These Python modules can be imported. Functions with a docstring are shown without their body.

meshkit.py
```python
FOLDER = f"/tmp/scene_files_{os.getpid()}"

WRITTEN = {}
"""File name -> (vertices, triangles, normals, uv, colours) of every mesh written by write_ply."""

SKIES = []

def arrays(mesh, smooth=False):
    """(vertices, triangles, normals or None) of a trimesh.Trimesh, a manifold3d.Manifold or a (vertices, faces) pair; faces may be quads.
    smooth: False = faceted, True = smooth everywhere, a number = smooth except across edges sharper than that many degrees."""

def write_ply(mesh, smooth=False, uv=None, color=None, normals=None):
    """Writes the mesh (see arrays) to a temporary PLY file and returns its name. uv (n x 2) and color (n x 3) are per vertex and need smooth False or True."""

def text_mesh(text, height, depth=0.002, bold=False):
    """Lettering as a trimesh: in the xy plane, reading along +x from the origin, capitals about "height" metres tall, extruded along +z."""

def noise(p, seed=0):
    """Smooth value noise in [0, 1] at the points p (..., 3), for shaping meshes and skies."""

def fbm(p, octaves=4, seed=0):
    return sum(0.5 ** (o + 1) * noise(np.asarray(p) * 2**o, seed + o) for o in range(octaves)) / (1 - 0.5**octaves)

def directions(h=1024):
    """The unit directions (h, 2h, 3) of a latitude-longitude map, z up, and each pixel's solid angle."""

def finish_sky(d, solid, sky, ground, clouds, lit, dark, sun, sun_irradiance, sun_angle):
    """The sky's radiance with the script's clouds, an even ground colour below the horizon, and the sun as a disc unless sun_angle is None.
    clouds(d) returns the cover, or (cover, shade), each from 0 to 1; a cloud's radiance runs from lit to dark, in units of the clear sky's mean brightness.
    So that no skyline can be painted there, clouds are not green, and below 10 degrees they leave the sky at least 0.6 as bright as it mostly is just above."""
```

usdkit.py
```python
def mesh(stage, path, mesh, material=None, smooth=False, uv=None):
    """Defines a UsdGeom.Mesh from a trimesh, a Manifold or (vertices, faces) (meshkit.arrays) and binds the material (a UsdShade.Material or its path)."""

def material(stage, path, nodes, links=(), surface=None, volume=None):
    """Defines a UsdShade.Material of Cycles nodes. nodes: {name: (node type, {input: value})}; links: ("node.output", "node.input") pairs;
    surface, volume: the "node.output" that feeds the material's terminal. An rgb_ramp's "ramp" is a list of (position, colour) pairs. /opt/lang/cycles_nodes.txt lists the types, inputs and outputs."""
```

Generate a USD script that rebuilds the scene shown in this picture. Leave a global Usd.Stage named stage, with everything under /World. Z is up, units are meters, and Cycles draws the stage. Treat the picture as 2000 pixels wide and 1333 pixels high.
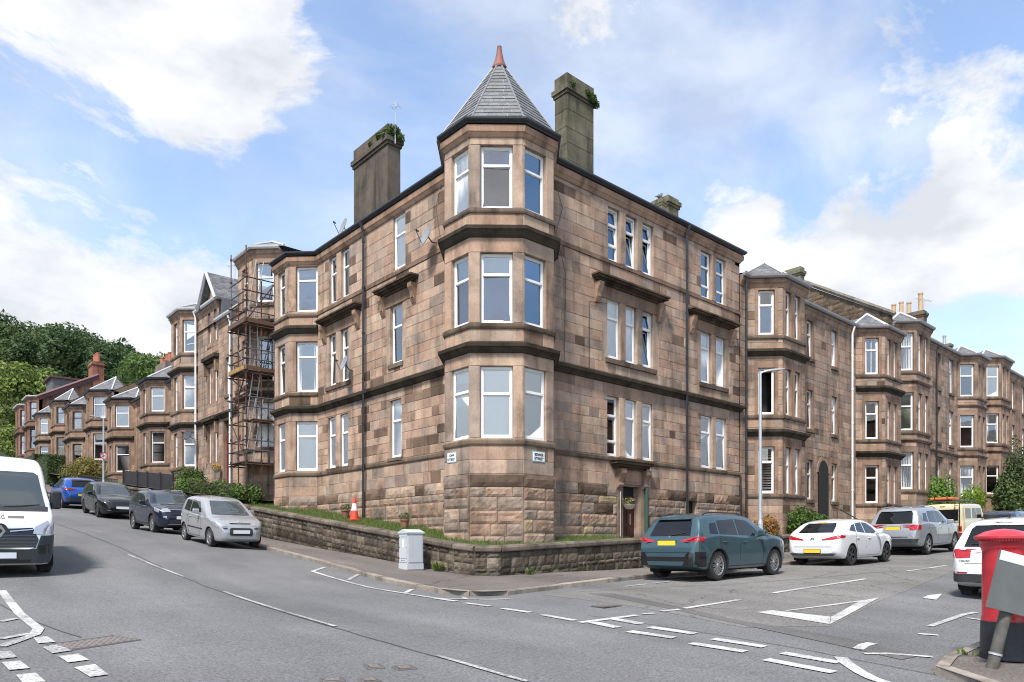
import math, random
import numpy as np
from pxr import Usd, UsdGeom, UsdLux, UsdShade, Gf, Sdf, Vt
import usdkit, meshkit, trimesh, manifold3d
from shapely.geometry import Polygon, box as sbox, Point
from shapely import contains_xy
from scipy.spatial import Delaunay
from scipy.interpolate import RBFInterpolator

# ---------------------------------------------------------------- camera, sky, sun, exposure
EXPOSURE, SKY, SUN_I, SUN_ANGLE = 1.58, 0.105, 0.55, 9.0
CLOUD_LIT, CLOUD_DARK = (3.55, 3.57, 3.62), (2.45, 2.55, 2.75)
CLOUDS = [(110, 20, 16, .17), (470, 50, 10, .16), (170, 620, 12, .19), (230, 350, 9, -.12), (1430, 440, 5, .12), (1900, 30, 8, .17), (1940, 380, 6, .10), (1850, 640, 13, .18), (1430, 430, 4, .12), (1620, 330, 9, -.06), (1600, 600, 10, .12), (840, 170, 12, -.2), (1350, 330, 14, -.2), (500, 350, 8, -.06)]
CLEAR = [((.84, -.50, .24), 42, -.5)]
GROUND_POINTS = [(-2.9,-2.6,.60),(4.4,-3.8,.74),(-3.6,1.75,.98),(-4.2,7.4,1.50),(-4.2,13,1.98), (.6,-5.7,.74),(6.6,-6.3,.95),(9.4,-6.4,.97),(15,-6,1.24),(3,-11.5,.53),(-3.9,-13.9,.12),(-5.6,6.3,1.53),(-6,11.5,2.05),(-6,20,2.85),(-6,26,3.45),(-5.7,42,5.0), (-11.7,2.5,1.03),(-14.2,-16.6,-.03),(-9,-9,.33),(-15,-6,.45),(-13,12,1.9),(-13,30,3.8),(-4.5,60,7.0),(-5,80,9.2),(-5,100,12.),(-13,60,7.),(-13,100,12.), (30,-6,1.8),(60,-6,3.0),(30,-14,1.4),(60,-14,2.6),(5,-22,-.1),(-5,-30,-1),(-25,-20,-.4),(-30,0,.8),(-30,30,3.8),(-30,60,7),(-30,100,12),(30,-40,.3),(60,-40,1.5),(-20,-45,-2),(90,-10,4.2),(15,-4,1.25),(30,-4,1.85),(60,-4,3.05)] 
stage = Usd.Stage.CreateInMemory()
UsdGeom.SetStageUpAxis(stage, 'Z')
UsdGeom.SetStageMetersPerUnit(stage, 1.0)
UsdGeom.Xform.Define(stage, '/World')
UsdGeom.Scope.Define(stage, '/World/Looks')
CAM_U, CAM_V, CAM_Z, YAW = -14.237, -16.583, 1.6, 0.7249
cam = UsdGeom.Camera.Define(stage, '/World/camera')
cam.CreateHorizontalApertureAttr(36.0)
cam.CreateVerticalApertureAttr(24.0)
cam.CreateFocalLengthAttr(25.38)
cam.CreateVerticalApertureOffsetAttr(7.19)
cam.CreateClippingRangeAttr(Gf.Vec2f(0.1, 5000))
cam.AddTranslateOp().Set(Gf.Vec3d(CAM_U, CAM_V, CAM_Z))
cam.AddRotateXYZOp().Set(Gf.Vec3f(90, 0, -math.degrees(YAW)))
cam.CreateExposureAttr(EXPOSURE)
CAMP = np.array([CAM_U, CAM_V, CAM_Z])

SUN_AZ, SUN_EL = math.radians(244), math.radians(56)       # azimuth: atan2(x, y) of the direction to the sun
def view_dir(x, y):                                         # direction of a point of the sky, for placing the clouds seen from the street
    rx = (x - 1000) / 1410.0
    d = np.array([rx * math.cos(YAW) + math.sin(YAW), -rx * math.sin(YAW) + math.cos(YAW), (1066 - y) / 1410.0])
    return d / np.linalg.norm(d)
def sky_material():
    n = {'tc': ('texture_coordinate', {}),
         'sky': ('sky_texture', {'sky_type': 'single_scattering', 'sun_disc': False, 'sun_elevation': SUN_EL, 'sun_rotation': SUN_AZ, 'air_density': 1.0, 'aerosol_density': 1.0, 'ozone_density': 1.3}),
         'map': ('mapping', {'mapping_type': 'point', 'scale': (1, 1, 1.9), 'location': (3.1, 0.4, 0.2)}),
         'n1': ('noise_texture', {'scale': 2.6, 'detail': 10, 'roughness': 0.62, 'distortion': 0.3}),
         'n2': ('noise_texture', {'scale': 6.5, 'detail': 6, 'roughness': 0.55}),
         'mapw': ('mapping', {'mapping_type': 'point', 'rotation': (0.3, 0.5, 0.9), 'scale': (0.8, 2.2, 2.4)}),
         'n3': ('noise_texture', {'scale': 1.7, 'detail': 7, 'roughness': 0.58, 'distortion': 0.6}),
         }
    l = [('tc.generated', 'map.vector'), ('map.vector', 'n1.vector'), ('map.vector', 'n2.vector'), ('tc.generated', 'mapw.vector'), ('mapw.vector', 'n3.vector')]
    n['n1s'] = ('math', {'math_type': 'multiply_add', 'value2': 1.8, 'value3': -.41}); l.append(('n1.fac', 'n1s.value1'))
    acc = 'n1s.value'
    for i, (d, sharp, amp) in enumerate([(view_dir(px, py), s_, a_) for px, py, s_, a_ in CLOUDS] + [(np.array(d_) / np.linalg.norm(d_), s_, a_) for d_, s_, a_ in CLEAR]):
        n[f'd{i}'] = ('vector_math', {'math_type': 'dot_product', 'vector2': tuple(d)})
        n[f'm{i}'] = ('map_range', {'range_type': 'smoothstep', 'from_min': math.cos(math.radians(sharp)), 'from_max': 1.0, 'to_min': 0.0, 'to_max': amp, 'clamp': True})
        n[f'a{i}'] = ('math', {'math_type': 'add'})
        l += [('tc.generated', f'd{i}.vector1'), (f'd{i}.value', f'm{i}.value'), (f'm{i}.result', f'a{i}.value2'), (acc, f'a{i}.value1')]
        acc = f'a{i}.value'
    n['thick'] = ('rgb_ramp', {'ramp': [(0.0, (0, 0, 0)), (0.53, (0, 0, 0)), (0.575, (.38, .38, .38)), (0.66, (0.97, 0.97, 0.97)), (1.0, (1, 1, 1))]})
    n['veil'] = ('rgb_ramp', {'ramp': [(0.0, (.05, .05, .05)), (0.42, (.10, .10, .10)), (0.62, (.50, .50, .50)), (1.0, (.7, .7, .7))]})
    nb = np.cross(view_dir(1120, 20), view_dir(1900, 305)); nb /= np.linalg.norm(nb)          # the long thin streak of cloud on the right
    n['bd'] = ('vector_math', {'math_type': 'dot_product', 'vector2': tuple(nb)}); n['ba'] = ('math', {'math_type': 'absolute'}); n['bm'] = ('map_range', {'range_type': 'smoothstep', 'from_min': .0, 'from_max': .06, 'to_min': .13, 'to_max': 0, 'clamp': True}); n['bs'] = ('math', {'math_type': 'add'})
    l += [('tc.generated', 'bd.vector1'), ('bd.value', 'ba.value1'), ('ba.value', 'bm.value'), ('bm.result', 'bs.value1'), ('n3.fac', 'bs.value2')]
    n['mx'] = ('math', {'math_type': 'maximum'})
    n['shade'] = ('rgb_ramp', {'ramp': [(0.0, CLOUD_DARK), (0.38, CLOUD_DARK), (0.62, CLOUD_LIT), (1.0, CLOUD_LIT)]})
    n['mix'] = ('mix_color', {'blend_type': 'mix', 'use_clamp': False})
    n['bg'] = ('background_shader', {'strength': SKY})
    n['grade'] = ('hsv', {'saturation': 1.0, 'value': 1.0})
    l += [(acc, 'thick.fac'), ('bs.value', 'veil.fac'), ('thick.color', 'mx.value1'), ('veil.color', 'mx.value2'), ('n2.fac', 'shade.fac'),
          ('mx.value', 'mix.fac'), ('sky.color', 'grade.color'), ('grade.color', 'mix.a'), ('shade.color', 'mix.b'), ('mix.result', 'bg.color')]
    return usdkit.material(stage, '/World/Looks/sky_look', n, l, surface='bg.background')
dome = UsdLux.DomeLight.Define(stage, '/World/sky')
UsdShade.MaterialBindingAPI.Apply(dome.GetPrim()).Bind(sky_material())
sun = UsdLux.DistantLight.Define(stage, '/World/sun')
sun.CreateIntensityAttr(SUN_I)
sun.CreateAngleAttr(SUN_ANGLE)
sun.CreateColorAttr(Gf.Vec3f(1.0, 0.955, 0.89))
UsdLux.LightAPI(sun.GetPrim()).CreateNormalizeAttr(True)
_sd = np.array([math.sin(SUN_AZ) * math.cos(SUN_EL), math.cos(SUN_AZ) * math.cos(SUN_EL), math.sin(SUN_EL)])
sun.AddRotateXYZOp().Set(Gf.Vec3f(math.degrees(math.pi / 2 - SUN_EL), 0, math.degrees(math.pi - SUN_AZ)))

# ---------------------------------------------------------------- naming
rnd = random.Random(7)
def sc(t, k): return tuple(x * k for x in t)
_count = {}
def numbered(parent, name):
    k = _count.get((parent, name), 0)
    _count[(parent, name)] = k + 1
    return f'{parent}/{name}' if k == 0 else f'{parent}/{name}_{k:03d}'
ORIGIN = {}
def meta(path, label=None, cat=None, group=None, kind=None):
    p = stage.GetPrimAtPath(path)
    for k, v in (('label', label), ('category', cat), ('group', group), ('kind', kind)):
        if v:
            p.SetCustomDataByKey(k, v)
def thing(name, label, cat, loc=(0, 0, 0), rotz=None, pitch=None, group=None, kind=None):
    path = numbered('/World', name)
    x = UsdGeom.Xform.Define(stage, path)
    x.AddTranslateOp().Set(Gf.Vec3d(*map(float, loc)))
    if rotz is not None:
        x.AddRotateZOp().Set(math.degrees(rotz))
    if pitch is not None:
        x.AddRotateYOp().Set(math.degrees(pitch))
    ORIGIN[path] = np.zeros(3) if rotz is not None else np.array(loc, float)
    meta(path, label, cat, group, kind)
    return path
def part(parent, name):                                     # an Xform that only holds pieces
    path = numbered(parent, name)
    UsdGeom.Xform.Define(stage, path)
    ORIGIN[path] = ORIGIN[parent]
    return path

# ---------------------------------------------------------------- mesh collector
class M:
    def __init__(self):
        self.v, self.f, self.t, self.n = [], [], [], 0
    def add(self, v, f, tint=(1, 1, 1)):
        v = np.asarray(v, float); f = np.asarray(f, int)
        if f.ndim == 2 and f.shape[1] == 4:
            f = np.vstack([f[:, [0, 1, 2]], f[:, [0, 2, 3]]])
        self.v.append(v); self.f.append(f + self.n); self.t.append(np.broadcast_to(np.asarray(tint, float), (len(v), 3))); self.n += len(v)
        return self
    def tm(self, m, tint=(1, 1, 1)):
        return self.add(np.array(m.vertices), np.array(m.faces), tint)
    def man(self, m, tint=(1, 1, 1)):
        mm = m.to_mesh(); return self.add(mm.vert_properties[:, :3], mm.tri_verts, tint)
    def join(self, o):
        v, f, t = o.get()
        if len(v):
            self.v.append(v); self.f.append(f + self.n); self.t.append(t); self.n += len(v)
        return self
    def get(self):
        if not self.v:
            return np.zeros((0, 3)), np.zeros((0, 3), int), np.zeros((0, 3))
        return np.vstack(self.v), np.vstack(self.f), np.vstack(self.t)
    def box(self, x0, x1, y0, y1, z0, z1, F=None, tint=(1, 1, 1)):
        v = np.array([[x, y, z] for x in (x0, x1) for y in (y0, y1) for z in (z0, z1)], float)
        f = np.array([[0, 1, 3, 2], [4, 6, 7, 5], [0, 4, 5, 1], [2, 3, 7, 6], [0, 2, 6, 4], [1, 5, 7, 3]])
        return self.put(v, f, F, tint)
    def put(self, v, f, F=None, tint=(1, 1, 1)):
        if F is not None:
            v = F.w(v); f = np.asarray(f)[:, ::-1] if F.flip else f
        return self.add(v, f, tint)
    def tube(self, a, b, r, n=8, r2=None, tint=(1, 1, 1), cap=True):
        a, b = np.array(a, float), np.array(b, float); d = b - a; L = np.linalg.norm(d)
        if L < 1e-6: return self
        d /= L; h = np.array([0, 0, 1.0]) if abs(d[2]) < .9 else np.array([1.0, 0, 0])
        x = np.cross(d, h); x /= np.linalg.norm(x); y = np.cross(d, x)
        an = np.arange(n) * 2 * np.pi / n; r2 = r if r2 is None else r2
        ring = np.cos(an)[:, None] * x + np.sin(an)[:, None] * y
        v = np.vstack([a + ring * r, b + ring * r2]); i = np.arange(n); j = (i + 1) % n
        f = np.stack([i, j, j + n, i + n], 1)
        self.add(v, f, tint)
        if cap:
            self.add(np.vstack([a + ring * r, a]), np.stack([j, i, np.full(n, n)], 1), tint)
            self.add(np.vstack([b + ring * r2, b]), np.stack([i, j, np.full(n, n)], 1), tint)
        return self
    def path(self, pts, r, n=6, tint=(1, 1, 1)):
        for a, b in zip(pts[:-1], pts[1:]):
            self.tube(a, b, r, n, tint=tint)
        return self
    def lathe(self, prof, c=(0, 0, 0), n=20, tint=(1, 1, 1), axis='z'):
        prof = np.array(prof, float); an = np.arange(n) * 2 * np.pi / n; k = len(prof)
        v = np.stack([np.outer(np.cos(an), prof[:, 0]), np.outer(np.sin(an), prof[:, 0]), np.tile(prof[:, 1], (n, 1))], -1).reshape(-1, 3)
        i, j = np.meshgrid(np.arange(n), np.arange(k - 1), indexing='ij'); i2 = (i + 1) % n
        f = np.stack([i * k + j, i2 * k + j, i2 * k + j + 1, i * k + j + 1], -1).reshape(-1, 4)
        if axis == 'y': v = v[:, [0, 2, 1]]; f = f[:, ::-1]
        if axis == 'x': v = v[:, [2, 0, 1]]
        return self.add(v + np.array(c, float), f, tint)
    def prism(self, poly, h0, h1, F=None, tint=(1, 1, 1)):   # shapely polygon in (s, z) extruded along d from h0 to h1
        for g_ in getattr(poly, 'geoms', [poly]):
            if g_.is_empty: continue
            m = trimesh.creation.extrude_polygon(g_, h1 - h0, engine='earcut')
            v = np.array(m.vertices); v = np.stack([v[:, 0], v[:, 2] + h0, v[:, 1]], 1)
            self.put(v, np.array(m.faces)[:, ::-1], F, tint)
        return self
def emit(parent, name, m, mat, smooth=False, label=None, kind=None, cat=None, group=None):
    v, f, t = m.get()
    if not len(f): return None
    path = numbered(parent, name)
    o = ORIGIN.get(parent)
    if o is not None: v = v - o
    ORIGIN[path] = o if o is not None else np.zeros(3)
    if smooth is False:
        p = usdkit.mesh(stage, path, (v, f), mat)
        if t.std() > 1e-9 or abs(t.mean() - 1) > 1e-9:
            UsdGeom.PrimvarsAPI(p).CreatePrimvar('tint', Sdf.ValueTypeNames.Color3fArray, 'vertex').Set(Vt.Vec3fArray.FromNumpy(t.astype(np.float32)))
    else:
        if smooth is True:
            p = usdkit.mesh(stage, path, (v, f), mat, smooth=True)
        else:
            tm_ = trimesh.Trimesh(v, f, process=True, merge_norm=True); tm_.update_faces(tm_.nondegenerate_faces()); p = usdkit.mesh(stage, path, tm_, mat, smooth=smooth)
        if t.std() > 1e-9 or abs(t.mean() - 1) > 1e-9:
            c = t.mean(0)
            n_ = len(p.GetPointsAttr().Get())
            t_ = t if n_ == len(t) else np.broadcast_to(c, (n_, 3))
            UsdGeom.PrimvarsAPI(p).CreatePrimvar('tint', Sdf.ValueTypeNames.Color3fArray, 'vertex').Set(Vt.Vec3fArray.FromNumpy(np.ascontiguousarray(t_, dtype=np.float32)))
    meta(path, label, cat, group, kind)
    return path
def solo(name, m, mat, label, cat, smooth=False, group=None, kind=None):
    return emit('/World', name, m, mat, smooth, label, kind, cat, group)

class Face:                                                 # a wall plane seen from the street: A is its left end, s runs to the right, d towards the street
    def __init__(self, A, B):
        self.A, self.B = np.array(A, float), np.array(B, float)
        self.L = np.linalg.norm(self.B - self.A); self.e = (self.B - self.A) / self.L
        self.n = np.array([self.e[1], -self.e[0]]); self.flip = True
    def w(self, p):
        p = np.asarray(p, float)
        q = self.A + p[..., :1] * self.e + p[..., 1:2] * self.n
        return np.concatenate([q, p[..., 2:3]], -1)
    def s(self, u, v):
        return float((np.array([u, v]) - self.A) @ self.e)
def sweep(m, pts, prof, tint=(1, 1, 1), closed=False):
    """A moulding: profile [(d, z)] (from bottom at the wall round to the top) along the plan polyline, street on its right hand."""
    P = np.array(pts, float); k = len(P)
    seg = P[1:] - P[:-1] if not closed else np.roll(P, -1, 0) - P
    seg = seg / np.linalg.norm(seg, axis=1, keepdims=True); nr = np.stack([seg[:, 1], -seg[:, 0]], 1)
    off = []
    for i in range(k):
        if closed: a, b = nr[i - 1], nr[i]
        else: a, b = nr[max(i - 1, 0)], nr[min(i, k - 2)]
        off.append((a + b) / (1 + a @ b))
    off = np.array(off); pr = np.array(prof, float); q = len(pr)
    v = np.concatenate([P[:, None, :] + off[:, None, :] * pr[None, :, :1], np.broadcast_to(pr[None, :, 1:], (k, q, 1))], -1).reshape(-1, 3)
    n_ = k if closed else k - 1
    f = []
    for i in range(n_):
        i2 = (i + 1) % k
        for j in range(q):
            j2 = (j + 1) % q
            f.append([i * q + j, i2 * q + j, i2 * q + j2, i * q + j2])
    m.add(v, np.array(f), tint)
    if not closed:
        t2 = trimesh.creation.triangulate_polygon(Polygon(pr), engine='earcut')
        c = [np.argmin(((pr - x) ** 2).sum(1)) for x in t2[0]]
        for i, fl in ((0, 1), (k - 1, -1)):
            ff = np.array([[i * q + c[a] for a in tri] for tri in t2[1]])
            m.add(v, ff[:, ::fl], tint)
    return m

# ---------------------------------------------------------------- materials
_mats = {}
def plain(name, col, rough=.6, metal=0., var=.12, scale=3., bump=0., bscale=40., coat=0., spec=.5, stretch=(1, 1, 1), use_tint=False):
    if name in _mats: return _mats[name]
    n = {'g': ('geometry', {}), 'mp': ('mapping', {'scale': stretch}), 'n': ('noise_texture', {'scale': scale, 'detail': 5, 'roughness': .6}),
         'r': ('map_range', {'from_min': .25, 'from_max': .75, 'to_min': 1 - var, 'to_max': 1 + var}),
         'c': ('color', {'value': col}), 'x': ('vector_math', {'math_type': 'scale'}),
         'p': ('principled_bsdf', {'roughness': rough, 'metallic': metal, 'coat_weight': coat, 'specular_ior_level': spec})}
    l = [('g.position', 'mp.vector'), ('mp.vector', 'n.vector'), ('n.fac', 'r.value'), ('r.result', 'x.scale'), ('x.vector', 'p.base_color')]
    if use_tint:
        n['a'] = ('attribute', {'attribute': 'tint'}); l += [('a.color', 'x.vector1')]
    else:
        l += [('c.color', 'x.vector1')]
    if bump:
        n['b'] = ('bump', {'strength': bump, 'distance': .02}); n['nb'] = ('noise_texture', {'scale': bscale, 'detail': 4})
        l += [('g.position', 'nb.vector'), ('nb.fac', 'b.height'), ('b.normal', 'p.normal')]
    _mats[name] = usdkit.material(stage, f'/World/Looks/{name}', n, l, surface='p.BSDF')
    return _mats[name]
def stone_mat(name, bump=.35, streak=.35, moss=0., col=None, brick=None):
    n = {'g': ('geometry', {}), 'a': ('attribute', {'attribute': 'tint'}) if col is None else ('color', {'value': col}),
         'n1': ('noise_texture', {'scale': 1.3, 'detail': 8, 'roughness': .65}), 'n2': ('noise_texture', {'scale': 22, 'detail': 6, 'roughness': .7}),
         'mp': ('mapping', {'scale': (2.4, 2.4, .32)}), 'n3': ('noise_texture', {'scale': 1.0, 'detail': 6, 'roughness': .6}),
         'r1': ('map_range', {'from_min': .3, 'from_max': .7, 'to_min': .70, 'to_max': 1.24}), 'r2': ('map_range', {'from_min': .3, 'from_max': .7, 'to_min': .84, 'to_max': 1.16}),
         'r3': ('map_range', {'from_min': .48, 'from_max': .68, 'to_min': 1.0, 'to_max': 1 - streak, 'clamp': True}),
         'n4': ('noise_texture', {'scale': .62, 'detail': 9, 'roughness': .68, 'distortion': .4}), 'r4': ('map_range', {'from_min': .54, 'from_max': .66, 'to_min': 1.0, 'to_max': .60, 'clamp': True}), 'm4': ('math', {'math_type': 'multiply'}),
         'm1': ('math', {'math_type': 'multiply'}), 'm2': ('math', {'math_type': 'multiply'}), 'x': ('vector_math', {'math_type': 'scale'}),
         'p': ('principled_bsdf', {'roughness': .92, 'specular_ior_level': .2}), 'b': ('bump', {'strength': bump, 'distance': .015}), 'nb': ('noise_texture', {'scale': 55, 'detail': 5, 'roughness': .7})}
    l = [('g.position', 'n1.vector'), ('g.position', 'n2.vector'), ('g.position', 'mp.vector'), ('mp.vector', 'n3.vector'), ('n1.fac', 'r1.value'), ('n2.fac', 'r2.value'), ('n3.fac', 'r3.value'),
         ('r1.result', 'm1.value1'), ('r2.result', 'm1.value2'), ('m1.value', 'm2.value1'), ('r3.result', 'm2.value2'), ('g.position', 'n4.vector'), ('n4.fac', 'r4.value'), ('r4.result', 'm4.value1'), ('m2.value', 'm4.value2'), ('m4.value', 'x.scale'), ('g.position', 'nb.vector'), ('nb.fac', 'b.height'), ('b.normal', 'p.normal')]
    src = 'a.color' if col is None else 'a.color'
    if brick:                                               # far walls: joints and block tones from a brick pattern in wall coordinates
        n['sx'] = ('separate_xyz', {}); n['add'] = ('math', {'math_type': 'add'}); n['cx'] = ('combine_xyz', {})
        n['bk'] = ('brick_texture', {'scale': 1.0, 'brick_width': .85, 'row_height': .34, 'mortar_size': .008, 'mortar_smooth': .3, 'bias': 0.0, 'color1': (.78, .76, .74), 'color2': (1.18, 1.15, 1.12), 'mortar': (.72, .72, .72), 'offset': .43})
        n['mm'] = ('mix_color', {'blend_type': 'multiply', 'fac': 1.0})
        l += [('g.position', 'sx.vector'), ('sx.x', 'add.value1'), ('sx.y', 'add.value2'), ('add.value', 'cx.x'), ('sx.z', 'cx.y'), ('cx.vector', 'bk.vector'), ('a.color', 'mm.a'), ('bk.color', 'mm.b')]
        src = 'mm.result'
    if moss:
        n['mo'] = ('mix_color', {'b': (.055, .065, .022)}); n['nm'] = ('noise_texture', {'scale': 4.5, 'detail': 7, 'roughness': .7})
        n['sn'] = ('separate_xyz', {}); n['up'] = ('map_range', {'from_min': -.2, 'from_max': .9, 'to_min': .15, 'to_max': 1.0, 'clamp': True})
        n['rm'] = ('map_range', {'from_min': .45, 'from_max': .62, 'to_min': 0, 'to_max': moss, 'clamp': True}); n['mu'] = ('math', {'math_type': 'multiply'})
        l += [('g.position', 'nm.vector'), ('nm.fac', 'rm.value'), ('g.normal', 'sn.vector'), ('sn.z', 'up.value'), ('rm.result', 'mu.value1'), ('up.result', 'mu.value2'), ('mu.value', 'mo.fac'), (src, 'mo.a')]
        src = 'mo.result'
    l += [(src, 'x.vector1'), ('x.vector', 'p.base_color')]
    return usdkit.material(stage, f'/World/Looks/{name}', n, l, surface='p.BSDF')
S_ASH = stone_mat('ashlar_sandstone', streak=.42)
S_ROCK = stone_mat('rock_faced_sandstone', bump=.8, streak=.35, moss=.35)
S_DARK = stone_mat('sooty_moulded_stone', bump=.6, streak=.6, moss=.75)
S_DRESS = stone_mat('dressed_sandstone', bump=.3, streak=.5)
S_FAR = stone_mat('terrace_sandstone', bump=.3, streak=.45, brick=True)
S_RUB = stone_mat('rubble_stone', bump=1.0, streak=.55, moss=.8)
WHITE = plain('white_window_frame', (.72, .72, .71), .4, var=.06)
BLACKP = plain('black_gutter_paint', (.018, .019, .022), .3, var=.25, scale=9)
BLIND = plain('pale_blind_cloth', (.90, .91, .89), .8, var=.03, scale=.8)
NET = plain('white_net_curtain', (.86, .88, .89), .9, var=.08, scale=2)
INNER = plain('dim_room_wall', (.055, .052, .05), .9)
SLATEM = plain('grey_slate', (.12, .125, .13), .55, use_tint=True, var=.25, scale=9, bump=.3)
LEAD = plain('pale_lead_flashing', (.50, .51, .52), .5, var=.15)
def slate_far(name, c1, c2):
    n = {'g': ('geometry', {}), 'sx': ('separate_xyz', {}), 'add': ('math', {'math_type': 'subtract'}), 'cx': ('combine_xyz', {}),
         'bk': ('brick_texture', {'scale': 1.0, 'brick_width': .3, 'row_height': .11, 'mortar_size': .006, 'color1': c1, 'color2': c2, 'mortar': (.03, .03, .03)}),
         'n': ('noise_texture', {'scale': 2.5, 'detail': 6}), 'r': ('map_range', {'from_min': .3, 'from_max': .7, 'to_min': .7, 'to_max': 1.3}), 'x': ('vector_math', {'math_type': 'scale'}),
         'b': ('bump', {'strength': .6, 'distance': .02}), 'p': ('principled_bsdf', {'roughness': .6})}
    l = [('g.position', 'sx.vector'), ('sx.x', 'add.value1'), ('sx.y', 'add.value2'), ('add.value', 'cx.x'), ('sx.z', 'cx.y'), ('cx.vector', 'bk.vector'), ('bk.color', 'x.vector1'), ('g.position', 'n.vector'), ('n.fac', 'r.value'), ('r.result', 'x.scale'), ('x.vector', 'p.base_color'), ('bk.fac', 'b.height'), ('b.normal', 'p.normal')]
    return usdkit.material(stage, f'/World/Looks/{name}', n, l, surface='p.BSDF')
SLATE_FAR = slate_far('terrace_slates', (.085, .087, .092), (.15, .148, .146))
def glass(name, tint, ior=1.75, rough=0.0, gl=(1, 1, 1)):
    n = {'f': ('fresnel', {'IOR': ior}), 't': ('transparent_bsdf', {'color': tint}), 'gl': ('glossy_bsdf', {'color': gl, 'roughness': rough}), 'm': ('mix_closure', {})}
    return usdkit.material(stage, f'/World/Looks/{name}', n, [('f.fac', 'm.fac'), ('t.BSDF', 'm.closure1'), ('gl.BSDF', 'm.closure2')], surface='m.closure')
PANE = glass('window_glass', (.90, .94, .94), 2.9)
PANE_C = glass('clear_window_glass', (.99, .99, .99), 1.45)
PANE_B = glass('window_glass_double', (.50, .66, .82), 3.6, gl=(.50, .74, 1.0))

# ---------------------------------------------------------------- the lie of the land
GC = np.array(GROUND_POINTS)
_rbf = RBFInterpolator(GC[:, :2], GC[:, 2], kernel='thin_plate_spline', smoothing=.6, degree=1)
def g(u, v):
    u, v = np.broadcast_arrays(np.asarray(u, float), np.asarray(v, float))
    z = _rbf(np.stack([u.ravel(), v.ravel()], 1)).reshape(u.shape)
    return z
def g1(u, v): return float(g(u, v))
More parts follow.
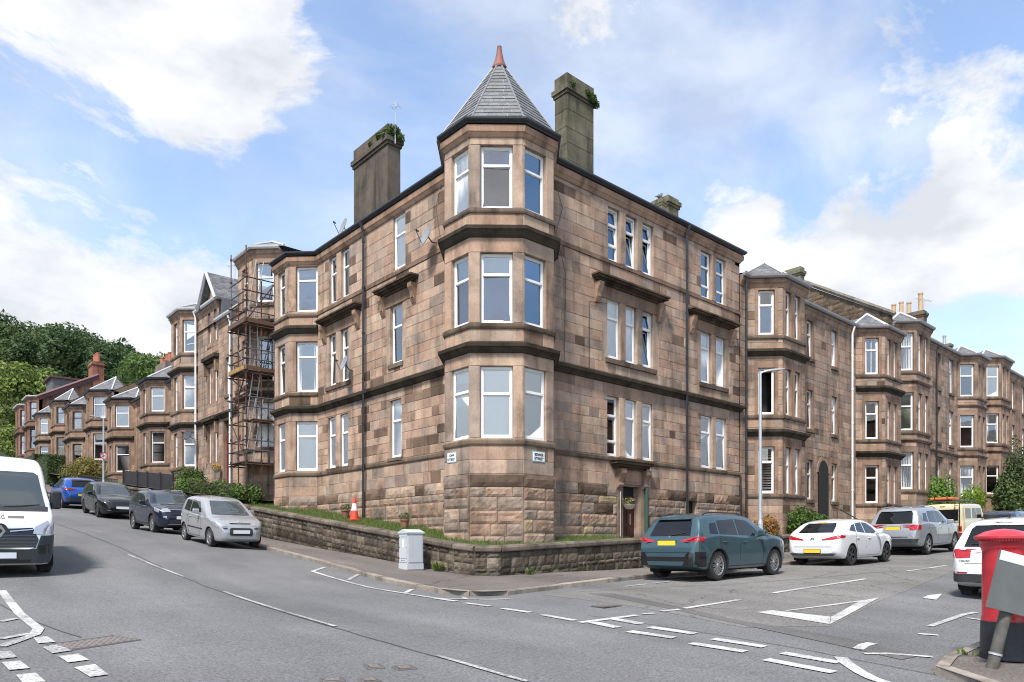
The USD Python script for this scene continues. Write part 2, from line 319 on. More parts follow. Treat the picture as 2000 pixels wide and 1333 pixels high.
# ---------------------------------------------------------------- windows and stones
def quad(m, F, s0, s1, z0, z1, d, tint=(1, 1, 1)):
    return m.put([[s0, d, z0], [s1, d, z0], [s1, d, z1], [s0, d, z1]], [[3, 2, 1, 0]], F, tint)
_pr = random.Random(77)
def add_window(par, F, s0, s1, z0, z1, style='blind', tr=.64, fw=.065, dep=.11, sill=None, fmat=None, pane=None, tilt=0, bars=0, low=0, label=None, simple=False):
    """white frame with a transom, panes, and what hangs behind them"""
    P = part(par, 'window')
    if label: meta(P, label)
    if style == 'blind': dep = .075
    fr = M(); d0, d1 = -dep - .06, -dep
    s0 += .012; s1 -= .012; z0 += .006; z1 -= .008
    fr.box(s0, s0 + fw, d0, d1, z0, z1, F); fr.box(s1 - fw, s1, d0, d1, z0, z1, F)
    fr.box(s0 + fw, s1 - fw, d0, d1 + .002, z0, z0 + fw * 1.25, F); fr.box(s0 + fw, s1 - fw, d0, d1 + .002, z1 - fw, z1, F)
    zt = z0 + (z1 - z0) * tr
    fr.box(s0 + fw, s1 - fw, d0 + .004, d1 + .012, zt - .03, zt + .03, F)
    ops = [(s0 + fw, s1 - fw, zt + .03, z1 - fw), (s0 + fw, s1 - fw, z0 + fw * 1.25, zt - .03)]
    if low:
        zl = z0 + (z1 - z0) * low
        fr.box(s0 + fw, s1 - fw, d0 + .004, d1 + .010, zl - .03, zl + .03, F)
        ops[1] = (s0 + fw, s1 - fw, zl + .03, zt - .03); ops.append((s0 + fw, s1 - fw, z0 + fw * 1.25, zl - .03))
    for k in range(bars):
        sb = s0 + fw + (s1 - s0 - 2 * fw) * (k + 1) / (bars + 1)
        fr.box(sb - .012, sb + .012, d0 + .006, d1 - .008, z0 + fw * 1.25, z1 - fw, F)
    emit(P, 'frame', fr, fmat or WHITE)
    gl = M(); sash = M()
    for k, (a, b, c, d_) in enumerate(ops):
        if tilt and k <= (1 if tilt > 0 else 0) and not (low and k == 0 and tilt < 0):
            th = abs(tilt); h = d_ - c
            def tl(s, dd, z): return [s, d1 - .02 + dd - math.sin(th) * (z - c), c + math.cos(th) * (z - c)]
            for (x0, x1, y0, y1) in ((a, a + .04, c, d_), (b - .04, b, c, d_), (a + .04, b - .04, c, c + .04), (a + .04, b - .04, d_ - .04, d_)):
                vv = np.array([tl(x, dd, y) for x in (x0, x1) for dd in (-.02, .02) for y in (y0, y1)])
                sash.put(vv, np.array([[0, 1, 3, 2], [4, 6, 7, 5], [0, 4, 5, 1], [2, 3, 7, 6], [0, 2, 6, 4], [1, 5, 7, 3]]), F)
            gl.put(np.array([tl(a, 0, c), tl(b, 0, c), tl(b, 0, d_), tl(a, 0, d_)]), [[3, 2, 1, 0]], F)
        else:
            if not simple:
                for (x0, x1, y0, y1) in ((a, a + .022, c, d_), (b - .022, b, c, d_), (a + .022, b - .022, c, c + .022), (a + .022, b - .022, d_ - .022, d_)):
                    sash.box(x0, x1, d0 + .01, d1 - .016, y0, y1, F)
            if style != 'open' or k == 0:
                tx, tz = _pr.uniform(-.016, .016) * (b - a), _pr.uniform(-.016, .016) * (d_ - c); dd = d1 - .037
                gl.put([[a, dd - tx - tz, c], [b, dd + tx - tz, c], [b, dd + tx + tz, d_], [a, dd - tx + tz, d_]], [[3, 2, 1, 0]], F)
    emit(P, 'sash', sash, fmat or WHITE)
    emit(P, 'pane', gl, PANE_C if style in ('blind', 'net', 'slats', 'green') else (pane or PANE))
    a, b, c, d_ = s0 + .01, s1 - .01, z0 + .02, z1 - .02; D = -dep - .052
    bl = M()
    if style == 'blind': quad(bl, F, a, b, c, d_, D); emit(P, 'blind', bl, BLIND)
    elif style == 'half': quad(bl, F, a, b, zt - .05, d_, D); emit(P, 'blind', bl, BLIND)
    elif style in ('net', 'curtain', 'slats', 'venetian', 'green'):
        spans = [(a, b)] if style in ('net', 'green') else [(a, a + (b - a) * .2), (b - (b - a) * .2, b)]
        if style == 'slats':
            k = max(6, int((b - a) / .085))
            for i in range(k):
                x = a + (b - a) * (i + .5) / k
                bl.put([[x - .032, D - .02, c], [x + .032, D + .02, c], [x + .032, D + .02, d_], [x - .032, D - .02, d_]], [[0, 1, 2, 3]], F)
        elif style == 'venetian':
            k = int((d_ - c) / .07)
            for i in range(k):
                z = c + (d_ - c) * (i + .5) / k
                bl.put([[a, D + .02, z - .015], [b, D + .02, z - .015], [b, D - .015, z + .02], [a, D - .015, z + .02]], [[0, 1, 2, 3]], F)
        else:
            for x0, x1 in spans:
                k = max(4, int((x1 - x0) / .03)); xs = np.linspace(x0, x1, k + 1)
                for i in range(k):
                    da, db = (.018 if i % 2 else -.018), (-.018 if i % 2 else .018)
                    bl.put([[xs[i], D + da, c], [xs[i + 1], D + db, c], [xs[i + 1], D + db, d_], [xs[i], D + da, d_]], [[0, 1, 2, 3]], F)
        emit(P, {'slats': 'vertical_blind', 'venetian': 'venetian_blind'}.get(style, 'curtain'), bl,
             {'venetian': VENET, 'green': plain('olive_blind_cloth', (.20, .21, .13), .8)}.get(style, NET))
    if sill:
        sm = M(); sm.box(s0 - .1, s1 + .1, -.1, sill, z0 - .16, z0 - .01, F, tint=(.17, .125, .095)); emit(P, 'sill', sm, S_DARK)
    return P
VENET = plain('grey_venetian_slats', (.33, .31, .30), .6)

PAL = [(.385, .255, .182), (.365, .245, .176), (.34, .232, .168), (.405, .285, .208), (.38, .277, .208), (.315, .215, .156), (.36, .268, .205), (.42, .305, .22)]
SOOT = [(.11, .075, .054), (.155, .104, .074), (.20, .135, .096)]
GREY = [(.28, .216, .17), (.295, .23, .183), (.26, .20, .16)]
def tone(r, soot=.06, grey=.1):
    q = r.random()
    c = SOOT[r.randrange(3)] if q < soot else GREY[r.randrange(3)] if q < soot + grey else PAL[r.randrange(len(PAL))]
    k = r.uniform(.9, 1.1)
    return tuple(x * k for x in c)
def block(F, s0, s1, z0, z1, d=.012, ch=.008, back=-.01):
    """one dressed stone with chamfered arrises"""
    m = M(); j = .0075
    s0 += j; s1 -= j; z0 += j; z1 -= j
    R = lambda i, dd: [[s0 + i, dd, z0 + i], [s1 - i, dd, z0 + i], [s1 - i, dd, z1 - i], [s0 + i, dd, z1 - i]]
    v = np.array(R(0, back) + R(0, d - ch) + R(ch, d)); f = [[8, 9, 10, 11]]
    for o in (0, 4):
        for k in range(4):
            k2 = (k + 1) % 4; f.append([o + k, o + k2, o + 4 + k2, o + 4 + k])
    return m.put(v, np.array(f)[:, ::-1] if not F.flip else np.array(f)[:, ::-1][:, ::-1][:, ::-1], F)
def rock(F, s0, s1, z0, z1, r, d=.05, amp=.05, back=-.02, cell=.13):
    """one rock-faced stone: drafted margin, broken face"""
    m = M(); j = .006
    s0 += j; s1 -= j; z0 += j; z1 -= j
    nx, nz = max(3, int((s1 - s0) / cell) + 1), max(3, int((z1 - z0) / cell) + 1)
    S, Zz = np.meshgrid(np.linspace(s0, s1, nx + 1), np.linspace(z0, z1, nz + 1), indexing='ij')
    edge = np.minimum(np.minimum(S - s0, s1 - S), np.minimum(Zz - z0, z1 - Zz)) / .028
    o = r.uniform(0, 50)
    D = d + np.clip(edge, 0, 1) * amp * (.12 + 1.5 * (meshkit.fbm(np.stack([S * 6.5 + o, Zz * 8.5, np.full_like(S, o)], -1), 4) - .22))
    v = np.stack([S, D, Zz], -1).reshape(-1, 3); i, k = np.meshgrid(np.arange(nx), np.arange(nz), indexing='ij'); q = (i * (nz + 1) + k).ravel(); w = nz + 1
    f = np.stack([q, q + w, q + w + 1, q + 1], 1)
    ring = [i_ * w for i_ in range(nx)] + [nx * w + k_ for k_ in range(nz)] + [nx * w - i_ * w + nz for i_ in range(nx)] + [nz - k_ for k_ in range(nz)]
    n0 = len(v); bk = v[ring].copy(); bk[:, 1] = back; ln = len(ring)
    side = [[ring[a], n0 + a, n0 + (a + 1) % ln, ring[(a + 1) % ln]] for a in range(ln)]
    return m.put(np.vstack([v, bk]), np.vstack([f, np.array(side)[:, ::-1] if False else np.array(side)])[:, ::-1], F)
def courses(F, s0, s1, z0, z1, h, w, holes, r, minw=.12, jit=.05):
    """stones of a coursed wall: rectangles cut off at the openings"""
    out = []; n = max(1, round((z1 - z0) / h)); zs = np.linspace(z0, z1, n + 1)
    if n > 2:
        zs[1:-1] += np.array([r.uniform(-jit, jit) * h * 2 for _ in range(n - 1)])
    for a, b in zip(zs[:-1], zs[1:]):
        s = s0; cuts = [s0]
        while s < s1 - w * .6:
            s += r.uniform(w * .5, w * 1.5); cuts.append(min(s, s1))
        if cuts[-1] < s1: cuts.append(s1)
        if len(cuts) > 2 and cuts[-1] - cuts[-2] < minw: cuts.pop(-2)
        for c, d in zip(cuts[:-1], cuts[1:]):
            parts = [(c, d, a, b)]
            for (h0, h1, y0, y1) in holes:
                nxt = []
                for (p0, p1, q0, q1) in parts:
                    if h1 <= p0 or h0 >= p1 or y1 <= q0 or y0 >= q1: nxt.append((p0, p1, q0, q1)); continue
                    if p0 < h0: nxt.append((p0, h0, q0, q1))
                    if p1 > h1: nxt.append((h1, p1, q0, q1))
                    m0, m1 = max(p0, h0), min(p1, h1)
                    if q0 < y0: nxt.append((m0, m1, q0, y0))
                    if q1 > y1: nxt.append((m0, m1, y1, q1))
                parts = nxt
            out += [p for p in parts if p[1] - p[0] > .07 and p[3] - p[2] > .05]
    return out
class Stones:
    def __init__(self): self.items = []
    def add(self, m, tint):
        v, f, t = m.get()
        self.items.append((np.linalg.norm(v.mean(0) - CAMP) ** 2 / max(1e-6, np.ptp(v[:, 2]) * np.linalg.norm(np.ptp(v[:, :2], axis=0))), v, f, tint))
    def emit(self, par, name, mat, most=290, smooth=False):
        self.items.sort(key=lambda x: x[0]); rest = M()
        for k, (_, v, f, t) in enumerate(self.items):
            if k < most: emit(par, name, M().add(v, f, t), mat, smooth)
            else: rest.add(v, f, t)
        emit(par, name + '_courses', rest, mat, smooth, kind='stuff')
def wall_with_holes(m, F, s0, s1, z0, z1, holes, th=.34, tint=(.36, .265, .20), d=0.):
    p = sbox(s0, z0, s1, z1)
    for h in holes: p = p.difference(sbox(h[0], h[2], h[1], h[3]))
    m.prism(p, -th, d, F, tint)
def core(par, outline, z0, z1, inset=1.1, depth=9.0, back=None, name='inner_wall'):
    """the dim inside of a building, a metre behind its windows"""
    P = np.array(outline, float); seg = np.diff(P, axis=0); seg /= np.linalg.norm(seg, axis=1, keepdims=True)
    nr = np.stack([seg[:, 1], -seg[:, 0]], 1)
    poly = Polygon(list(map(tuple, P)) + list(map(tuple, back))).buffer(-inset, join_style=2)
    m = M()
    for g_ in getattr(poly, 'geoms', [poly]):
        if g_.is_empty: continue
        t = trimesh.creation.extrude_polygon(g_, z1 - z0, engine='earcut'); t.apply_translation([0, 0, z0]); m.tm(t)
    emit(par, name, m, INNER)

# ---------------------------------------------------------------- the corner tenement
MB = thing('corner_tenement', 'three storey red sandstone corner tenement with octagonal slated turret', 'building', (0, 0, 1.0))
OUT = [(0, 15.22), (-.89, 14.33), (-.89, 12.88), (0, 11.99), (0, 2.5), (-1.1, 1.35), (-1.1, .12), (.10, -.9), (1.35, -.9), (2.15, 0), (13.38, 0), (13.38, 6)]
EAVE, SILL2, STR1, SILL0, PLIN, BASE = 14.05, 11.42, 7.55, 4.56, 3.69, .3
FACES = [Face(a, b) for a, b in zip(OUT[:-1], OUT[1:])]
Lb0, Lb1, Lb2, LW, T0, T1, T2, T3, T4, RW, RE = FACES
def lv(F, v0, v1): a, b = F.s(F.A[0], v1), F.s(F.A[0], v0); return a, b      # a span of v on a face of the John Street side
wall = M(); st = Stones(); rk = Stones(); dress = Stones(); r = random.Random(11)
def lw(v0, v1): return LW.s(0, v1), LW.s(0, v0)
def rw(u0, u1): return RW.s(u0, 0), RW.s(u1, 0)
WINS = []     # face, s0, s1, z0, z1, options
A_ = dict(pane=PANE_B)
for (z0, z1, A, B, sa, sb) in ((11.62, 13.56, (5.23, 6.03), ((9.29, 9.96), (10.33, 10.99)), 'blind', 'dark'), (8.22, 10.36, (5.44, 6.24), ((9.35, 10.0), (10.38, 11.02)), 'half', 'curtain'), (4.80, 6.92, (5.49, 6.28), ((9.38, 10.03), (10.41, 11.06)), 'net', 'green2')):
    WINS.append((LW, *lw(*A), z0, z1, dict(style=sa, sill=.06 if z0 < 11 else None)))
    for b in B: WINS.append((LW, *lw(*b), z0, z1, dict(style='blind' if sb == 'green2' else sb, sill=None)))
for (z0, z1, T, D, st_t, st_d) in ((11.56, 13.43, ((4.91, 5.53), (5.87, 6.49), (6.82, 7.46)), ((10.53, 11.28), (11.6, 12.34)), [('dark', .12, .3), ('dark', .14, 0), ('curtain', .14, 0)], [('dark', 0, .27), ('dark', 0, .27)]),
                                   (8.15, 10.22, ((4.87, 5.56), (5.87, 6.49), (6.82, 7.46)), ((10.53, 11.28), (11.6, 12.33)), [('blind', 0, 0), ('net', 0, 0), ('curtain', .12, 0)], [('net', 0, 0), ('net', 0, 0)]),
                                   (4.73, 6.83, ((4.87, 5.5), (5.85, 6.46), (6.81, 7.43)), ((10.52, 11.29), (11.59, 12.37)), [('dark', -.14, .25), ('blind', 0, 0), ('blind', 0, 0)], [('blind', 0, 0), ('blind', 0, 0)])):
    for (a, b), (sy, ti, lo) in zip(T, st_t): WINS.append((RW, *rw(a, b), z0, z1, dict(style=sy, tilt=ti, low=lo, pane=PANE_B if z0 > 5 else PANE, tr=.68)))
    for (a, b), (sy, ti, lo) in zip(D, st_d): WINS.append((RW, *rw(a, b), z0, z1, dict(style=sy, tilt=ti, low=lo, pane=PANE_B if z0 > 5 else PANE, tr=.68)))
for (z0, z1, sy) in ((11.52, 13.38, ('net', 'half2', 'dark')), (8.15, 10.22, ('half', 'half', 'half')), (4.76, 6.88, ('blind', 'blind', 'blind'))):
    cw = T2.L / 2
    WINS.append((T1, .33, 1.17, z0, z1, dict(style=sy[0], tr=.66)))
    WINS.append((T2, cw - .48, cw + .48, z0, z1, dict(style='dark' if sy[1] == 'half2' else sy[1], tr=.70 if z0 > 8 else .62)))
    WINS.append((T3, .04 + .02, .93, z0, z1, dict(style=sy[2], tr=.66, pane=PANE_B if z0 > 7 else PANE)))
for (z0, z1, sy) in ((11.6, 13.53, 'dark'), (8.17, 10.32, 'curtain'), (4.80, 6.90, 'blind')):
    WINS.append((Lb1, Lb1.L / 2 - .40, Lb1.L / 2 + .32, z0, z1, dict(style=sy, tr=.66)))
    WINS.append((Lb2, .30, 1.245, z0, z1, dict(style=sy, tr=.70)))
door = (*rw(5.65, 6.63), 1.7, 3.72)
bsm = (*rw(9.65, 10.2), 2.82, 3.35)
for F in FACES:
    hs = [(w[1], w[2], w[3], w[4]) for w in WINS if w[0] is F]
    if F is RW: hs += [door, bsm]
    wall_with_holes(wall, F, 0, F.L, BASE, EAVE - .05, hs)
emit(MB, 'wall', wall, S_DRESS)
for w in WINS: add_window(MB, w[0], w[1], w[2], w[3], w[4], **w[5])
# ashlar between the levels; window groups get lintels, mullions and jambs of their own
groups = {LW: [(*lw(5.23, 6.03), 11.56, 13.6), (*lw(9.29, 10.99), 11.56, 13.6), (*lw(5.2, 6.48), 8.08, 10.6), (*lw(9.11, 11.26), 8.08, 10.6), (*lw(5.49, 6.28), 4.72, 6.95), (*lw(9.38, 11.06), 4.72, 6.95)],
          RW: [(*rw(4.91, 7.46), 11.56, 13.5), (*rw(10.53, 12.34), 11.56, 13.5), (*rw(4.6, 7.75), 8.0, 10.6), (*rw(10.27, 12.6), 8.0, 10.6), (*rw(4.87, 7.43), 4.72, 6.87), (*rw(10.52, 12.37), 4.72, 6.87), door, (*rw(4.95, 7.15), 3.4, 4.6), bsm]}
for F in (LW, RW):
    for (z0, z1, hh) in ((PLIN + .02, SILL0 - .02, .43), (SILL0 + .17, STR1 - .28, .33), (STR1 + .06, SILL2 - .02, .36), (SILL2 + .15, 13.46, .345)):
        hl = list(groups[F])
        for (a, b, c, d) in groups[F]:
            if c >= z0 - .2 and d <= z1 + .4 and d - c > 1.5: hl.append((a - .22, b + .22, d, d + .42))
        for (a, b, c, d) in courses(F, .02, F.L - .01, z0, z1, hh, .74, hl, r):
            soot = .05
            if F is LW and (4.6 < c < 6.9): soot = .40 if a > 5.2 else .30
            elif F is LW and c > 6.9: soot = .10
            if F is RW and c > 13: soot = .12
            if 0 <= z1 - d < .2 and z0 > 4: soot += .16
            gr = .22 if z0 < 4.6 else .28 if (F is RW and c < 7.3) else .08
            st.add(block(F, a, b, c, d, d=r.uniform(.006, .016)), tone(r, soot, gr))
        for (a, b, c, d) in hl:
            if d - c < .5 and c > 5:
                e = min(d, z1)
                if e - c > .15: st.add(block(F, a, b, c, e, d=.014), tone(r, .04, .05))
    ws = sorted([w for w in WINS if w[0] is F], key=lambda w: (w[3], w[1]))
    for w, w2 in zip(ws[:-1], ws[1:]):
        gap = w2[1] - w[2]
        if abs(w[3] - w2[3]) < .01 and 0 < gap < .6: dress.add(block(F, w[2], w2[1], w[3], w[4], d=.022, ch=.02), tone(r, 0, .05))
for F in (Lb0, Lb1, Lb2, T0, T1, T2, T3, T4):               # bays and turret: jambs, lintels, aprons, low panels
    ws = [w for w in WINS if w[0] is F]
    for (lo, hi, zc) in ((SILL0 + .17, 6.92, 7.22), (8.02, 10.30, 10.66), (11.46, 13.50, 13.60)):
        sp = sorted([(w[1], w[2]) for w in ws if lo - .4 < w[3] < hi])
        z0w, z1w = ([(w[3], w[4]) for w in ws if lo - .4 < w[3] < hi] or [(lo, hi)])[0]
        xs = [0] + [x for q in sp for x in q] + [F.L]
        for a, b in zip(xs[::2], xs[1::2]):
            if b - a > .06: dress.add(block(F, a + .003, b - .003, z0w, z1w, d=.012, ch=.01), tone(r, .0, .15))
        dress.add(block(F, .003, F.L - .003, z1w, zc, d=.014), tone(r, .03, .1))
    for (a, b, c, d) in courses(F, .003, F.L - .003, PLIN + .02, SILL0 - .02, .43, .9, [], r): st.add(block(F, a, b, c, d), tone(r, .03, .6))
    for (z0, z1) in ((7.6, 8.0), (11.02, 11.40)):
        for (a, b, c, d) in courses(F, .003, F.L - .003, z0, z1, .5, .95, [], r): st.add(block(F, a, b, c, d, d=.012), tone(r, .1, .1))
for F in FACES[:-1]:                                        # the rock-faced plinth
    hl = [door, (*rw(5.36, 5.66), 1, 3.72), (*rw(6.62, 7.09), 1, 3.72), bsm] if F is RW else []
    for (a, b, c, d) in courses(F, 0, F.L, .55, PLIN - .36, .36, .72, hl, r, .2, .12):
        t = tone(r, .04, .35)
        if r.random() < .025: t = (.44, .33, .20)
        rk.add(rock(F, a, b, c, d, r, .035, .05, cell=.085), sc(t, .85))
    for (a, b, c, d) in courses(F, 0, F.L, PLIN - .36, PLIN, .36, 1.0, hl, r, .3):
        rk.add(rock(F, a, b, c, d, r, .05, .05), tone(r, .45, .3))
st.emit(MB, 'ashlar_stone', S_ASH); dress.emit(MB, 'dressed_stone', S_DRESS); rk.emit(MB, 'plinth_stone', S_ROCK, 270)
# mouldings
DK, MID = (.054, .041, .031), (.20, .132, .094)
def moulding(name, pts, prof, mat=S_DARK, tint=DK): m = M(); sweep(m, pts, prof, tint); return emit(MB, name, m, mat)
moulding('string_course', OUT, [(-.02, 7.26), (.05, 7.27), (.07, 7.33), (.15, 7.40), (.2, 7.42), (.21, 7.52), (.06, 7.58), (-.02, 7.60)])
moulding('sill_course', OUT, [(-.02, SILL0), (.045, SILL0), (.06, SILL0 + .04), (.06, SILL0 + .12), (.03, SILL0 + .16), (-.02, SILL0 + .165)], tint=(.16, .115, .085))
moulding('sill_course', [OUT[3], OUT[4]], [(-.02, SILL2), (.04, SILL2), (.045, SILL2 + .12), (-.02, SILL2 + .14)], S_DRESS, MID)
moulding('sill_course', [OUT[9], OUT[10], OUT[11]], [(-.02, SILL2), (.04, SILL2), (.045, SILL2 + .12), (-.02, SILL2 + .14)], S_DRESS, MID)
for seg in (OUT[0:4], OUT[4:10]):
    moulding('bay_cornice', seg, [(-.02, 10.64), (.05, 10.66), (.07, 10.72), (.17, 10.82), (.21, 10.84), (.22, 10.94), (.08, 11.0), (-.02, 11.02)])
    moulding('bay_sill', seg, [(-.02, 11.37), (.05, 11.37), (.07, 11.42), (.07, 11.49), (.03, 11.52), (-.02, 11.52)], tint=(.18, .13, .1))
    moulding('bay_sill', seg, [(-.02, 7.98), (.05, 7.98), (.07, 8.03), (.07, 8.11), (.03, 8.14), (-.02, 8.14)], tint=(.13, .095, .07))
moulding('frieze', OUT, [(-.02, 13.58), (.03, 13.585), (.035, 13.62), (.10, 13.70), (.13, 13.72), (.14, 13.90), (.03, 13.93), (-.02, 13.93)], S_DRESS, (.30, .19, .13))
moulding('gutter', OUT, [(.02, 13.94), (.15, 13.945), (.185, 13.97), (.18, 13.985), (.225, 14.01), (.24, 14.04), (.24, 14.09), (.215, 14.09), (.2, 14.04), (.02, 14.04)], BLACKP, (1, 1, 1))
# window hoods on consoles
def hood(F, s0, s1, z0, z1, w=.24):
    m = M()
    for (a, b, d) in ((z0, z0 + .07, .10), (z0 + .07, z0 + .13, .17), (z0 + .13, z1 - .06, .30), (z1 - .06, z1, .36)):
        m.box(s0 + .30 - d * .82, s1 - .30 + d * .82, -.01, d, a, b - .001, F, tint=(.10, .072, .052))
    emit(MB, 'window_hood', m, S_DARK)
    fz = M(); fz.box(s0 + .26, s1 - .26, -.01, .03, z0 - .42, z0, F, tint=(.25, .165, .115)); emit(MB, 'hood_frieze', fz, S_DRESS)
    for s in (s0 + .16, s1 - .16 - w):
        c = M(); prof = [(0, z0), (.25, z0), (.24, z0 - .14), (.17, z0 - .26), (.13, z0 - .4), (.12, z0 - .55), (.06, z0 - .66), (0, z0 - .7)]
        k = len(prof); v = [[s, d, z] for d, z in prof] + [[s + w, d, z] for d, z in prof]
        f = [[i, (i + 1) % k, (i + 1) % k + k] for i in range(k)] + [[i, (i + 1) % k + k, i + k] for i in range(k)]
        f += [[0, i + 1, i] for i in range(1, k - 1)] + [[k, k + i, k + i + 1] for i in range(1, k - 1)]
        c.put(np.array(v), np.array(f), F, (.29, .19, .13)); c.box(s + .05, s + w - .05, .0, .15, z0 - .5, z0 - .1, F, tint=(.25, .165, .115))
        emit(MB, 'console', c, S_DRESS)
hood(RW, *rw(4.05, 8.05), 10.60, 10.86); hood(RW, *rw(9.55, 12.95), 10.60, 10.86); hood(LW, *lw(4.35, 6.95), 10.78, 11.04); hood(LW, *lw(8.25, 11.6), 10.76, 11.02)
for (F, a, b, z) in ((RW, *rw(4.75, 7.6), 8.13), (RW, *rw(10.4, 12.46), 8.13), (LW, *lw(9.15, 11.2), 8.2), (LW, *lw(9.3, 11.15), 4.80)):
    m = M(); m.box(a, b, -.1, .07, z - .17, z - .01, F, tint=(.14, .10, .075)); emit(MB, 'window_sill', m, S_DARK)
# the close entrance
dm = M(); s0, s1 = door[:2]
for a, b in ((s0 - .28, s0 - .01), (s1 + .01, s1 + .28)): dm.box(a, b, -.01, .07, 1.5, 3.78, RW, tint=(.26, .19, .14))
dm.box(s0 - .28, s1 + .28, -.01, .05, 3.78, 4.30, RW, tint=(.30, .20, .14)); dm.box(s0 + .1, s1 - .1, .05, .065, 3.88, 4.2, RW, tint=(.33, .22, .155)); emit(MB, 'door_surround', dm, S_DRESS)
hm = M(); hs0, hs1 = rw(4.95, 7.12)
for a, b, d in ((4.30, 4.38, .12), (4.38, 4.46, .22), (4.46, 4.56, .34), (4.56, 4.64, .40)): hm.box(hs0 + .3 - d * .7, hs1 - .3 + d * .7, -.01, d, a, b - .001, RW, tint=(.10, .072, .052))
emit(MB, 'door_hood', hm, S_DARK)
for s in (s0 - .34, s1 + .08):
    c = M(); prof = [(0, 4.3), (.30, 4.3), (.31, 4.15), (.2, 4.0), (.15, 3.85), (.2, 3.74), (.1, 3.64), (0, 3.6)]; k = len(prof); w = .26
    v = [[s, d, z] for d, z in prof] + [[s + w, d, z] for d, z in prof]
    f = [[i, (i + 1) % k, (i + 1) % k + k] for i in range(k)] + [[i, (i + 1) % k + k, i + k] for i in range(k)] + [[0, i + 1, i] for i in range(1, k - 1)] + [[k, k + i, k + i + 1] for i in range(1, k - 1)]
    emit(MB, 'door_console', c.put(np.array(v), np.array(f), RW, (.24, .16, .115)), S_DRESS)
D = part(MB, 'door'); m = M(); m.box(s0, s1, -.30, -.24, 1.7, 3.32, RW)
for a, b in ((s0 + .12, s0 + .42), (s1 - .42, s1 - .12)):
    for c, d in ((1.85, 2.3), (2.4, 3.15)): m.box(a, b, -.24, -.225, c, d, RW)
emit(D, 'door_leaf', m, plain('dark_red_door_paint', (.055, .018, .016), .35))
m = M(); m.box(s0, s1, -.30, -.22, 3.32, 3.40, RW); emit(D, 'transom_bar', m, plain('dark_red_door_paint', (.055, .018, .016)))
m = M(); quad(m, RW, s0, s1, 3.40, 3.72, -.27); emit(D, 'fanlight', m, plain('dark_fanlight', (.02, .025, .035), .2))
def lettering(par, name, text, F, s, z, d, h, mat, bold=True, center=True):
    t = meshkit.text_mesh(text, h, .006, bold); v = np.array(t.vertices)
    x = v[:, 0] - (v[:, 0].max() / 2 if center else 0)
    m = M().put(np.stack([s + x, d + v[:, 2], z + v[:, 1]], 1), np.array(t.faces)[:, ::-1], F); return emit(par, name, m, mat)
GOLD = plain('pale_gold_numerals', (.55, .48, .33), .4)
lettering(D, 'number', '21', RW, s0 + .3, 3.16, -.222, .13, GOLD)
m = M(); m.box(s1 - .3, s1 - .22, -.225, -.20, 2.35, 2.75, RW); emit(D, 'letter_plate', m, plain('brushed_steel', (.5, .5, .5), .3, 1))
m = M(); q0, q1 = bsm[:2]
for k in range(6): x = q0 + (q1 - q0) * (k + .5) / 6; m.box(x - .02, x + .02, -.2, -.15, 2.82, 3.35, RW)
emit(MB, 'vent_grille', m, plain('dark_green_iron', (.02, .03, .022), .5))
# pipes
def downpipe(par, F, s, z0, z1, mat=BLACKP, rr=.05, d=.16, kink=True):
    m = M(); at = lambda dd, z: F.w(np.array([[s, dd, z]]))[0]
    m.tube(at(d, z0), at(d, z1 - (.35 if kink else 0)), rr, 8)
    if kink: m.tube(at(d, z1 - .35), at(.28, z1), rr, 8)
    P = emit(par, 'downpipe', m, mat, smooth=40)
    b = M(); z = z0 + .5
    while z < z1 - .5: b.tube(at(d, z), at(d, z + .09), rr + .014, 8); z += 1.75
    emit(P, 'collar', b, mat)
downpipe(MB, RW, rw(9.36, 9.36)[0], 1.3, 13.95); downpipe(MB, LW, lw(7.9, 7.9)[0], 2.2, 13.95); downpipe(MB, RW, RW.L + .28, 2.4, 13.3, kink=False); downpipe(MB, RW, RW.L - .15, 2.6, 4.5, kink=False, rr=.035)
gp = M(); a = RW.w(np.array([[rw(6.86, 0)[0], .15, 1.4], [rw(6.86, 0)[0], .15, 3.7]])); gp.tube(a[0], a[1], .055, 8); emit(MB, 'green_pipe', gp, plain('green_pipe_paint', (.03, .085, .06), .45))
a = RW.w(np.array([[rw(5.44, 0)[0], .12, 1.4], [rw(5.44, 0)[0], .12, 3.5]])); gp = M(); gp.tube(a[0], a[1], .02, 6); emit(MB, 'conduit', gp, plain('pale_conduit', (.4, .38, .35), .6))
for F, pts in ((RW, [(2.25, .05, 13.4), (2.6, .06, 12.6), (2.3, .06, 11.7)]), (RW, [(2.45, .05, 11.35), (2.75, .05, 10.5), (2.7, .05, 7.62)]), (RW, [(3.9, .04, 7.62), (3.9, .04, 9.85), (4.85, .04, 10.0)]), (LW, [(LW.s(0, 2.9), .04, 13.8), (LW.s(0, 3.3), .05, 13.0), (LW.s(0, 3.0), .05, 11.6)])):
    p = [(x - (2.15 if F is RW else 0), d, z) for x, d, z in pts]; m = M(); m.path(F.w(np.array(p)), .008, 5); emit(MB, 'cable', m, BLACKP)
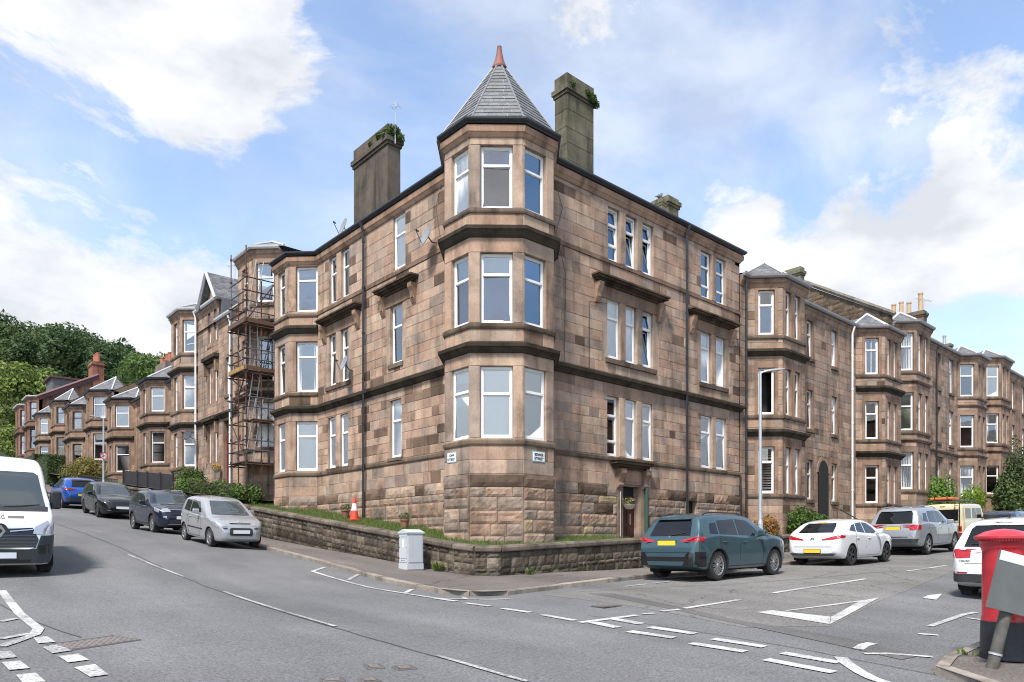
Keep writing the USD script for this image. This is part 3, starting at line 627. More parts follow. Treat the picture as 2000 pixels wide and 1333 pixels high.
# roofs
rf = M(); rise = .27
bk = [(13.38, 6), (7, 6), (6, 7), (6, 15.22)]
zr = lambda p: 14.05 + rise * min(max(p[0], 0), max(p[1], 0))
P3 = lambda u, v: [u, v, 14.04 + rise * min(max(u, 0), max(v, 0))]
rf.add([P3(0, 0), P3(13.38, 0), P3(13.38, 6), P3(6, 6)], [[0, 1, 2, 3]]); rf.add([P3(0, 0), P3(6, 6), P3(6, 15.22), P3(0, 15.22)], [[0, 1, 2, 3]])
rf.add([P3(6, 6), P3(13.38, 6), [13.38, 10, 14.0], [10, 10, 14.0]], [[0, 1, 2, 3]]); rf.add([P3(6, 6), [10, 10, 14.0], [10, 15.22, 14.0], P3(6, 15.22)], [[0, 1, 2, 3]])
rf.add([[-.89, 14.33, 14.06], [-.89, 12.88, 14.06], [0, 11.99, 14.06], [.4, 13.6, 14.75], [0, 15.22, 14.06]], [[0, 1, 3], [1, 2, 3], [4, 0, 3]])
emit(MB, 'roof', rf, SLATE_FAR)
wl = M(); wl.add([[13.38, 0, .5], [13.38, 10, .5], [13.38, 10, 15.6], [13.38, 6, 15.6], [13.38, 0, 14.0]], [[0, 1, 4], [1, 2, 3], [1, 3, 4]], (.2, .16, .13)); wl.add([[0, 15.22, .5], [10, 15.22, .5], [10, 15.22, 15.6], [0, 15.22, 14.0]], [[0, 1, 2, 3]], (.2, .16, .13)); wl.add([[10, 15.22, .5], [10, 10, .5], [13.38, 10, .5], [13.38, 10, 14.], [10, 10, 14.], [10, 15.22, 14.]], [[0, 1, 4, 5], [1, 2, 3, 4]], (.2, .16, .13))
emit(MB, 'rear_wall', wl, S_RUB)
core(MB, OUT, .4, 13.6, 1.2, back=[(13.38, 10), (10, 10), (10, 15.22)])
# turret roof: slates laid course by course on eight slopes
tc = np.array([.78, .98]); apex = np.array([*tc, 17.15]); orr = []
for k in range(8):
    th = math.radians(-45 - 180 + 22.5 + 3.0 + 45 * k)
    orr.append(tc + 2.06 * np.array([math.cos(th), math.sin(th)]))
orr = np.array(orr)
base = M(); zb = 14.09
for k in range(8): base.add([[*orr[k], zb], [*orr[(k + 1) % 8], zb], [*tc, 17.12]], [[0, 1, 2]], (.6, .6, .6))
emit(MB, 'turret_roof', base, SLATEM); sl = Stones(); r = random.Random(5)
for k in range(8):
    a, b = np.array([*orr[k], zb]), np.array([*orr[(k + 1) % 8], zb]); top = np.array([*tc, 17.12]); mid = (a + b) / 2
    up = top - mid; H = np.linalg.norm(up); up /= H; ex = (b - a) / np.linalg.norm(b - a); nn = np.cross(ex, up); nn /= np.linalg.norm(nn); W = np.linalg.norm(b - a)
    rows = 18
    for i in range(rows):
        h0, h1 = H * i / rows, H * (i + 1.12) / rows; wrow = W * (1 - (h0 + H / rows * .5) / H)
        if wrow < .12: continue
        n_ = max(1, round(wrow / .30)); off = (i % 2) * .5 / n_
        cs = sorted(set([0, 1] + [min(1, max(0, (j + (i % 2) * .5) / n_)) for j in range(n_ + 1)]))
        for c, d in zip(cs[:-1], cs[1:]):
            if d - c < .02: continue
            w0, w1 = W * (1 - h0 / H), W * max(0, 1 - h1 / H)
            q = [mid + up * h + ex * ((t - .5) * w) for h, w, t in ((h0, w0, c), (h0, w0, d), (h1, w1, d), (h1, w1, c))]
            q = [q[0] + ex * .004, q[1] - ex * .004, q[2] - ex * .004, q[3] + ex * .004]
            lo, hi = .026 + r.uniform(0, .006), .010
            f4 = [q[0] + nn * lo, q[1] + nn * lo, q[2] + nn * hi, q[3] + nn * hi]; b4 = [q[0] + nn * .004, q[1] + nn * .004]
            m = M().add(np.array(f4 + b4), [[0, 1, 2, 3], [4, 5, 1, 0]])
            g_ = r.uniform(.75, 1.3) * .115; sl.add(m, (g_ * .98, g_ * 1.0, g_ * 1.03))
sl.emit(MB, 'roof_slate', SLATEM, 295)
for k in range(8):
    m = M(); m.tube([*orr[k], zb + .04], [*tc, 17.15], .028, 6); emit(MB, 'hip_roll', m, plain('grey_zinc_hip', (.17, .17, .18), .5))
tg = M(); sweep(tg, [tuple(p) for p in orr], [(-.3, 14.0), (-.05, 14.03), (-.02, 14.05), (-.02, 14.09), (-.05, 14.09), (-.3, 14.07)], closed=True); emit(MB, 'turret_eave', tg, BLACKP)
fn = M(); fn.lathe([(.25, 16.82), (.255, 16.87), (.20, 16.98), (.14, 17.14), (.10, 17.32), (.075, 17.5), (.075, 17.56), (0, 17.57)], (*tc, 0), 14); emit(MB, 'finial', fn, plain('red_terracotta_finial', (.17, .06, .046), .7, var=.35), smooth=30)
# chimneys
def stack(par, u0, u1, v0, v1, z0, z1, tint, cap=.5, ledge=.1, pots=(), plants=0, rows=None, name='chimney'):
    C = part(par, name); m = M(); m.box(u0, u1, v0, v1, z0, z1, tint=tint); emit(C, 'stack', m, S_RUB if rows is None else S_ROCK)
    c = M(); c.box(u0 - ledge * .5, u1 + ledge * .5, v0 - ledge * .5, v1 + ledge * .5, z1 - cap, z1 - cap + .12, tint=tuple(x * .8 for x in tint)); c.box(u0 - ledge, u1 + ledge, v0 - ledge, v1 + ledge, z1 - cap + .121, z1 - cap + .3, tint=tint)
    c.box(u0 - ledge * .1, u1 + ledge * .1, v0 - ledge * .1, v1 + ledge * .1, z1 - cap + .301, z1 + .02, tint=tuple(x * 1.1 for x in tint)); emit(C, 'cap', c, S_RUB)
    if rows:
        q = Stones(); rr_ = random.Random(int(u0 * 100))
        for F in (Face((u0, v1), (u0, v0)), Face((u0, v0), (u1, v0))):
            for (a, b, cc, d) in courses(F, 0, F.L, z0, z1 - cap, rows, .75, [], rr_): q.add(block(F, a, b, cc, d, d=.015), sc(tint, rr_.uniform(.7, 1.35)))
        q.emit(C, 'chimney_stone', S_RUB)
    for (pu, pv, h, rr, mt) in pots:
        p = M(); p.lathe([(rr * 1.2, z1), (rr * 1.2, z1 + .08), (rr, z1 + .12), (rr * .92, z1 + h - .12), (rr * 1.1, z1 + h - .1), (rr * 1.1, z1 + h), (rr * .8, z1 + h), (rr * .8, z1 + h - .15), (0, z1 + h - .15)], (pu, pv, 0), 12); emit(C, 'chimney_pot', p, mt, smooth=40)
    return C
stack(MB, .72, 1.30, 7.58, 10.2, 13.8, 17.95, (.105, .085, .07), cap=.75)
stack(MB, 5.55, 7.05, 2.6, 3.25, 13.8, 19.6, (.125, .112, .078), cap=.75, rows=.62)
POTC = plain('buff_clay_pot', (.42, .30, .17), .7); POTR = plain('red_clay_pot', (.33, .10, .06), .7)
stack(MB, 11.5, 12.25, 2.3, 2.95, 13.9, 16.75, (.19, .17, .11), cap=.42)
stack(MB, 11.15, 11.49, 2.35, 2.9, 13.9, 16.55, (.19, .17, .11), cap=.3, ledge=.03)

# ---------------------------------------------------------------- leaves: crowns, hedges and bushes made of leaf-sized faces
LEAFMAT = {}
def leaf_mat(name):
    if name in LEAFMAT: return LEAFMAT[name]
    n = {'a': ('attribute', {'attribute': 'tint'}), 'd': ('principled_bsdf', {'roughness': .6, 'specular_ior_level': .25}), 't': ('translucent_bsdf', {}), 'm': ('mix_closure', {'fac': .3})}
    LEAFMAT[name] = usdkit.material(stage, f'/World/Looks/{name}', n, [('a.color', 'd.base_color'), ('a.color', 't.color'), ('d.BSDF', 'm.closure1'), ('t.BSDF', 'm.closure2')], surface='m.closure')
    return LEAFMAT[name]
LEAF = leaf_mat('leaf_green')
BARK = plain('brown_bark', (.09, .07, .05), .9, var=.4, scale=12, bump=.6)
def leaves(centers, radii, n, size, cols, seed, shell=.55, up=.25, squash=1.0):
    """n leaf faces spread through blobs (centres, radii); outer leaves look outwards"""
    q = np.random.default_rng(seed); C = np.array(centers, float); R = np.array(radii, float)
    if R.ndim == 1: R = np.repeat(R[:, None], 3, 1)
    w = R.prod(1) ** (2 / 3); k = q.choice(len(C), n, p=w / w.sum())
    d = q.normal(size=(n, 3)); d /= np.linalg.norm(d, axis=1, keepdims=True)
    rad = shell + (1 - shell) * q.random(n) ** .6; rad *= 1 + .16 * (meshkit.noise(d * 2.5 + k[:, None] * 3.7, seed) - .5) * 2
    P = C[k] + d * R[k] * rad[:, None]
    nn = d + q.normal(size=(n, 3)) * .55 + [0, 0, up]; nn /= np.linalg.norm(nn, axis=1, keepdims=True)
    a = np.cross(nn, q.normal(size=(n, 3))); a /= np.linalg.norm(a, axis=1, keepdims=True); b = np.cross(nn, a)
    s = size * q.uniform(.6, 1.35, n)[:, None]
    v = np.stack([P - a * s, P + b * s * .5 + nn * s * .12, P + a * s, P - b * s * .5 + nn * s * .12], 1).reshape(-1, 3)
    f = np.arange(4 * n).reshape(n, 4)
    cols = np.array(cols); c = cols[q.integers(0, len(cols), n)] * q.uniform(.75, 1.25, n)[:, None]
    m = M(); m.add(v, f, np.repeat(c, 4, 0)); return m
GREEN = [(.06, .10, .024), (.078, .13, .032), (.052, .088, .022)]
DARKG = [(.055, .09, .032), (.07, .11, .037), (.085, .122, .044)]
LIME = [(.155, .21, .05), (.185, .24, .06), (.13, .18, .042)]
def blob_plant(name, label, cat, u, v, z, rx, ry, h, n, size, cols, seed, group=None, stems=5, flowers=None):
    q = random.Random(seed); T = thing(name, label, cat, (u, v, z), group=group)
    C, R = [], []
    for k in range(7):
        C.append((u + q.uniform(-.5, .5) * rx, v + q.uniform(-.5, .5) * ry, z + h * q.uniform(.35, .68))); R.append((rx * .55, ry * .55, h * .34))
    emit(T, 'foliage', leaves(C, R, n, size, cols, seed), LEAF)
    m = M()
    for k in range(stems): m.tube((u + q.uniform(-.2, .2) * rx, v + q.uniform(-.2, .2) * ry, z - .1), (C[k % 7][0], C[k % 7][1], z + h * .6), .02, 5, .008)
    emit(T, 'stem', m, BARK)
    if flowers: emit(T, 'flowers', leaves(C, [tuple(x * 1.05 for x in r_) for r_ in R], int(n * .18), size * .7, flowers, seed + 1, .9), LEAF)
    return T

# ---------------------------------------------------------------- the rest of both streets
STN = [(.255, .168, .118), (.24, .165, .12), (.27, .182, .13), (.235, .168, .126)]
def terrace(name, label, outline, z0, eaves, wins, strings=(), sills=(), col=0, gutter=BLACKP, bays=(), ridge=(3.5, 2.6), backd=9., cornices=(), mat=None, gut_tint=(1, 1, 1), holes=(), flat=False, tops=None, stones=0):
    """outline: plan of the street front from left to right; wins: (segment, s0, s1, z0, z1, opts); tops: eaves height per segment"""
    B = thing(name, label, 'building', (*outline[0], z0)); Fs = [Face(a, b) for a, b in zip(outline[:-1], outline[1:])]
    w = M(); tops = tops or [eaves] * len(Fs); mt = mat or S_FAR
    for i, F in enumerate(Fs):
        hs = [x[1:5] for x in wins if x[0] == i] + [x[1:5] for x in holes if x[0] == i]
        hs = [(a, b, c, d) for a, b, c, d in hs]
        wall_with_holes(w, F, 0, F.L, z0, tops[i] - .03, hs, tint=STN[col % 4] if not isinstance(col, tuple) else col)
    emit(B, 'wall', w, S_DRESS if stones else mt)
    if stones:                                              # the nearer fronts are laid stone by stone
        S9_ = Stones(); q9 = random.Random(stones); tc9 = STN[col % 4]
        for i, F in enumerate(Fs):
            hl = [(x[1] - .14, x[2] + .14, x[3] - .18, x[4] + .31) for x in wins if x[0] == i] + [(x[1] - .16, x[2] + .16, x[3], x[4] + .75) for x in holes if x[0] == i]
            for (a, b, c, d) in courses(F, .01, F.L - .01, z0 + .6, tops[i] - .5, .335, .74, hl, q9): S9_.add(block(F, a, b, c, d, d=q9.uniform(.006, .012)), sc(tone(q9, .03, .3), .90))
        S9_.emit(B, 'ashlar_stone', S_ASH, 285)
    for x in wins:
        if len(x) < 7 or not x[6]: add_window(B, Fs[x[0]], *x[1:5], **x[5])
    tc_ = STN[col % 4] if not isinstance(col, tuple) else col
    for x in wins:                                          # dressed margins round the openings
        F, (a, b, c, d) = Fs[x[0]], x[1:5]; jm = M()
        jm.box(a - .13, a - .001, -.02, .014, c - .02, d + .001, F, tint=tuple(t * 1.06 for t in tc_)); jm.box(b + .001, b + .13, -.02, .0145, c - .02, d + .001, F, tint=tuple(t * 1.02 for t in tc_)); jm.box(a - .13, b + .13, -.02, .016, d + .002, d + .3, F, tint=tuple(t * 1.04 for t in tc_)); emit(B, 'window_margin', jm, S_DRESS)
    for (i0, i1, z, big) in cornices:
        m = M(); k = 1.0 if big else .55
        sweep(m, outline[i0:i1 + 1], [(-.02, z - .26 * k), (.05, z - .25 * k), (.07, z - .19 * k), (.18 * k, z - .1 * k), (.22 * k, z - .08 * k), (.22 * k, z + .02), (.08 * k, z + .07 * k), (-.02, z + .08 * k)], DK if big else MID)
        emit(B, 'cornice', m, S_DARK)
    for (i0, i1, z) in sills:
        m = M(); sweep(m, outline[i0:i1 + 1], [(-.02, z - .16), (.06, z - .16), (.075, z - .1), (.075, z - .03), (-.02, z)], (.17, .125, .095)); emit(B, 'sill_course', m, S_DARK)
    # gutter, frieze and roof
    i = 0
    while i < len(Fs):
        k = i
        while k + 1 < len(Fs) and abs(tops[k + 1] - tops[i]) < .01: k += 1
        e = tops[i]; pts = outline[i:k + 2]
        m = M(); sweep(m, pts, [(.02, e - .13), (.22, e - .12), (.28, e - .06), (.29, e + .03), (.25, e + .03), (.24, e - .04), (.02, e - .04)], gut_tint); emit(B, 'gutter', m, gutter)
        m = M(); sweep(m, pts, [(-.02, e - .5), (.02, e - .49), (.05, e - .42), (.10, e - .3), (.14, e - .27), (.15, e - .14), (-.02, e - .13)], tuple(t * .95 for t in tc_)); emit(B, 'eaves_course', m, S_DRESS)
        i = k + 1
    out_n = Face(outline[0], outline[-1]).n; bd = -out_n
    A, Z_ = np.array(outline[0], float), np.array(outline[-1], float)
    lowe = min(tops)
    if not flat:
        m = M(); rd, rh = ridge
        a0, a1 = A + out_n * .1, Z_ + out_n * .1
        v = [[*a0, lowe], [*a1, lowe], [*(Z_ + bd * rd), lowe + rh], [*(A + bd * rd), lowe + rh], [*(A + bd * rd * 2), lowe], [*(Z_ + bd * rd * 2), lowe]]
        m.add(v, [[0, 1, 2, 3], [3, 2, 5, 4]]); emit(B, 'roof', m, SLATE_FAR)
    rw_ = M(); bz = lowe if flat else lowe
    q = [A, Z_, Z_ + bd * backd, A + bd * backd]
    for a, b in ((q[1], q[2]), (q[2], q[3]), (q[3], q[0])): rw_.add([[*a, z0], [*b, z0], [*b, bz], [*a, bz]], [[0, 1, 2, 3]], tuple(t * .8 for t in tc_))
    if not flat:
        for p in (A, Z_): rw_.add([[*p, lowe], [*(p + bd * rd * 2), lowe], [*(p + bd * rd), lowe + rh]], [[0, 1, 2]], tuple(t * .7 for t in tc_))
    emit(B, 'end_wall', rw_, S_RUB)
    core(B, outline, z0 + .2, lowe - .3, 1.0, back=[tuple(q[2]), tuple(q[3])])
    for (i0, i1, apex, h) in bays:                          # faceted roof over a bay
        e = tops[i0]; P = [np.array(p, float) for p in outline[i0:i1 + 1]]; c = sum(P) / len(P)
        pp = [p + (p - c) / np.linalg.norm(p - c) * .25 for p in P]; ap = np.array(apex, float); m = M(); L_ = M(); h *= .80
        bk_ = [pp[-1] + bd * 1.2, pp[0] + bd * 1.2]; ring = pp + bk_
        for a, b in zip(ring, ring[1:] + ring[:1]): m.add([[*a, e + .02], [*b, e + .02], [*ap, e + h]], [[0, 1, 2]])
        for p in pp: L_.tube([*p, e + .05], [*ap, e + h + .03], .055, 6)
        R_ = emit(B, 'bay_roof', m, SLATE_FAR); emit(R_, 'lead_hip', L_, LEAD)
    return B, Fs
def bay_wins(seg, F_L, zz, st, front=None, w=None, cant=None, **kw):
    out = []
    for (z0, z1), s in zip(zz, st):
        o = dict(style=s, **kw)
        if cant: out.append((seg[0], *cant, z0, z1, o))
    return out
# --- Binnie Street: the tenement next door, with two bays
D_ = 1.08; c0 = D_ * 2 ** .5
o2 = [(13.42, 0), (13.97, 0), (15.05, -D_), (17.02, -D_), (18.1, 0), (24.8, 0), (25.88, -D_), (28.03, -D_), (29.11, 0), (29.45, 0)]
zz2 = [(10.68, 12.6), (7.25, 9.25), (3.85, 5.86)]
w2 = []
for (z0, z1), a, b, c, d in zip(zz2, ('curtain', 'open', 'venetian'), ('dark', 'curtain', 'net'), ('curtain', 'curtain', 'dark'), ('dark', 'dark', 'dark')):
    w2 += [(1, .48, 1.18, z0, z1, dict(style=a, tr=.67 if a != 'open' else .98, pane=PANE)), (2, .22, .72, z0, z1, dict(style=b, tr=.62)), (2, 1.02, 1.52, z0, z1, dict(style=b, tr=.62)), (3, .5, 1.1, z0, z1, dict(style=c))]
    w2 += [(5, .5, 1.2, z0, z1, dict(style=c, tr=.67, bars=1 if z0 > 10 else 0)), (6, .28, .76, z0, z1, dict(style=d, tilt=-.13 if 7 < z0 < 8 else 0)), (6, 1.1, 1.58, z0, z1, dict(style=d)), (7, .5, 1.1, z0, z1, dict(style=d))]
    w2 += [(4, 19.4 - 18.1, 20.0 - 18.1, z0 - .03, z1 - .12, dict(style='curtain' if z0 > 7 else 'dark', sill=.08)), (4, 21.98 - 18.1, 22.6 - 18.1, z0 - .03, z1 - .1, dict(style='net' if z0 > 7 else 'dark', sill=.08, tilt=-.10 if 7 < z0 < 8 else 0))]
B2, F2 = terrace('bay_tenement', 'brown sandstone tenement with two canted bays next door to the turret building', o2, .4, 13.18, w2, stones=51, cornices=[(1, 4, 10.0, 1), (1, 4, 6.55, 1), (5, 8, 10.0, 1), (5, 8, 6.55, 1)], sills=[(1, 4, 10.66), (1, 4, 7.23), (1, 4, 3.83), (5, 8, 10.66), (5, 8, 7.23), (5, 8, 3.83)], col=0,
    gutter=plain('grey_cast_gutter', (.20, .19, .19), .5), bays=[(1, 4, (16.0, .3), 1.5), (5, 8, (26.95, .3), 1.5)], ridge=(5, 1.5), holes=[(4, 20.55 - 18.1, 21.6 - 18.1, 2.2, 5.2)])
Fm = F2[4]; a0, a1 = 2.45, 3.5
m = M(); arch = [((a0 + a1) / 2 + .525 * math.cos(t), 5.2 + .6 * math.sin(t)) for t in np.linspace(0, math.pi, 13)]
poly = Polygon([(a0 - .16, 5.2)] + [((a0 + a1) / 2 - .68 * math.cos(t), 5.2 + .78 * math.sin(t)) for t in np.linspace(0, math.pi, 15)] + [(a1 + .16, 5.2)])
m.prism(poly, -.1, .03, Fm, (.28, .19, .14)); emit(B2, 'door_arch', m, S_DRESS)
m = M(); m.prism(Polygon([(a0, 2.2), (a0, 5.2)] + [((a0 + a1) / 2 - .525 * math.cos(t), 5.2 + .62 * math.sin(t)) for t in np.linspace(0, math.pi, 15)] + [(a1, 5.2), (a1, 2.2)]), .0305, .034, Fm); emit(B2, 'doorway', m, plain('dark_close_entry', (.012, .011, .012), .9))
downpipe(B2, Fm, 5.95, 2.2, 13.0, WHITE)
m = M(); p0 = Fm.w(np.array([[3.75, .35, 3.55], [3.75, .5, 3.4], [5.3, 1.4, 2.5], [3.75, .35, 2.5], [4.5, .9, 2.3]])); m.path([p0[3], p0[0], p0[1], p0[2]], .03, 6); m.tube((p0[1] + p0[2]) / 2, (p0[1] + p0[2]) / 2 - [0, 0, .8], .025, 6); emit(B2, 'handrail', m, plain('brown_iron_rail', (.06, .045, .04), .6))
stack(B2, 29.3, 29.8, 5.3, 6.6, 13.0, 19.1, (.17, .16, .11), cap=.5, pots=[(29.5, 7.2, .55, .13, POTR), (29.5, 7.6, .75, .09, plain('grey_flue', (.4, .4, .4), .4, .6))])
# --- the taller tenement beyond
d4 = .91
o4 = [(29.62, 0), (29.84, 0), (30.75, -d4), (32.89, -d4), (33.8, 0), (40.72, 0), (41.62, -d4), (43.61, -d4), (44.5, 0), (45.7, 0)]
w4 = []
for (z0, z1), a, b in zip([(11.7, 13.86), (8.25, 10.42), (4.85, 7.0)], ('slats', 'green', 'slats'), ('half', 'half', 'slats')):
    w4 += [(1, .25, 1.13, z0, z1, dict(style=a)), (2, .3, .85, z0, z1, dict(style='net')), (2, 1.3, 1.85, z0, z1, dict(style='net')), (3, .3, 1.0, z0, z1, dict(style='net')), (5, .16, 1.1, z0, z1, dict(style=b)), (6, .25, .75, z0, z1, dict(style='net')), (6, 1.2, 1.7, z0, z1, dict(style='net')), (7, .3, 1.0, z0, z1, dict(style='net'))]
    if z0 > 5: w4 += [(4, 36.85 - 33.8, 37.45 - 33.8, z0, z1 + .1, dict(style='dark', sill=.08, fmat=plain('brown_sash', (.2, .17, .14)))), (4, 39.05 - 33.8, 39.9 - 33.8, z0, z1 + .1, dict(style='net', sill=.08, tilt=-.06))]
    else: w4 += [(4, 39.05 - 33.8, 39.75 - 33.8, z0 + .2, z1 + .1, dict(style='dark', sill=.08)), (4, 36.8 - 33.8, 37.5 - 33.8, 6.0, 7.15, dict(style='dark', tr=.5))]
B4, F4 = terrace('tall_bay_tenement', 'taller sandstone tenement with gable and clay chimney pots beyond the white pipe', o4, .9, 14.5, w4, stones=52, cornices=[(0, 9, 7.72, 0), (1, 4, 11.1, 0), (5, 8, 11.1, 0)], sills=[(1, 4, 11.65), (1, 4, 8.2), (1, 4, 4.8), (5, 8, 11.65), (5, 8, 8.2), (5, 8, 4.8)], col=1, bays=[(1, 4, (31.9, .4), 1.3), (5, 8, (42.7, .4), 1.3)], ridge=(5.2, 3.4), gutter=plain('grey_cast_gutter', (.20, .19, .19)))
m = M(); q = [(29.50, -.05), (29.50, 10.5)]; m.add([[29.52, -.12, 14.45], [29.52, 5.2, 17.75], [29.52, 5.2, 17.4], [29.52, 0, 14.1]], [[0, 1, 2, 3]]); m.box(29.35, 29.6, -.1, -.05, 14.4, 14.6)
cp = M(); a, b = np.array([29.5, -.2, 14.85]), np.array([29.5, 5.2, 18.15]); cp.tube(a, b, .13, 4, tint=(.17, .15, .12)); emit(B4, 'gable_coping', cp, S_DRESS)
gs = Stones(); FG = Face((29.58, 10.4), (29.58, 0)); rr_ = random.Random(3)
for (a, b, c, d) in courses(FG, 0, FG.L, 13.2, 17.6, .27, .55, [], rr_):
    pk = 10.4 - (a + b) / 2
    if d < 14.7 + (5.2 - abs(pk - 5.2)) * .6: gs.add(rock(FG, a, b, c, d, rr_, .02, .05, cell=.3), sc((.17, .12, .085), rr_.uniform(.5, 1.1)))
gs.emit(B4, 'gable_stone', S_RUB, 150); m = M(); m.add([[29.6, -.05, 13], [29.6, 10.4, 13], [29.6, 10.4, 14.8], [29.6, 5.2, 17.98], [29.6, -.05, 14.8]], [[0, 4, 3], [0, 3, 1], [1, 3, 2]], (.13, .10, .075)); emit(B4, 'gable_wall', m, S_RUB)
stack(B4, 39.7, 40.3, 1.75, 4.05, 14.8, 17.75, (.16, .12, .085), cap=.4, pots=[(40, 3.8, .95, .15, POTC), (40, 3.3, 1.0, .15, POTC), (40, 2.8, .85, .15, POTC), (40, 2.05, 1.3, .16, POTC)])
downpipe(B4, F4[4], 36.35 - 33.8, 2.4, 14.3, BLACKP)
m = M(); m.box(36.7 - 33.8, 37.6 - 33.8, -.2, -.12, 2.6, 5.6, F4[4]); emit(B4, 'door', m, plain('brown_close_door', (.06, .03, .022), .5)); m = M(); m.box(36.5 - 33.8, 37.8 - 33.8, .017, .1, 7.3, 7.5, F4[4], tint=MID); emit(B4, 'door_hood', m, S_DARK)
o5 = [(45.95, 0), (46.2, 0), (47.09, -.89), (49.39, -.89), (50.28, 0), (62, 0)]
w5 = []
for (z0, z1), a in zip([(12.45, 14.65), (9.05, 11.2), (5.36, 7.4)], ('blind', 'curtain', 'dark')):
    w5 += [(1, .25, 1.12, z0, z1, dict(style=a)), (2, .3, .9, z0, z1, dict(style='net')), (2, 1.3, 1.9, z0, z1, dict(style='net')), (3, .3, .95, z0, z1, dict(style='net'))] + [(4, s, s + .75, z0, z1, dict(style='dark' if s < 2 else 'net', sill=.08, simple=True)) for s in (1.2, 3.2, 6.0, 8.5)]
B5, F5 = terrace('end_bay_tenement', 'farthest sandstone tenement down the right street behind the tall green shrub', o5, 1.4, 15.3, w5, cornices=[(0, 5, 8.5, 0), (1, 4, 11.85, 0)], sills=[(1, 4, 12.4), (1, 4, 9.0), (1, 4, 5.3)], col=2, bays=[(1, 4, (48.2, .4), 1.2)], ridge=(5, 1.6), gutter=plain('grey_cast_gutter', (.20, .19, .19)))
downpipe(B5, F5[4], .3, 2.4, 15.0, WHITE)
stack(B5, 45.6, 46.1, 2.0, 3.2, 14.5, 16.6, (.2, .16, .11), cap=.3, pots=[(45.8, 2.4, .7, .12, plain('grey_flue', (.4, .4, .4)))])
# --- John Street: the scaffolded tenement, left of the corner building
o6 = [(0, 30.5), (-.71, 29.77), (-.71, 27.94), (0, 27.23), (0, 23.75), (0, 19.49), (-.92, 18.57), (-.92, 16.68), (0, 15.76), (0, 15.24)]
w6 = []; EV = 13.95
for (z0, z1), a in zip([(12.92, 14.82), (9.6, 11.6), (6.25, 8.26)], ('dark', 'net', 'net')): w6 += [(1, .55, 1.2, z0, z1, dict(style='net')), (2, .09, .92, z0, z1, dict(style=a))]
for (z0, z1), a in zip([(12.98, 14.8), (9.27, 11.4), (6.21, 8.27)], ('dark', 'dark', 'blind')): w6 += [(6, .55, 1.25, z0, z1, dict(style='dark')), (7, .15, .98, z0, z1, dict(style=a))]
for (z0, z1) in [(13.0, 14.9), (9.6, 11.65), (6.24, 8.33)]: w6 += [(3, 27.23 - 25.5, 27.23 - 25.02, z0, z1, dict(style='curtain')), (3, 27.23 - 24.56, 27.23 - 24.06, z0, z1, dict(style='curtain'))]
for v0, z0, z1, a in ((22.75, 9.66, 11.69, 'curtain'), (21.2, 9.66, 11.69, 'dark'), (21.0, 6.3, 8.3, 'dark')): w6 += [(4, 23.75 - v0, 23.75 - v0 + .55, z0, z1, dict(style=a, sill=.07))]
B6, F6 = terrace('scaffolded_tenement', 'sandstone tenement with small gabled dormer standing behind the scaffold tower', o6, 1.0, EV, w6, stones=53, tops=[15.45, 15.45, 15.45, EV + 1.25, EV, 15.5, 15.5, 15.5, EV], cornices=[(0, 3, 12.0, 1), (0, 9, 8.75, 1), (5, 8, 12.1, 1)], sills=[(0, 3, 12.88), (0, 3, 9.56), (0, 3, 6.2), (5, 8, 12.93), (5, 8, 9.22), (5, 8, 6.16)], col=2, bays=[(0, 3, (.5, 28.9), 1.0), (5, 8, (.4, 17.6), 1.15)], ridge=(5, 1.9), gutter=plain('pale_gutter', (.42, .42, .42), .5), holes=[(4, 23.75 - 23.07, 23.75 - 22.3, 3.9, 8.34)])
Fd = F6[4]; m = M(); m.box(.68, 1.45, -.25, -.18, 3.9, 7.6, Fd); emit(B6, 'door', m, plain('crimson_door', (.13, .012, .018), .4)); m = M(); quad(m, Fd, .68, 1.45, 7.6, 8.34, -.2); emit(B6, 'fanlight', m, PANE)
downpipe(B6, F6[3], .12, 3.5, 15.2, WHITE); downpipe(B6, Fd, 2.05, 3.5, 13.7, WHITE)
m = M(); F3_ = F6[3]; gx0, gx1 = 1.35, 3.45                 # dormer gable
m.prism(Polygon([(gx0, EV + 1.2), (gx1, EV + 1.2), ((gx0 + gx1) / 2, 16.6)]), -.3, -.05, F3_, (.26, .19, .14)); emit(B6, 'dormer_gable', m, S_DRESS)
m = M()
for sgn in (-1, 1):
    c = (gx0 + gx1) / 2; e = c + sgn * 1.35
    v = F3_.w(np.array([[c, .3, 16.85], [e, .3, 15.15], [e, -4.2, 15.15], [c, -4.2, 16.85]])); m.add(np.vstack([v, v - [0, 0, .1]]), [[0, 1, 2, 3], [4, 7, 6, 5], [0, 4, 5, 1], [1, 5, 6, 2]])
D6 = emit(B6, 'dormer_roof', m, SLATE_FAR)
m = M()
for sgn in (-1, 1):
    c = (gx0 + gx1) / 2; a = F3_.w(np.array([[c, .32, 16.80], [c + sgn * 1.4, .32, 15.05]])); m.tube(a[0], a[1], .11, 4)
emit(D6, 'bargeboard', m, plain('grey_bargeboard', (.33, .33, .35), .5))
m = M(); m.box(gx0 + .25, gx1 + .35, -3.5, -.06, EV - .2, EV + 1.2, F3_, tint=(.10, .10, .11)); emit(B6, 'dormer_cheek', m, SLATEM)
for z in (12.15, 8.75): 
    m = M(); m.box(1.45, 3.55, .0, .30, z - .2, z, F3_, tint=DK); m.box(1.55, 3.45, .0, .2, z - .32, z - .2, F3_, tint=DK)
    for s in (1.5, 3.25): m.box(s, s + .2, .0, .2, z - .95, z - .3, F3_, tint=(.28, .19, .13))
    emit(B6, 'window_hood', m, S_DARK)
stack(B6, 1.0, 1.7, 26.6, 27.5, 14, 17.0, (.2, .15, .11), cap=.3)
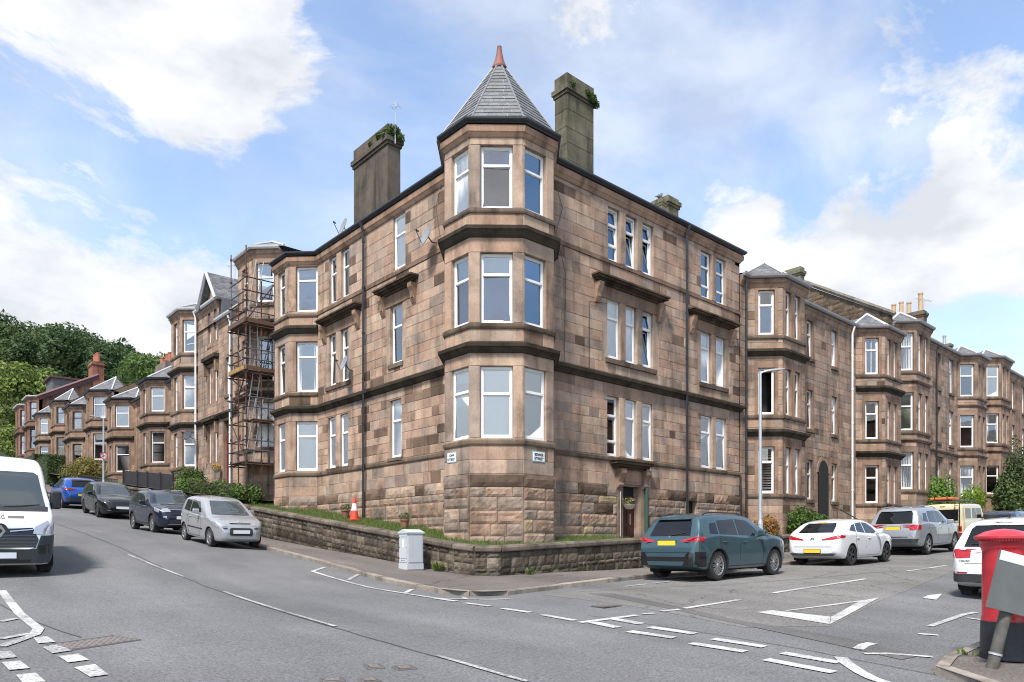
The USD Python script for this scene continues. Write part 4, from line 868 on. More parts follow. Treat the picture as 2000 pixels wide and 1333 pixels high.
# --- two-storey houses climbing the hill
def house(i, label, v3, d, v1, top, wz, st, left, right, base, col=0, fm=None, apexh=1.5, wcol=None, ridge=(4.5, 2.6), fronts=('net', 'net'), z_drop=.25, gut=BLACKP, name='bay_house'):
    v2 = v3 + d
    o = [(0, left), (0, v1 + d), (-d, v1), (-d, v2), (0, v3), (0, right)]
    L = d * 2 ** .5; w = []
    for (z0, z1), s in zip(wz, st):
        w += [(3, .1 * L, .1 * L + L * .66, z0, z1, dict(style=s, fmat=fm, simple=True)), (2, (v1 - v2) * .5 - .3, (v1 - v2) * .5 + .35, z0, z1, dict(style='net', fmat=fm, simple=True))]
        if left - v1 - d > 1.6: w += [(0, (left - v1 - d) * .5 - .4, (left - v1 - d) * .5 + .4, z0, z1 - .1, dict(style='net', sill=.07, simple=True))]
    cz = [wz[0][0] - .05, wz[1][0] - .05]
    B, F = terrace(name, label, o, base, top - z_drop, w, tops=[top - z_drop, top, top, top, top - z_drop], cornices=[(1, 4, wz[0][0] - .75, 1)], sills=[(1, 4, wz[0][0] - .03), (1, 4, wz[1][0] - .03)], col=col, bays=[(1, 4, (.9, (v1 + v2) / 2), apexh)], ridge=ridge, gutter=gut)
    return B, F
zz = lambda a: [(a[1], a[0]), (a[3], a[2])]
house(0, 'two storey bay house nearest the scaffolded tenement, behind the dark fence', 32.58, .98, 35.46, 12.31, zz([11.76, 10.2, 8.92, 6.92]), ('blind', 'venetian'), 40.0, 30.6, 3.2, 1, apexh=1.7)
house(1, 'bay house with white shuttered lower window beside the slim grey lamp post', 40.92, 1.12, 43.72, 12.3, zz([11.81, 10.24, 8.94, 6.97]), ('blind', 'venetian'), 46.7, 40.05, 3.8, 0, apexh=1.6)
house(2, 'bay house with tall white windows and small red chimney pots above', 48.02, 1.11, 50.99, 14.04, zz([13.54, 11.84, 10.59, 8.49]), ('net', 'half'), 55.8, 46.75, 4.4, 2, apexh=1.9)
DKF = plain('dark_window_frame', (.06, .05, .05), .5)
house(3, 'bay house with dark framed windows behind the yellowing shrubs', 57.14, .91, 60.67, 14.19, zz([13.62, 11.99, 10.7, 8.98]), ('net', 'curtain'), 64.0, 55.85, 5.5, 1, DKF, apexh=1.9)
house(4, 'bay house with dark frames and a pale lead hipped bay roof above the hedge', 65.1, .85, 68.28, 15.78, zz([15.2, 13.52, 12.19, 10.11]), ('net', 'dark'), 72.3, 64.05, 6.5, 0, DKF, apexh=2.0)
house(5, 'narrow grey bay house right against the red sandstone villa', 73.77, .93, 77.13, 15.74, zz([15.22, 13.58, 12.21, 10.62]), ('blind', 'dark'), 80.9, 72.35, 7.5, 3, apexh=2.0)
B9, F9 = house(6, 'red sandstone villa with rubble gable and four red chimney pots', 81.05, .86, 84.96, 18.71, zz([18.05, 16.0, 14.92, 12.67]), ('net', 'dark'), 88.5, 80.95, 8.5, (.20, .112, .082), DKF, apexh=.35, ridge=(6.0, 3.3), z_drop=.05, gut=plain('pale_gutter', (.42, .42, .42)), name='red_villa')
house(7, 'farthest red sandstone villa at the top of the hill beside the lime green tree', 89.85, .65, 93.92, 19.01, zz([18.35, 16.33, 15.19, 12.85]), ('net', 'net'), 97, 88.6, 9.5, (.20, .112, .082), DKF, apexh=.35, ridge=(5, 2.0), z_drop=.05, gut=plain('pale_gutter', (.42, .42, .42)), name='red_villa')
REDB = (.27, .115, .08)
stack(B9, 5.4, 6.6, 80.9, 83.2, 18.5, 23.6, REDB, cap=.5, pots=[(6.0, 81.1 + .55 * k, 1.1, .2, POTR) for k in range(4)])
m = M(); m.add([[0, 80.88, 18.6], [6, 80.88, 21.9], [6, 80.88, 21.5], [0, 80.88, 18.2]], [[0, 1, 2, 3]]); m.tube([-.2, 80.9, 18.6], [6, 80.9, 22.0], .18, 4); emit(B9, 'verge_board', m, plain('maroon_verge', (.085, .03, .032), .6))
m = M(); m.box(1.6, 4.4, 83, 87, 20.0, 21.4); emit(B9, 'dormer', m, SLATE_FAR); m = M(); m.box(1.3, 4.6, 82.7, 87.2, 21.4, 21.6); emit(B9, 'dormer_roof', m, plain('maroon_verge', (.085, .03, .032)))
p_ = thing('chimney_stack', 'low chimney with red pots peeping over the roofs of the bay houses', 'chimney', (4.5, 50, 12)); m = M(); m.box(4.2, 5.2, 48.2, 51.2, 12, 17.2, tint=(.2, .16, .13)); emit(p_, 'stack', m, S_RUB)
for k, v in enumerate((48.6, 49.3, 50.8)): m = M(); m.lathe([(.2, 17.2), (.18, 17.9), (.21, 17.92), (.21, 18.0), (.15, 18.0), (.15, 17.8), (0, 17.8)], (4.7, v, 0), 10); emit(p_, 'chimney_pot', m, POTR, smooth=40)

# --- the rows across both streets, which the windows and the car paint reflect
def opposite(label, A, B, z0, top, seed):
    A, B = np.array(A, float), np.array(B, float); L = np.linalg.norm(B - A); q = random.Random(seed); w = []
    n = int(L / 4.2)
    for k in range(n):
        for z in (z0 + 2.0, z0 + 5.4, z0 + 8.6):
            s = L * (k + .5) / n; w.append((0, s - .5, s + .5, z, z + 1.9, dict(style=('dark', 'net', 'blind')[q.randrange(3)], simple=True)))
    return terrace('opposite_tenement', label, [tuple(A), tuple(B)], z0, top, w, sills=[(0, 1, z0 + 5.35)], cornices=[(0, 1, z0 + 4.6, 1)], col=q.randrange(4), ridge=(5, 3))
opposite('sandstone row across the right street, seen only as a reflection', (60, -21), (3, -21), .3, 12.0, 5)
opposite('sandstone row across the uphill street, seen only as a reflection', (-23, 5), (-23, 62), 1.5, 12.5, 6)
LINES = [('centre_dash', 0.1, [(-9.1, 4.79), (-8.97, 0.54)]), ('centre_dash', 0.1, [(-8.99, -1.99), (-9.18, -6.99)]), ('centre_dash', 0.1, [(-9.27, -9.63), (-9.32, -11.03), (-9.31, -11.26)]), ('centre_dash', 0.1, [(-8.49, 12.11), (-8.28, 11.66)]), ('bay_line', 0.1, [(-4.95, 1.64), (-5.69, 0.87), (-5.81, -2.21), (-5.7, -3.45), (-5.66, -4.58), (-4.97, -5.34), (-4.56, -5.59)]), ('bay_line', 0.1, [(-4.75, 0.18), (-5.55, -0.76)]), ('bay_line', 0.1, [(-5.07, -2.81), (-5.63, -3.4)]), ('bay_line', 0.1, [(-5.05, -4.68), (-5.22, -4.99)]), ('give_way_dash', 0.14, [(-5.68, -4.57), (-5.67, -5.25)]), ('give_way_dash', 0.14, [(-5.71, -5.6), (-5.65, -6.29)]), ('give_way_dash', 0.14, [(-5.69, -6.67), (-5.67, -7.39)]), ('give_way_dash', 0.14, [(-5.71, -7.74), (-5.76, -8.53)]), ('give_way_dash', 0.2, [(-5.1, -8.71), (-5.16, -9.41)]), ('give_way_dash', 0.2, [(-5.67, -8.83), (-5.75, -9.43)]), ('centre_dash', 0.12, [(-5.86, -8.74), (-4.47, -8.77)]), ('give_way_dash', 0.2, [(-5.31, -9.69), (-5.23, -10.46)]), ('give_way_dash', 0.2, [(-5.88, -9.75), (-5.77, -10.48)]), ('give_way_dash', 0.2, [(-5.37, -10.85), (-5.31, -11.6)]), ('give_way_dash', 0.2, [(-5.94, -10.87), (-5.84, -11.63)]), ('give_way_dash', 0.2, [(-5.5, -11.95), (-5.47, -12.66)]), ('give_way_dash', 0.2, [(-6.08, -12.04), (-6.08, -12.88)]), ('centre_dash', 0.11, [(-3.77, -8.76), (-3.32, -8.83)]), ('centre_dash', 0.11, [(-3.15, -8.81), (-1.41, -8.88)]), ('centre_dash', 0.11, [(-4.29, -8.73), (-4.06, -8.83)]), ('centre_dash', 0.11, [(0.0, -8.82), (4.28, -8.95)]), ('centre_dash', 0.11, [(7.24, -8.85), (10.85, -8.73)]), ('bay_line', 0.1, [(-1.51, -12.35), (0.31, -12.3), (0.75, -12.36)]), ('bay_line', 0.1, [(-2.39, -12.48), (-2.25, -12.71)]), ('bay_line', 0.1, [(-4.62, -12.6), (-4.31, -12.81), (-4.05, -13.23)]), ('bay_line', 0.1, [(-0.07, -12.46), (-0.09, -12.66)]), ('bay_line', 0.1, [(-1.18, -5.78), (-0.52, -5.9)]), ('bay_line', 0.1, [(-0.34, -5.94), (0.37, -6.0)]), ('edge_line', 0.16, [(-5.11, -12.52), (-5.42, -12.73), (-5.81, -13.06), (-6.01, -13.27), (-6.1, -13.43)]), ('edge_line', 0.14, [(-4.36, -12.42), (-4.0, -12.35), (-3.75, -12.36)]), ('edge_line', 0.13, [(-12.47, -0.55), (-12.59, -3.6), (-12.59, -5.26), (-12.7, -5.73), (-12.96, -6.19), (-13.14, -6.48)]), ('edge_line', 0.12, [(-12.91, -4.35), (-12.67, -4.09)]), ('edge_line', 0.12, [(-13.08, -5.9), (-12.73, -5.62)])]
BLOCKS = [('zebra_block', [(-12.75, -5.99), (-12.6, -5.97), (-12.59, -6.46), (-12.77, -6.47)]), ('zebra_block', [(-12.77, -6.75), (-12.61, -6.67), (-12.54, -7.15), (-12.75, -7.24)]), ('zebra_block', [(-12.73, -7.43), (-12.53, -7.4), (-12.51, -7.83), (-12.71, -7.88)]), ('zebra_block', [(-12.71, -8.18), (-12.51, -8.12), (-12.52, -8.72), (-12.68, -8.74)]), ('zebra_block', [(-13.2, -6.82), (-13.08, -6.84), (-13.08, -7.28), (-13.25, -7.31)]), ('zebra_block', [(-13.24, -7.51), (-13.08, -7.51), (-13.06, -7.99), (-13.23, -7.99)]), ('zebra_block', [(-13.21, -8.27), (-13.05, -8.25), (-13.04, -8.74), (-13.21, -8.67)]), ('give_way_triangle_edge', [(-2.55, -9.91), (-2.7, -11.27), (-1.97, -10.95), (-2.14, -9.96)]), ('give_way_triangle_edge', [(-2.7, -11.28), (1.14, -10.52), (0.46, -10.45), (-1.96, -10.96)]), ('give_way_triangle_edge', [(-2.05, -10.16), (0.25, -10.52), (0.45, -10.45), (-1.9, -10.14)]), ('worn_patch', [(1.88, -11.08), (1.85, -11.35), (2.93, -11.11), (2.4, -11.01)])]
COVERS = [[(-12.6, -6.57), (-11.93, -6.3), (-11.87, -6.8), (-12.55, -7.1)], [(-10.24, -9.64), (-10.08, -9.69), (-10.14, -9.85), (-10.3, -9.85)], [(-10.04, -9.94), (-9.85, -9.94), (-9.91, -10.11), (-10.07, -10.08)], [(-10.93, -10.01), (-10.75, -10.07), (-10.79, -10.22), (-10.93, -10.16)], [(-10.63, -10.22), (-10.48, -10.25), (-10.5, -10.41), (-10.65, -10.35)]]
PATCHES = [[(-3.49, -5.45), (-3.56, -7.75), (-4.09, -10.54), (-2.85, -11.34), (0.79, -10.69), (7.33, -9.83), (16.37, -7.94), (11.05, -3.8), (0.13, -5.82), (-1.81, -5.4)], [(-2.66, -6.01), (-3.81, -10.1), (-4.31, -12.15), (-4.58, -13.04), (-4.07, -13.1), (-3.64, -11.85), (-3.54, -10.12), (-2.33, -6.45)]]
# ---------------------------------------------------------------- ground, road, pavements
def sheet(pts_uv, zf, dz):
    P = np.array(pts_uv); t = Delaunay(P); v = np.c_[P, zf(P[:, 0], P[:, 1]) + dz]; f = t.simplices
    c = np.cross(v[f[:, 1]] - v[f[:, 0]], v[f[:, 2]] - v[f[:, 0]])[:, 2]; f = np.where((c < 0)[:, None], f[:, ::-1], f); return v, f
def poly_sheet(poly, step, zf, dz, m=None, tint=(1, 1, 1)):
    m = m or M(); poly = Polygon(poly) if not hasattr(poly, 'exterior') else poly
    x0, y0, x1, y1 = poly.bounds
    X, Y = np.meshgrid(np.arange(x0, x1 + step, step), np.arange(y0, y1 + step, step)); X, Y = X.ravel(), Y.ravel()
    ins = contains_xy(poly.buffer(-step * .25), X, Y); ring = poly.exterior.segmentize(step)
    P = np.vstack([np.c_[X, Y][ins], np.array(ring.coords)[:-1]]); t = Delaunay(P); c = P[t.simplices].mean(1)
    f = t.simplices[contains_xy(poly.buffer(1e-6), c[:, 0], c[:, 1])]
    v = np.c_[P, zf(P[:, 0], P[:, 1]) + dz]; q = np.cross(v[f[:, 1]] - v[f[:, 0]], v[f[:, 2]] - v[f[:, 0]])[:, 2]
    f = np.where((q < 0)[:, None], f[:, ::-1], f); return m.add(v, f, tint)
def asphalt(name, c1, c2, speck=.5, crack=False):
    n = {'g': ('geometry', {}), 'n1': ('noise_texture', {'scale': .35, 'detail': 6, 'roughness': .6}), 'n2': ('noise_texture', {'scale': 32, 'detail': 3, 'roughness': .7}), 'v': ('voronoi_texture', {'scale': 70}),
         'r1': ('rgb_ramp', {'ramp': [(0, c1), (.35, c1), (.65, c2), (1, c2)]}), 'r2': ('map_range', {'from_min': .3, 'from_max': .7, 'to_min': 1 - speck * .6, 'to_max': 1 + speck * .6}),
         'mp': ('mapping', {'scale': (.9, .12, .4)}), 'n3': ('noise_texture', {'scale': 1.0, 'detail': 5}), 'r3': ('map_range', {'from_min': .35, 'from_max': .65, 'to_min': .88, 'to_max': 1.1}),
         'mm': ('math', {'math_type': 'multiply'}), 'x': ('vector_math', {'math_type': 'scale'}), 'b': ('bump', {'strength': .5, 'distance': .006}), 'p': ('principled_bsdf', {'roughness': .85, 'specular_ior_level': .3})}
    l = [('g.position', 'n1.vector'), ('g.position', 'n2.vector'), ('g.position', 'v.vector'), ('g.position', 'mp.vector'), ('mp.vector', 'n3.vector'), ('n3.fac', 'r3.value'), ('n1.fac', 'r1.fac'), ('n2.fac', 'r2.value'), ('r2.result', 'mm.value1'), ('r3.result', 'mm.value2'), ('mm.value', 'x.scale'), ('r1.color', 'x.vector1'), ('v.distance', 'b.height'), ('b.normal', 'p.normal')]
    src = 'x.vector'
    if crack:
        n['vc'] = ('voronoi_texture', {'scale': .38, 'feature': 'distance_to_edge'}); n['nw'] = ('noise_texture', {'scale': 1.6, 'detail': 5}); n['wv'] = ('vector_math', {'math_type': 'multiply_add', 'vector2': (.9, .9, .9)})
        n['rc'] = ('map_range', {'from_min': .002, 'from_max': .012, 'to_min': .55, 'to_max': 1, 'clamp': True}); n['xc'] = ('vector_math', {'math_type': 'scale'})
        l += [('g.position', 'nw.vector'), ('nw.color', 'wv.vector1'), ('g.position', 'wv.vector3'), ('wv.vector', 'vc.vector'), ('vc.distance', 'rc.value'), ('rc.result', 'xc.scale'), ('x.vector', 'xc.vector1')]; src = 'xc.vector'
    l.append((src, 'p.base_color'))
    return usdkit.material(stage, f'/World/Looks/{name}', n, l, surface='p.BSDF')
TAR = asphalt('road_asphalt', (.108, .109, .111), (.140, .140, .141), .75); TAR_OLD = asphalt('worn_brown_asphalt', (.128, .123, .115), (.160, .153, .143), .9, True); TAR_PAV = asphalt('pavement_asphalt', (.10, .088, .08), (.145, .125, .112), .7, True)
SOIL = plain('rough_grass_ground', (.06, .075, .03), .95, var=.4, scale=.4)
gc = lambda u, v: g(np.clip(u, -36, 92), np.clip(v, -44, 105))
ax_u = np.unique(np.r_[-420, -300, -200, -130, -90, -60, np.arange(-40, 96, 2.0), 120, 170, 250, 400]); ax_v = np.unique(np.r_[-420, -250, -150, -90, -60, np.arange(-46, 106, 2.0), 125, 150, 200])
U_, V_ = np.meshgrid(ax_u, ax_v, indexing='ij')
v_, f_ = sheet(np.c_[U_.ravel(), V_.ravel()], gc, -.06)
solo('ground', M().add(v_, f_), SOIL, 'rough ground under the streets and gardens', None, True, kind='structure')
ROAD = thing('road', 'grey asphalt junction of the two streets with worn white markings', None, (0, 0, 0), kind='structure')
KJ, KB = -4.72, -4.78                                       # kerb lines of John Street and Binnie Street
KERB = [(KJ + .25, 60), (KJ + .1, 30), (KJ + .02, 6.4), (-4.72, 3.1), (-4.72, .5), (-4.86, -1.9), (-4.98, -3.6), (-4.94, -4.3), (-4.6, -4.82), (-4.1, -4.95), (-2.9, -4.78), (-1.0, KB), (1.2, KB), (12, KB), (30, KB), (62, KB)]
KERB2 = [(62, -13.9), (30, -13.7), (5, -13.5), (-3.2, -13.42), (-4.6, -13.46), (-5.15, -13.62), (-5.6, -14.2), (-5.75, -15.2), (-5.8, -30)]
pav1 = Polygon(KERB + [(62, -1.7), (14, -1.7), (13.5, -1.5), (-1.4, -1.7), (-2.0, -1.4), (-2.2, -.9), (-2.2, 60)])
pav2 = Polygon(KERB2 + [(62, -30)])
def strip(uu, vv): return [(a, b) for a in uu for b in vv]
X, Y = np.meshgrid(np.r_[np.arange(-40, -16, 2.0), np.arange(-16, 16, .7), np.arange(16, 92, 2.5)], np.r_[np.arange(-44, -20, 2.5), np.arange(-20, 30, .7), np.arange(30, 104, 2.5)], indexing='ij'); P = np.c_[X.ravel(), Y.ravel()]
P = P[(P[:, 0] < -1.5) | (P[:, 1] < -1.2)]
t = Delaunay(P); c = P[t.simplices].mean(1); f = t.simplices[(c[:, 0] < -1.8) | (c[:, 1] < -1.4)]; v = np.c_[P, g(P[:, 0], P[:, 1])]; q = np.cross(v[f[:, 1]] - v[f[:, 0]], v[f[:, 2]] - v[f[:, 0]])[:, 2]; f = np.where((q < 0)[:, None], f[:, ::-1], f)
emit(ROAD, 'carriageway', M().add(v, f), TAR, True)
for i, pp in enumerate(PATCHES): emit(ROAD, 'worn_patch', poly_sheet(pp, .5, g, .004 + .004 * i), TAR_OLD if i == 0 else asphalt('trench_asphalt', (.085, .084, .083), (.12, .116, .11), .6))
def worn_paint(name, a, b):
    n = {'g': ('geometry', {}), 'n': ('noise_texture', {'scale': 26, 'detail': 6, 'roughness': .7}), 'n2': ('noise_texture', {'scale': 1.1, 'detail': 3}), 'ad': ('math', {'math_type': 'multiply_add', 'value2': .55}), 'r': ('map_range', {'from_min': a, 'from_max': b, 'to_min': 0, 'to_max': 1, 'clamp': True}),
         'mx': ('mix_color', {'a': (.56, .56, .54), 'b': (.13, .13, .13)}), 'p': ('principled_bsdf', {'roughness': .7})}
    return usdkit.material(stage, f'/World/Looks/{name}', n, [('g.position', 'n.vector'), ('g.position', 'n2.vector'), ('n2.fac', 'ad.value1'), ('n.fac', 'ad.value3'), ('ad.value', 'r.value'), ('r.result', 'mx.fac'), ('mx.result', 'p.base_color')], surface='p.BSDF')
PAINT = worn_paint('worn_white_road_paint', .60, .95); PAINT_F = worn_paint('faint_white_road_paint', .52, .86)
from shapely.geometry import LineString
for nme, w, pts in LINES:
    ls = LineString(pts)
    if len(pts) > 2: ls = LineString(np.array(ls.segmentize(.4).coords))
    old = nme == 'centre_dash' and pts[0][0] < -8
    emit(ROAD, nme, poly_sheet(ls.buffer((.072 if old else w) / 2, cap_style=2, join_style=1), .35, g, .013), PAINT_F if old else PAINT)
for nme, pts in BLOCKS: emit(ROAD, nme, poly_sheet(Polygon(pts).buffer(0), .35, g, .013), PAINT)
SEAM = plain('dark_tar_seam', (.07, .07, .071), .8, var=.3)
for pts in ([(-8.86, 22), (-8.93, 5), (-8.98, .4), (-9.08, -3), (-9.28, -8), (-9.36, -13)], [(-5.15, -8.2), (-5.0, -10), (-5.0, -12), (-5.2, -14)], [(-12.9, 2), (-12.6, -4), (-12.3, -6.2)], [(-2.6, -5.6), (.4, -7.3), (4.6, -8.2), (9, -9)]):
    emit(ROAD, 'tar_seam', poly_sheet(LineString(np.array(LineString(pts).segmentize(.7).coords) + np.random.default_rng(3).normal(0, .012, (len(LineString(pts).segmentize(.7).coords), 2))).buffer(.010, cap_style=2), .5, g, .009), SEAM)
IRON = plain('rusty_iron_cover', (.165, .14, .13), .7, metal=.2, var=.3, scale=20)
for i, pts in enumerate(COVERS):
    p = Polygon(pts).minimum_rotated_rectangle.buffer(-.03, join_style=2); cc = np.array(p.exterior.coords)[:4]; m = poly_sheet(p, .3, g, .011)
    a, b, d = cc[0], cc[1], cc[3]; na, nb = max(3, int(np.linalg.norm(b - a) / .09)), max(3, int(np.linalg.norm(d - a) / .09)); ang = math.atan2(*(b - a)[::-1])
    zc = g1(*cc.mean(0))
    for k in range(na):
        for l in range(nb):
            x = a + (b - a) * (k + .5) / na + (d - a) * (l + .5) / nb; z = g1(*x) + .012; h = .018
            q = np.array([[-h, -h], [h, -h], [h, h], [-h, h]]); R_ = np.array([[math.cos(ang), -math.sin(ang)], [math.sin(ang), math.cos(ang)]]); q = q @ R_.T + x
            m.add(np.r_[np.c_[q, np.full(4, z)], np.c_[q * .7 + x * .3, np.full(4, z + .007)]], [[4, 5, 6, 7], [0, 1, 5, 4], [1, 2, 6, 5], [2, 3, 7, 6], [3, 0, 4, 7]], (.7, .7, .7))
    T = thing('manhole_cover', ['large rusty rectangular manhole cover beside the white road blocks', 'small square iron cover in the road, left of the nearer pair', 'small square iron cover in the road, right of the nearer pair', 'small iron cover at the bottom edge, the left one', 'small iron cover at the bottom edge, the right one'][i], 'manhole cover', (*cc.mean(0), zc))
    emit(T, 'lid', m, IRON)
    fm = M(); ring = p.buffer(.04, join_style=2).difference(p.buffer(-.005)); 
    fr_ = np.array(p.buffer(.035, join_style=2).exterior.coords); fm.path([np.r_[x, g1(*x) + .004] for x in fr_], .012, 4); emit(T, 'frame', fm, plain('dark_iron', (.085, .08, .078), .6))
GT = thing('gully_grate', 'dark iron grate set in the worn road patch right of the corner', 'drain grate', (-3.97, -7.66, g1(-3.97, -7.66))); m = M()
for k in range(7): m.box(-4.2 + .065 * k, -4.2 + .065 * k + .03, -7.8, -7.52, g1(-3.97, -7.66) + .016, g1(-3.97, -7.66) + .026)
emit(GT, 'bars', m, IRON); m = M(); m.box(-4.23, -3.73, -7.83, -7.49, g1(-3.97, -7.66) + .001, g1(-3.97, -7.66) + .016); emit(GT, 'frame', m, plain('dark_iron', (.085, .08, .078), .6))
for k, (pv, lab) in enumerate(((pav1, 'cracked brown asphalt pavement round the corner building'), (pav2, 'asphalt pavement under the red pillar box'))):
    PV = thing('pavement', lab, None, (0, 0, 0), kind='structure')
    emit(PV, 'surface', poly_sheet(pv, .8, g, .105), TAR_PAV, True)
    kl = LineString(KERB if k == 0 else KERB2); s = 0.; q = random.Random(4)
    while s < kl.length - .3:
        L = .91 if k == 0 else .85; c_ = kl.interpolate(s + L / 2)
        if (np.hypot(c_.x - CAM_U, c_.y - CAM_V) < 45):
            a, b = np.array(kl.interpolate(s + .006).coords[0]), np.array(kl.interpolate(s + L - .006).coords[0]); e = (b - a) / np.linalg.norm(b - a); nr = np.array([e[1], -e[0]]) * (1 if k == 0 else -1)
            if k == 1: nr = np.array([e[1], -e[0]])
            m = M(); dz = .112 + q.uniform(-.006, .006); gy = q.uniform(.85, 1.15); w = -.14
            cor = []
            for p_ in (a, b):
                z = g1(*p_)
                cor.append([[*(p_ + nr * .012), z - .05], [*(p_ + nr * .012), z + dz - .02], [*(p_ - nr * .008), z + dz], [*(p_ + nr * w), z + dz]])
            vv = np.array(cor[0] + cor[1]); ff = [[i, i + 4, i + 5, i + 1] for i in range(3)] + [[0, 1, 2, 3], [7, 6, 5, 4]]
            m.add(vv, np.array(ff), tuple(np.array([.24, .21, .18]) * gy)); emit(PV, 'kerb_stone', m, S_DRESS)
        s += L
# ---------------------------------------------------------------- boundary wall, gardens
class Slope(Face):
    def __init__(self, A, B, zf): super().__init__(A, B); self.zf = zf
    def w(self, p):
        q = super().w(p); q = np.array(q, float); q[..., 2] += self.zf(q[..., 0], q[..., 1]); return q
copz = lambda u, v: 1.55 + .112 * np.maximum(v + 1.7, 0) + .043 * np.maximum(u + 2.3, 0)        # top of the coping
gard = lambda u, v: copz(u, v) - .06
def boundary(name, label, pts, h, topf, seed, most=285, dark=1.0):
    T = thing(name, label, 'wall', (*pts[0], g1(*pts[0]))); S = Stones(); q = random.Random(seed); cm = M(); kmax = len(pts) - 1
    for i, (A, B) in enumerate(zip(pts[:-1], pts[1:])):
        F = Slope(A, B, topf)
        for (a, b, c, d) in courses(F, 0, F.L, -h, -.155, .19, .32, [], q, .08, .17):
            wet = (.55 if d < -.6 else 1.0)
            t = [(.23, .18, .14), (.18, .14, .11), (.28, .225, .175), (.13, .10, .08), (.21, .18, .15)][q.randrange(5)]
            S.add(rock(F, a, b, c, d, q, .0, .05, back=-.06, cell=.09), sc(t, q.uniform(.72, 1.1) * dark * .72 * (.6 if wet < 1 else 1)))
        cm.box(-.0, F.L, -.26, -.008, -h - .1, -.15, F, tint=(.15, .125, .10))
        n = max(1, round(F.L / .95))
        for k in range(n):                                   # coping stones
            m = M(); a, b = F.L * k / n + .006, F.L * (k + 1) / n - .006; pr = [(-.36, -.15), (.07, -.15), (.085, -.12), (.085, -.05), (.05, -.012), (-.15, .012), (-.34, -.01)]
            ex = lambda s, d: s
            v = [[a, d, z] for d, z in pr] + [[b, d, z] for d, z in pr]; kk = len(pr)
            f = [[j, (j + 1) % kk, (j + 1) % kk + kk, j + kk] for j in range(kk)]; f2 = [[0, j + 1, j] for j in range(1, kk - 1)] + [[kk, kk + j, kk + j + 1] for j in range(1, kk - 1)]
            ft = [[x[0], x[1], x[2]] for x in f] + [[x[0], x[2], x[3]] for x in f] + f2
            m.put(np.array(v), np.array(ft)[:, ::1], F, tuple(np.array([.15, .12, .10]) * q.uniform(.8, 1.25))); emit(T, 'coping_stone', m, S_RUB)
    emit(T, 'wall_core', cm, S_RUB); S.emit(T, 'rubble_stone', S_RUB, most); return T
boundary('boundary_wall', 'low mossy rubble wall with rounded coping round the corner building', [(-2.3, 15.2), (-2.3, 7), (-2.3, -.7), (-2.12, -1.38), (-1.5, -1.75), (1.5, -1.78), (4.6, -1.8)], 1.15, copz, 21)
boundary('garden_wall', 'low rubble wall behind the teal and white parked cars', [(6.9, -1.8), (13.5, -1.8), (21.5, -1.8)], 1.0, lambda u, v: 1.28 + .055 * u, 22, 120)
boundary('garden_wall', 'low rubble wall behind the silver off-roader', [(23.0, -1.8), (44, -1.8)], 1.0, lambda u, v: 1.0 + .05 * u, 23, 60)
boundary('garden_wall', 'low garden wall running uphill behind the silver hatchback', [(-2.3, 40), (-2.3, 30.5), (-2.3, 22.6)], 1.0, lambda u, v: 2.05 + .098 * v, 24, 60)
boundary('garden_wall', 'short stretch of garden wall below the scaffold', [(-2.3, 21.3), (-2.3, 15.25)], 1.0, lambda u, v: 1.75 + .105 * v, 25, 60)
GR = [(.095, .14, .028), (.115, .165, .036), (.08, .125, .024), (.14, .16, .055)]
def grass(poly, zf, n, h, seed):
    q = np.random.default_rng(seed); x0, y0, x1, y1 = poly.bounds; P = np.c_[q.uniform(x0, x1, n * 2), q.uniform(y0, y1, n * 2)]; P = P[contains_xy(poly, P[:, 0], P[:, 1])][:n]; n = len(P)
    z = zf(P[:, 0], P[:, 1]); a = q.uniform(0, 6.28, n); w = .009; hh = h * q.uniform(.5, 1.4, n); l = q.normal(0, .35, (n, 2)) * hh[:, None]
    b = np.c_[P, z - .01]; dx = np.c_[np.cos(a) * w, np.sin(a) * w, np.zeros(n)]; tip = np.c_[P + l, z + hh]
    v = np.stack([b - dx, b + dx, tip], 1).reshape(-1, 3); c = np.array(GR)[q.integers(0, 4, n)] * q.uniform(.8, 1.2, n)[:, None]; return M().add(v, np.arange(3 * n).reshape(n, 3), np.repeat(c, 3, 0))
G1 = Polygon([(-2.25, 15.2), (-2.25, -.7), (-2.1, -1.3), (-1.5, -1.7), (4.6, -1.75), (4.6, -.02), (2.1, -.02), (1.3, -.88), (.1, -.88), (-1.08, .1), (-1.08, 1.4), (-.02, 2.5), (-.02, 12), (-.85, 12.9), (-.85, 14.3), (-.1, 15.2)])
m = poly_sheet(G1, .6, gard, -.03); solo('garden_soil', m, SOIL, 'soil of the narrow garden strip behind the boundary wall', None, True, kind='structure')
solo('grass', grass(G1, lambda u, v: gard(u, v) - .03, 26000, .10, 5), LEAF, 'bright green grass strip between boundary wall and corner building', 'grass', kind='stuff')
G2 = Polygon([(6.9, -1.8), (46, -1.8), (46, .5), (6.9, .5)]); solo('garden_soil', poly_sheet(G2, 1.2, lambda u, v: 1.1 + .05 * u, 0), SOIL, 'garden soil in front of the tenements on the right street', None, True, kind='structure')
G3 = Polygon([(-2.3, 15.3), (0, 15.3), (0, 97), (-2.3, 97)]); solo('garden_soil', poly_sheet(G3, 1.2, lambda u, v: np.where(v < 32, 1.95 + .098 * v, 5.1 + .10 * (v - 32)) + .2, 0), SOIL, 'garden soil in front of the hillside houses', None, True, kind='structure')
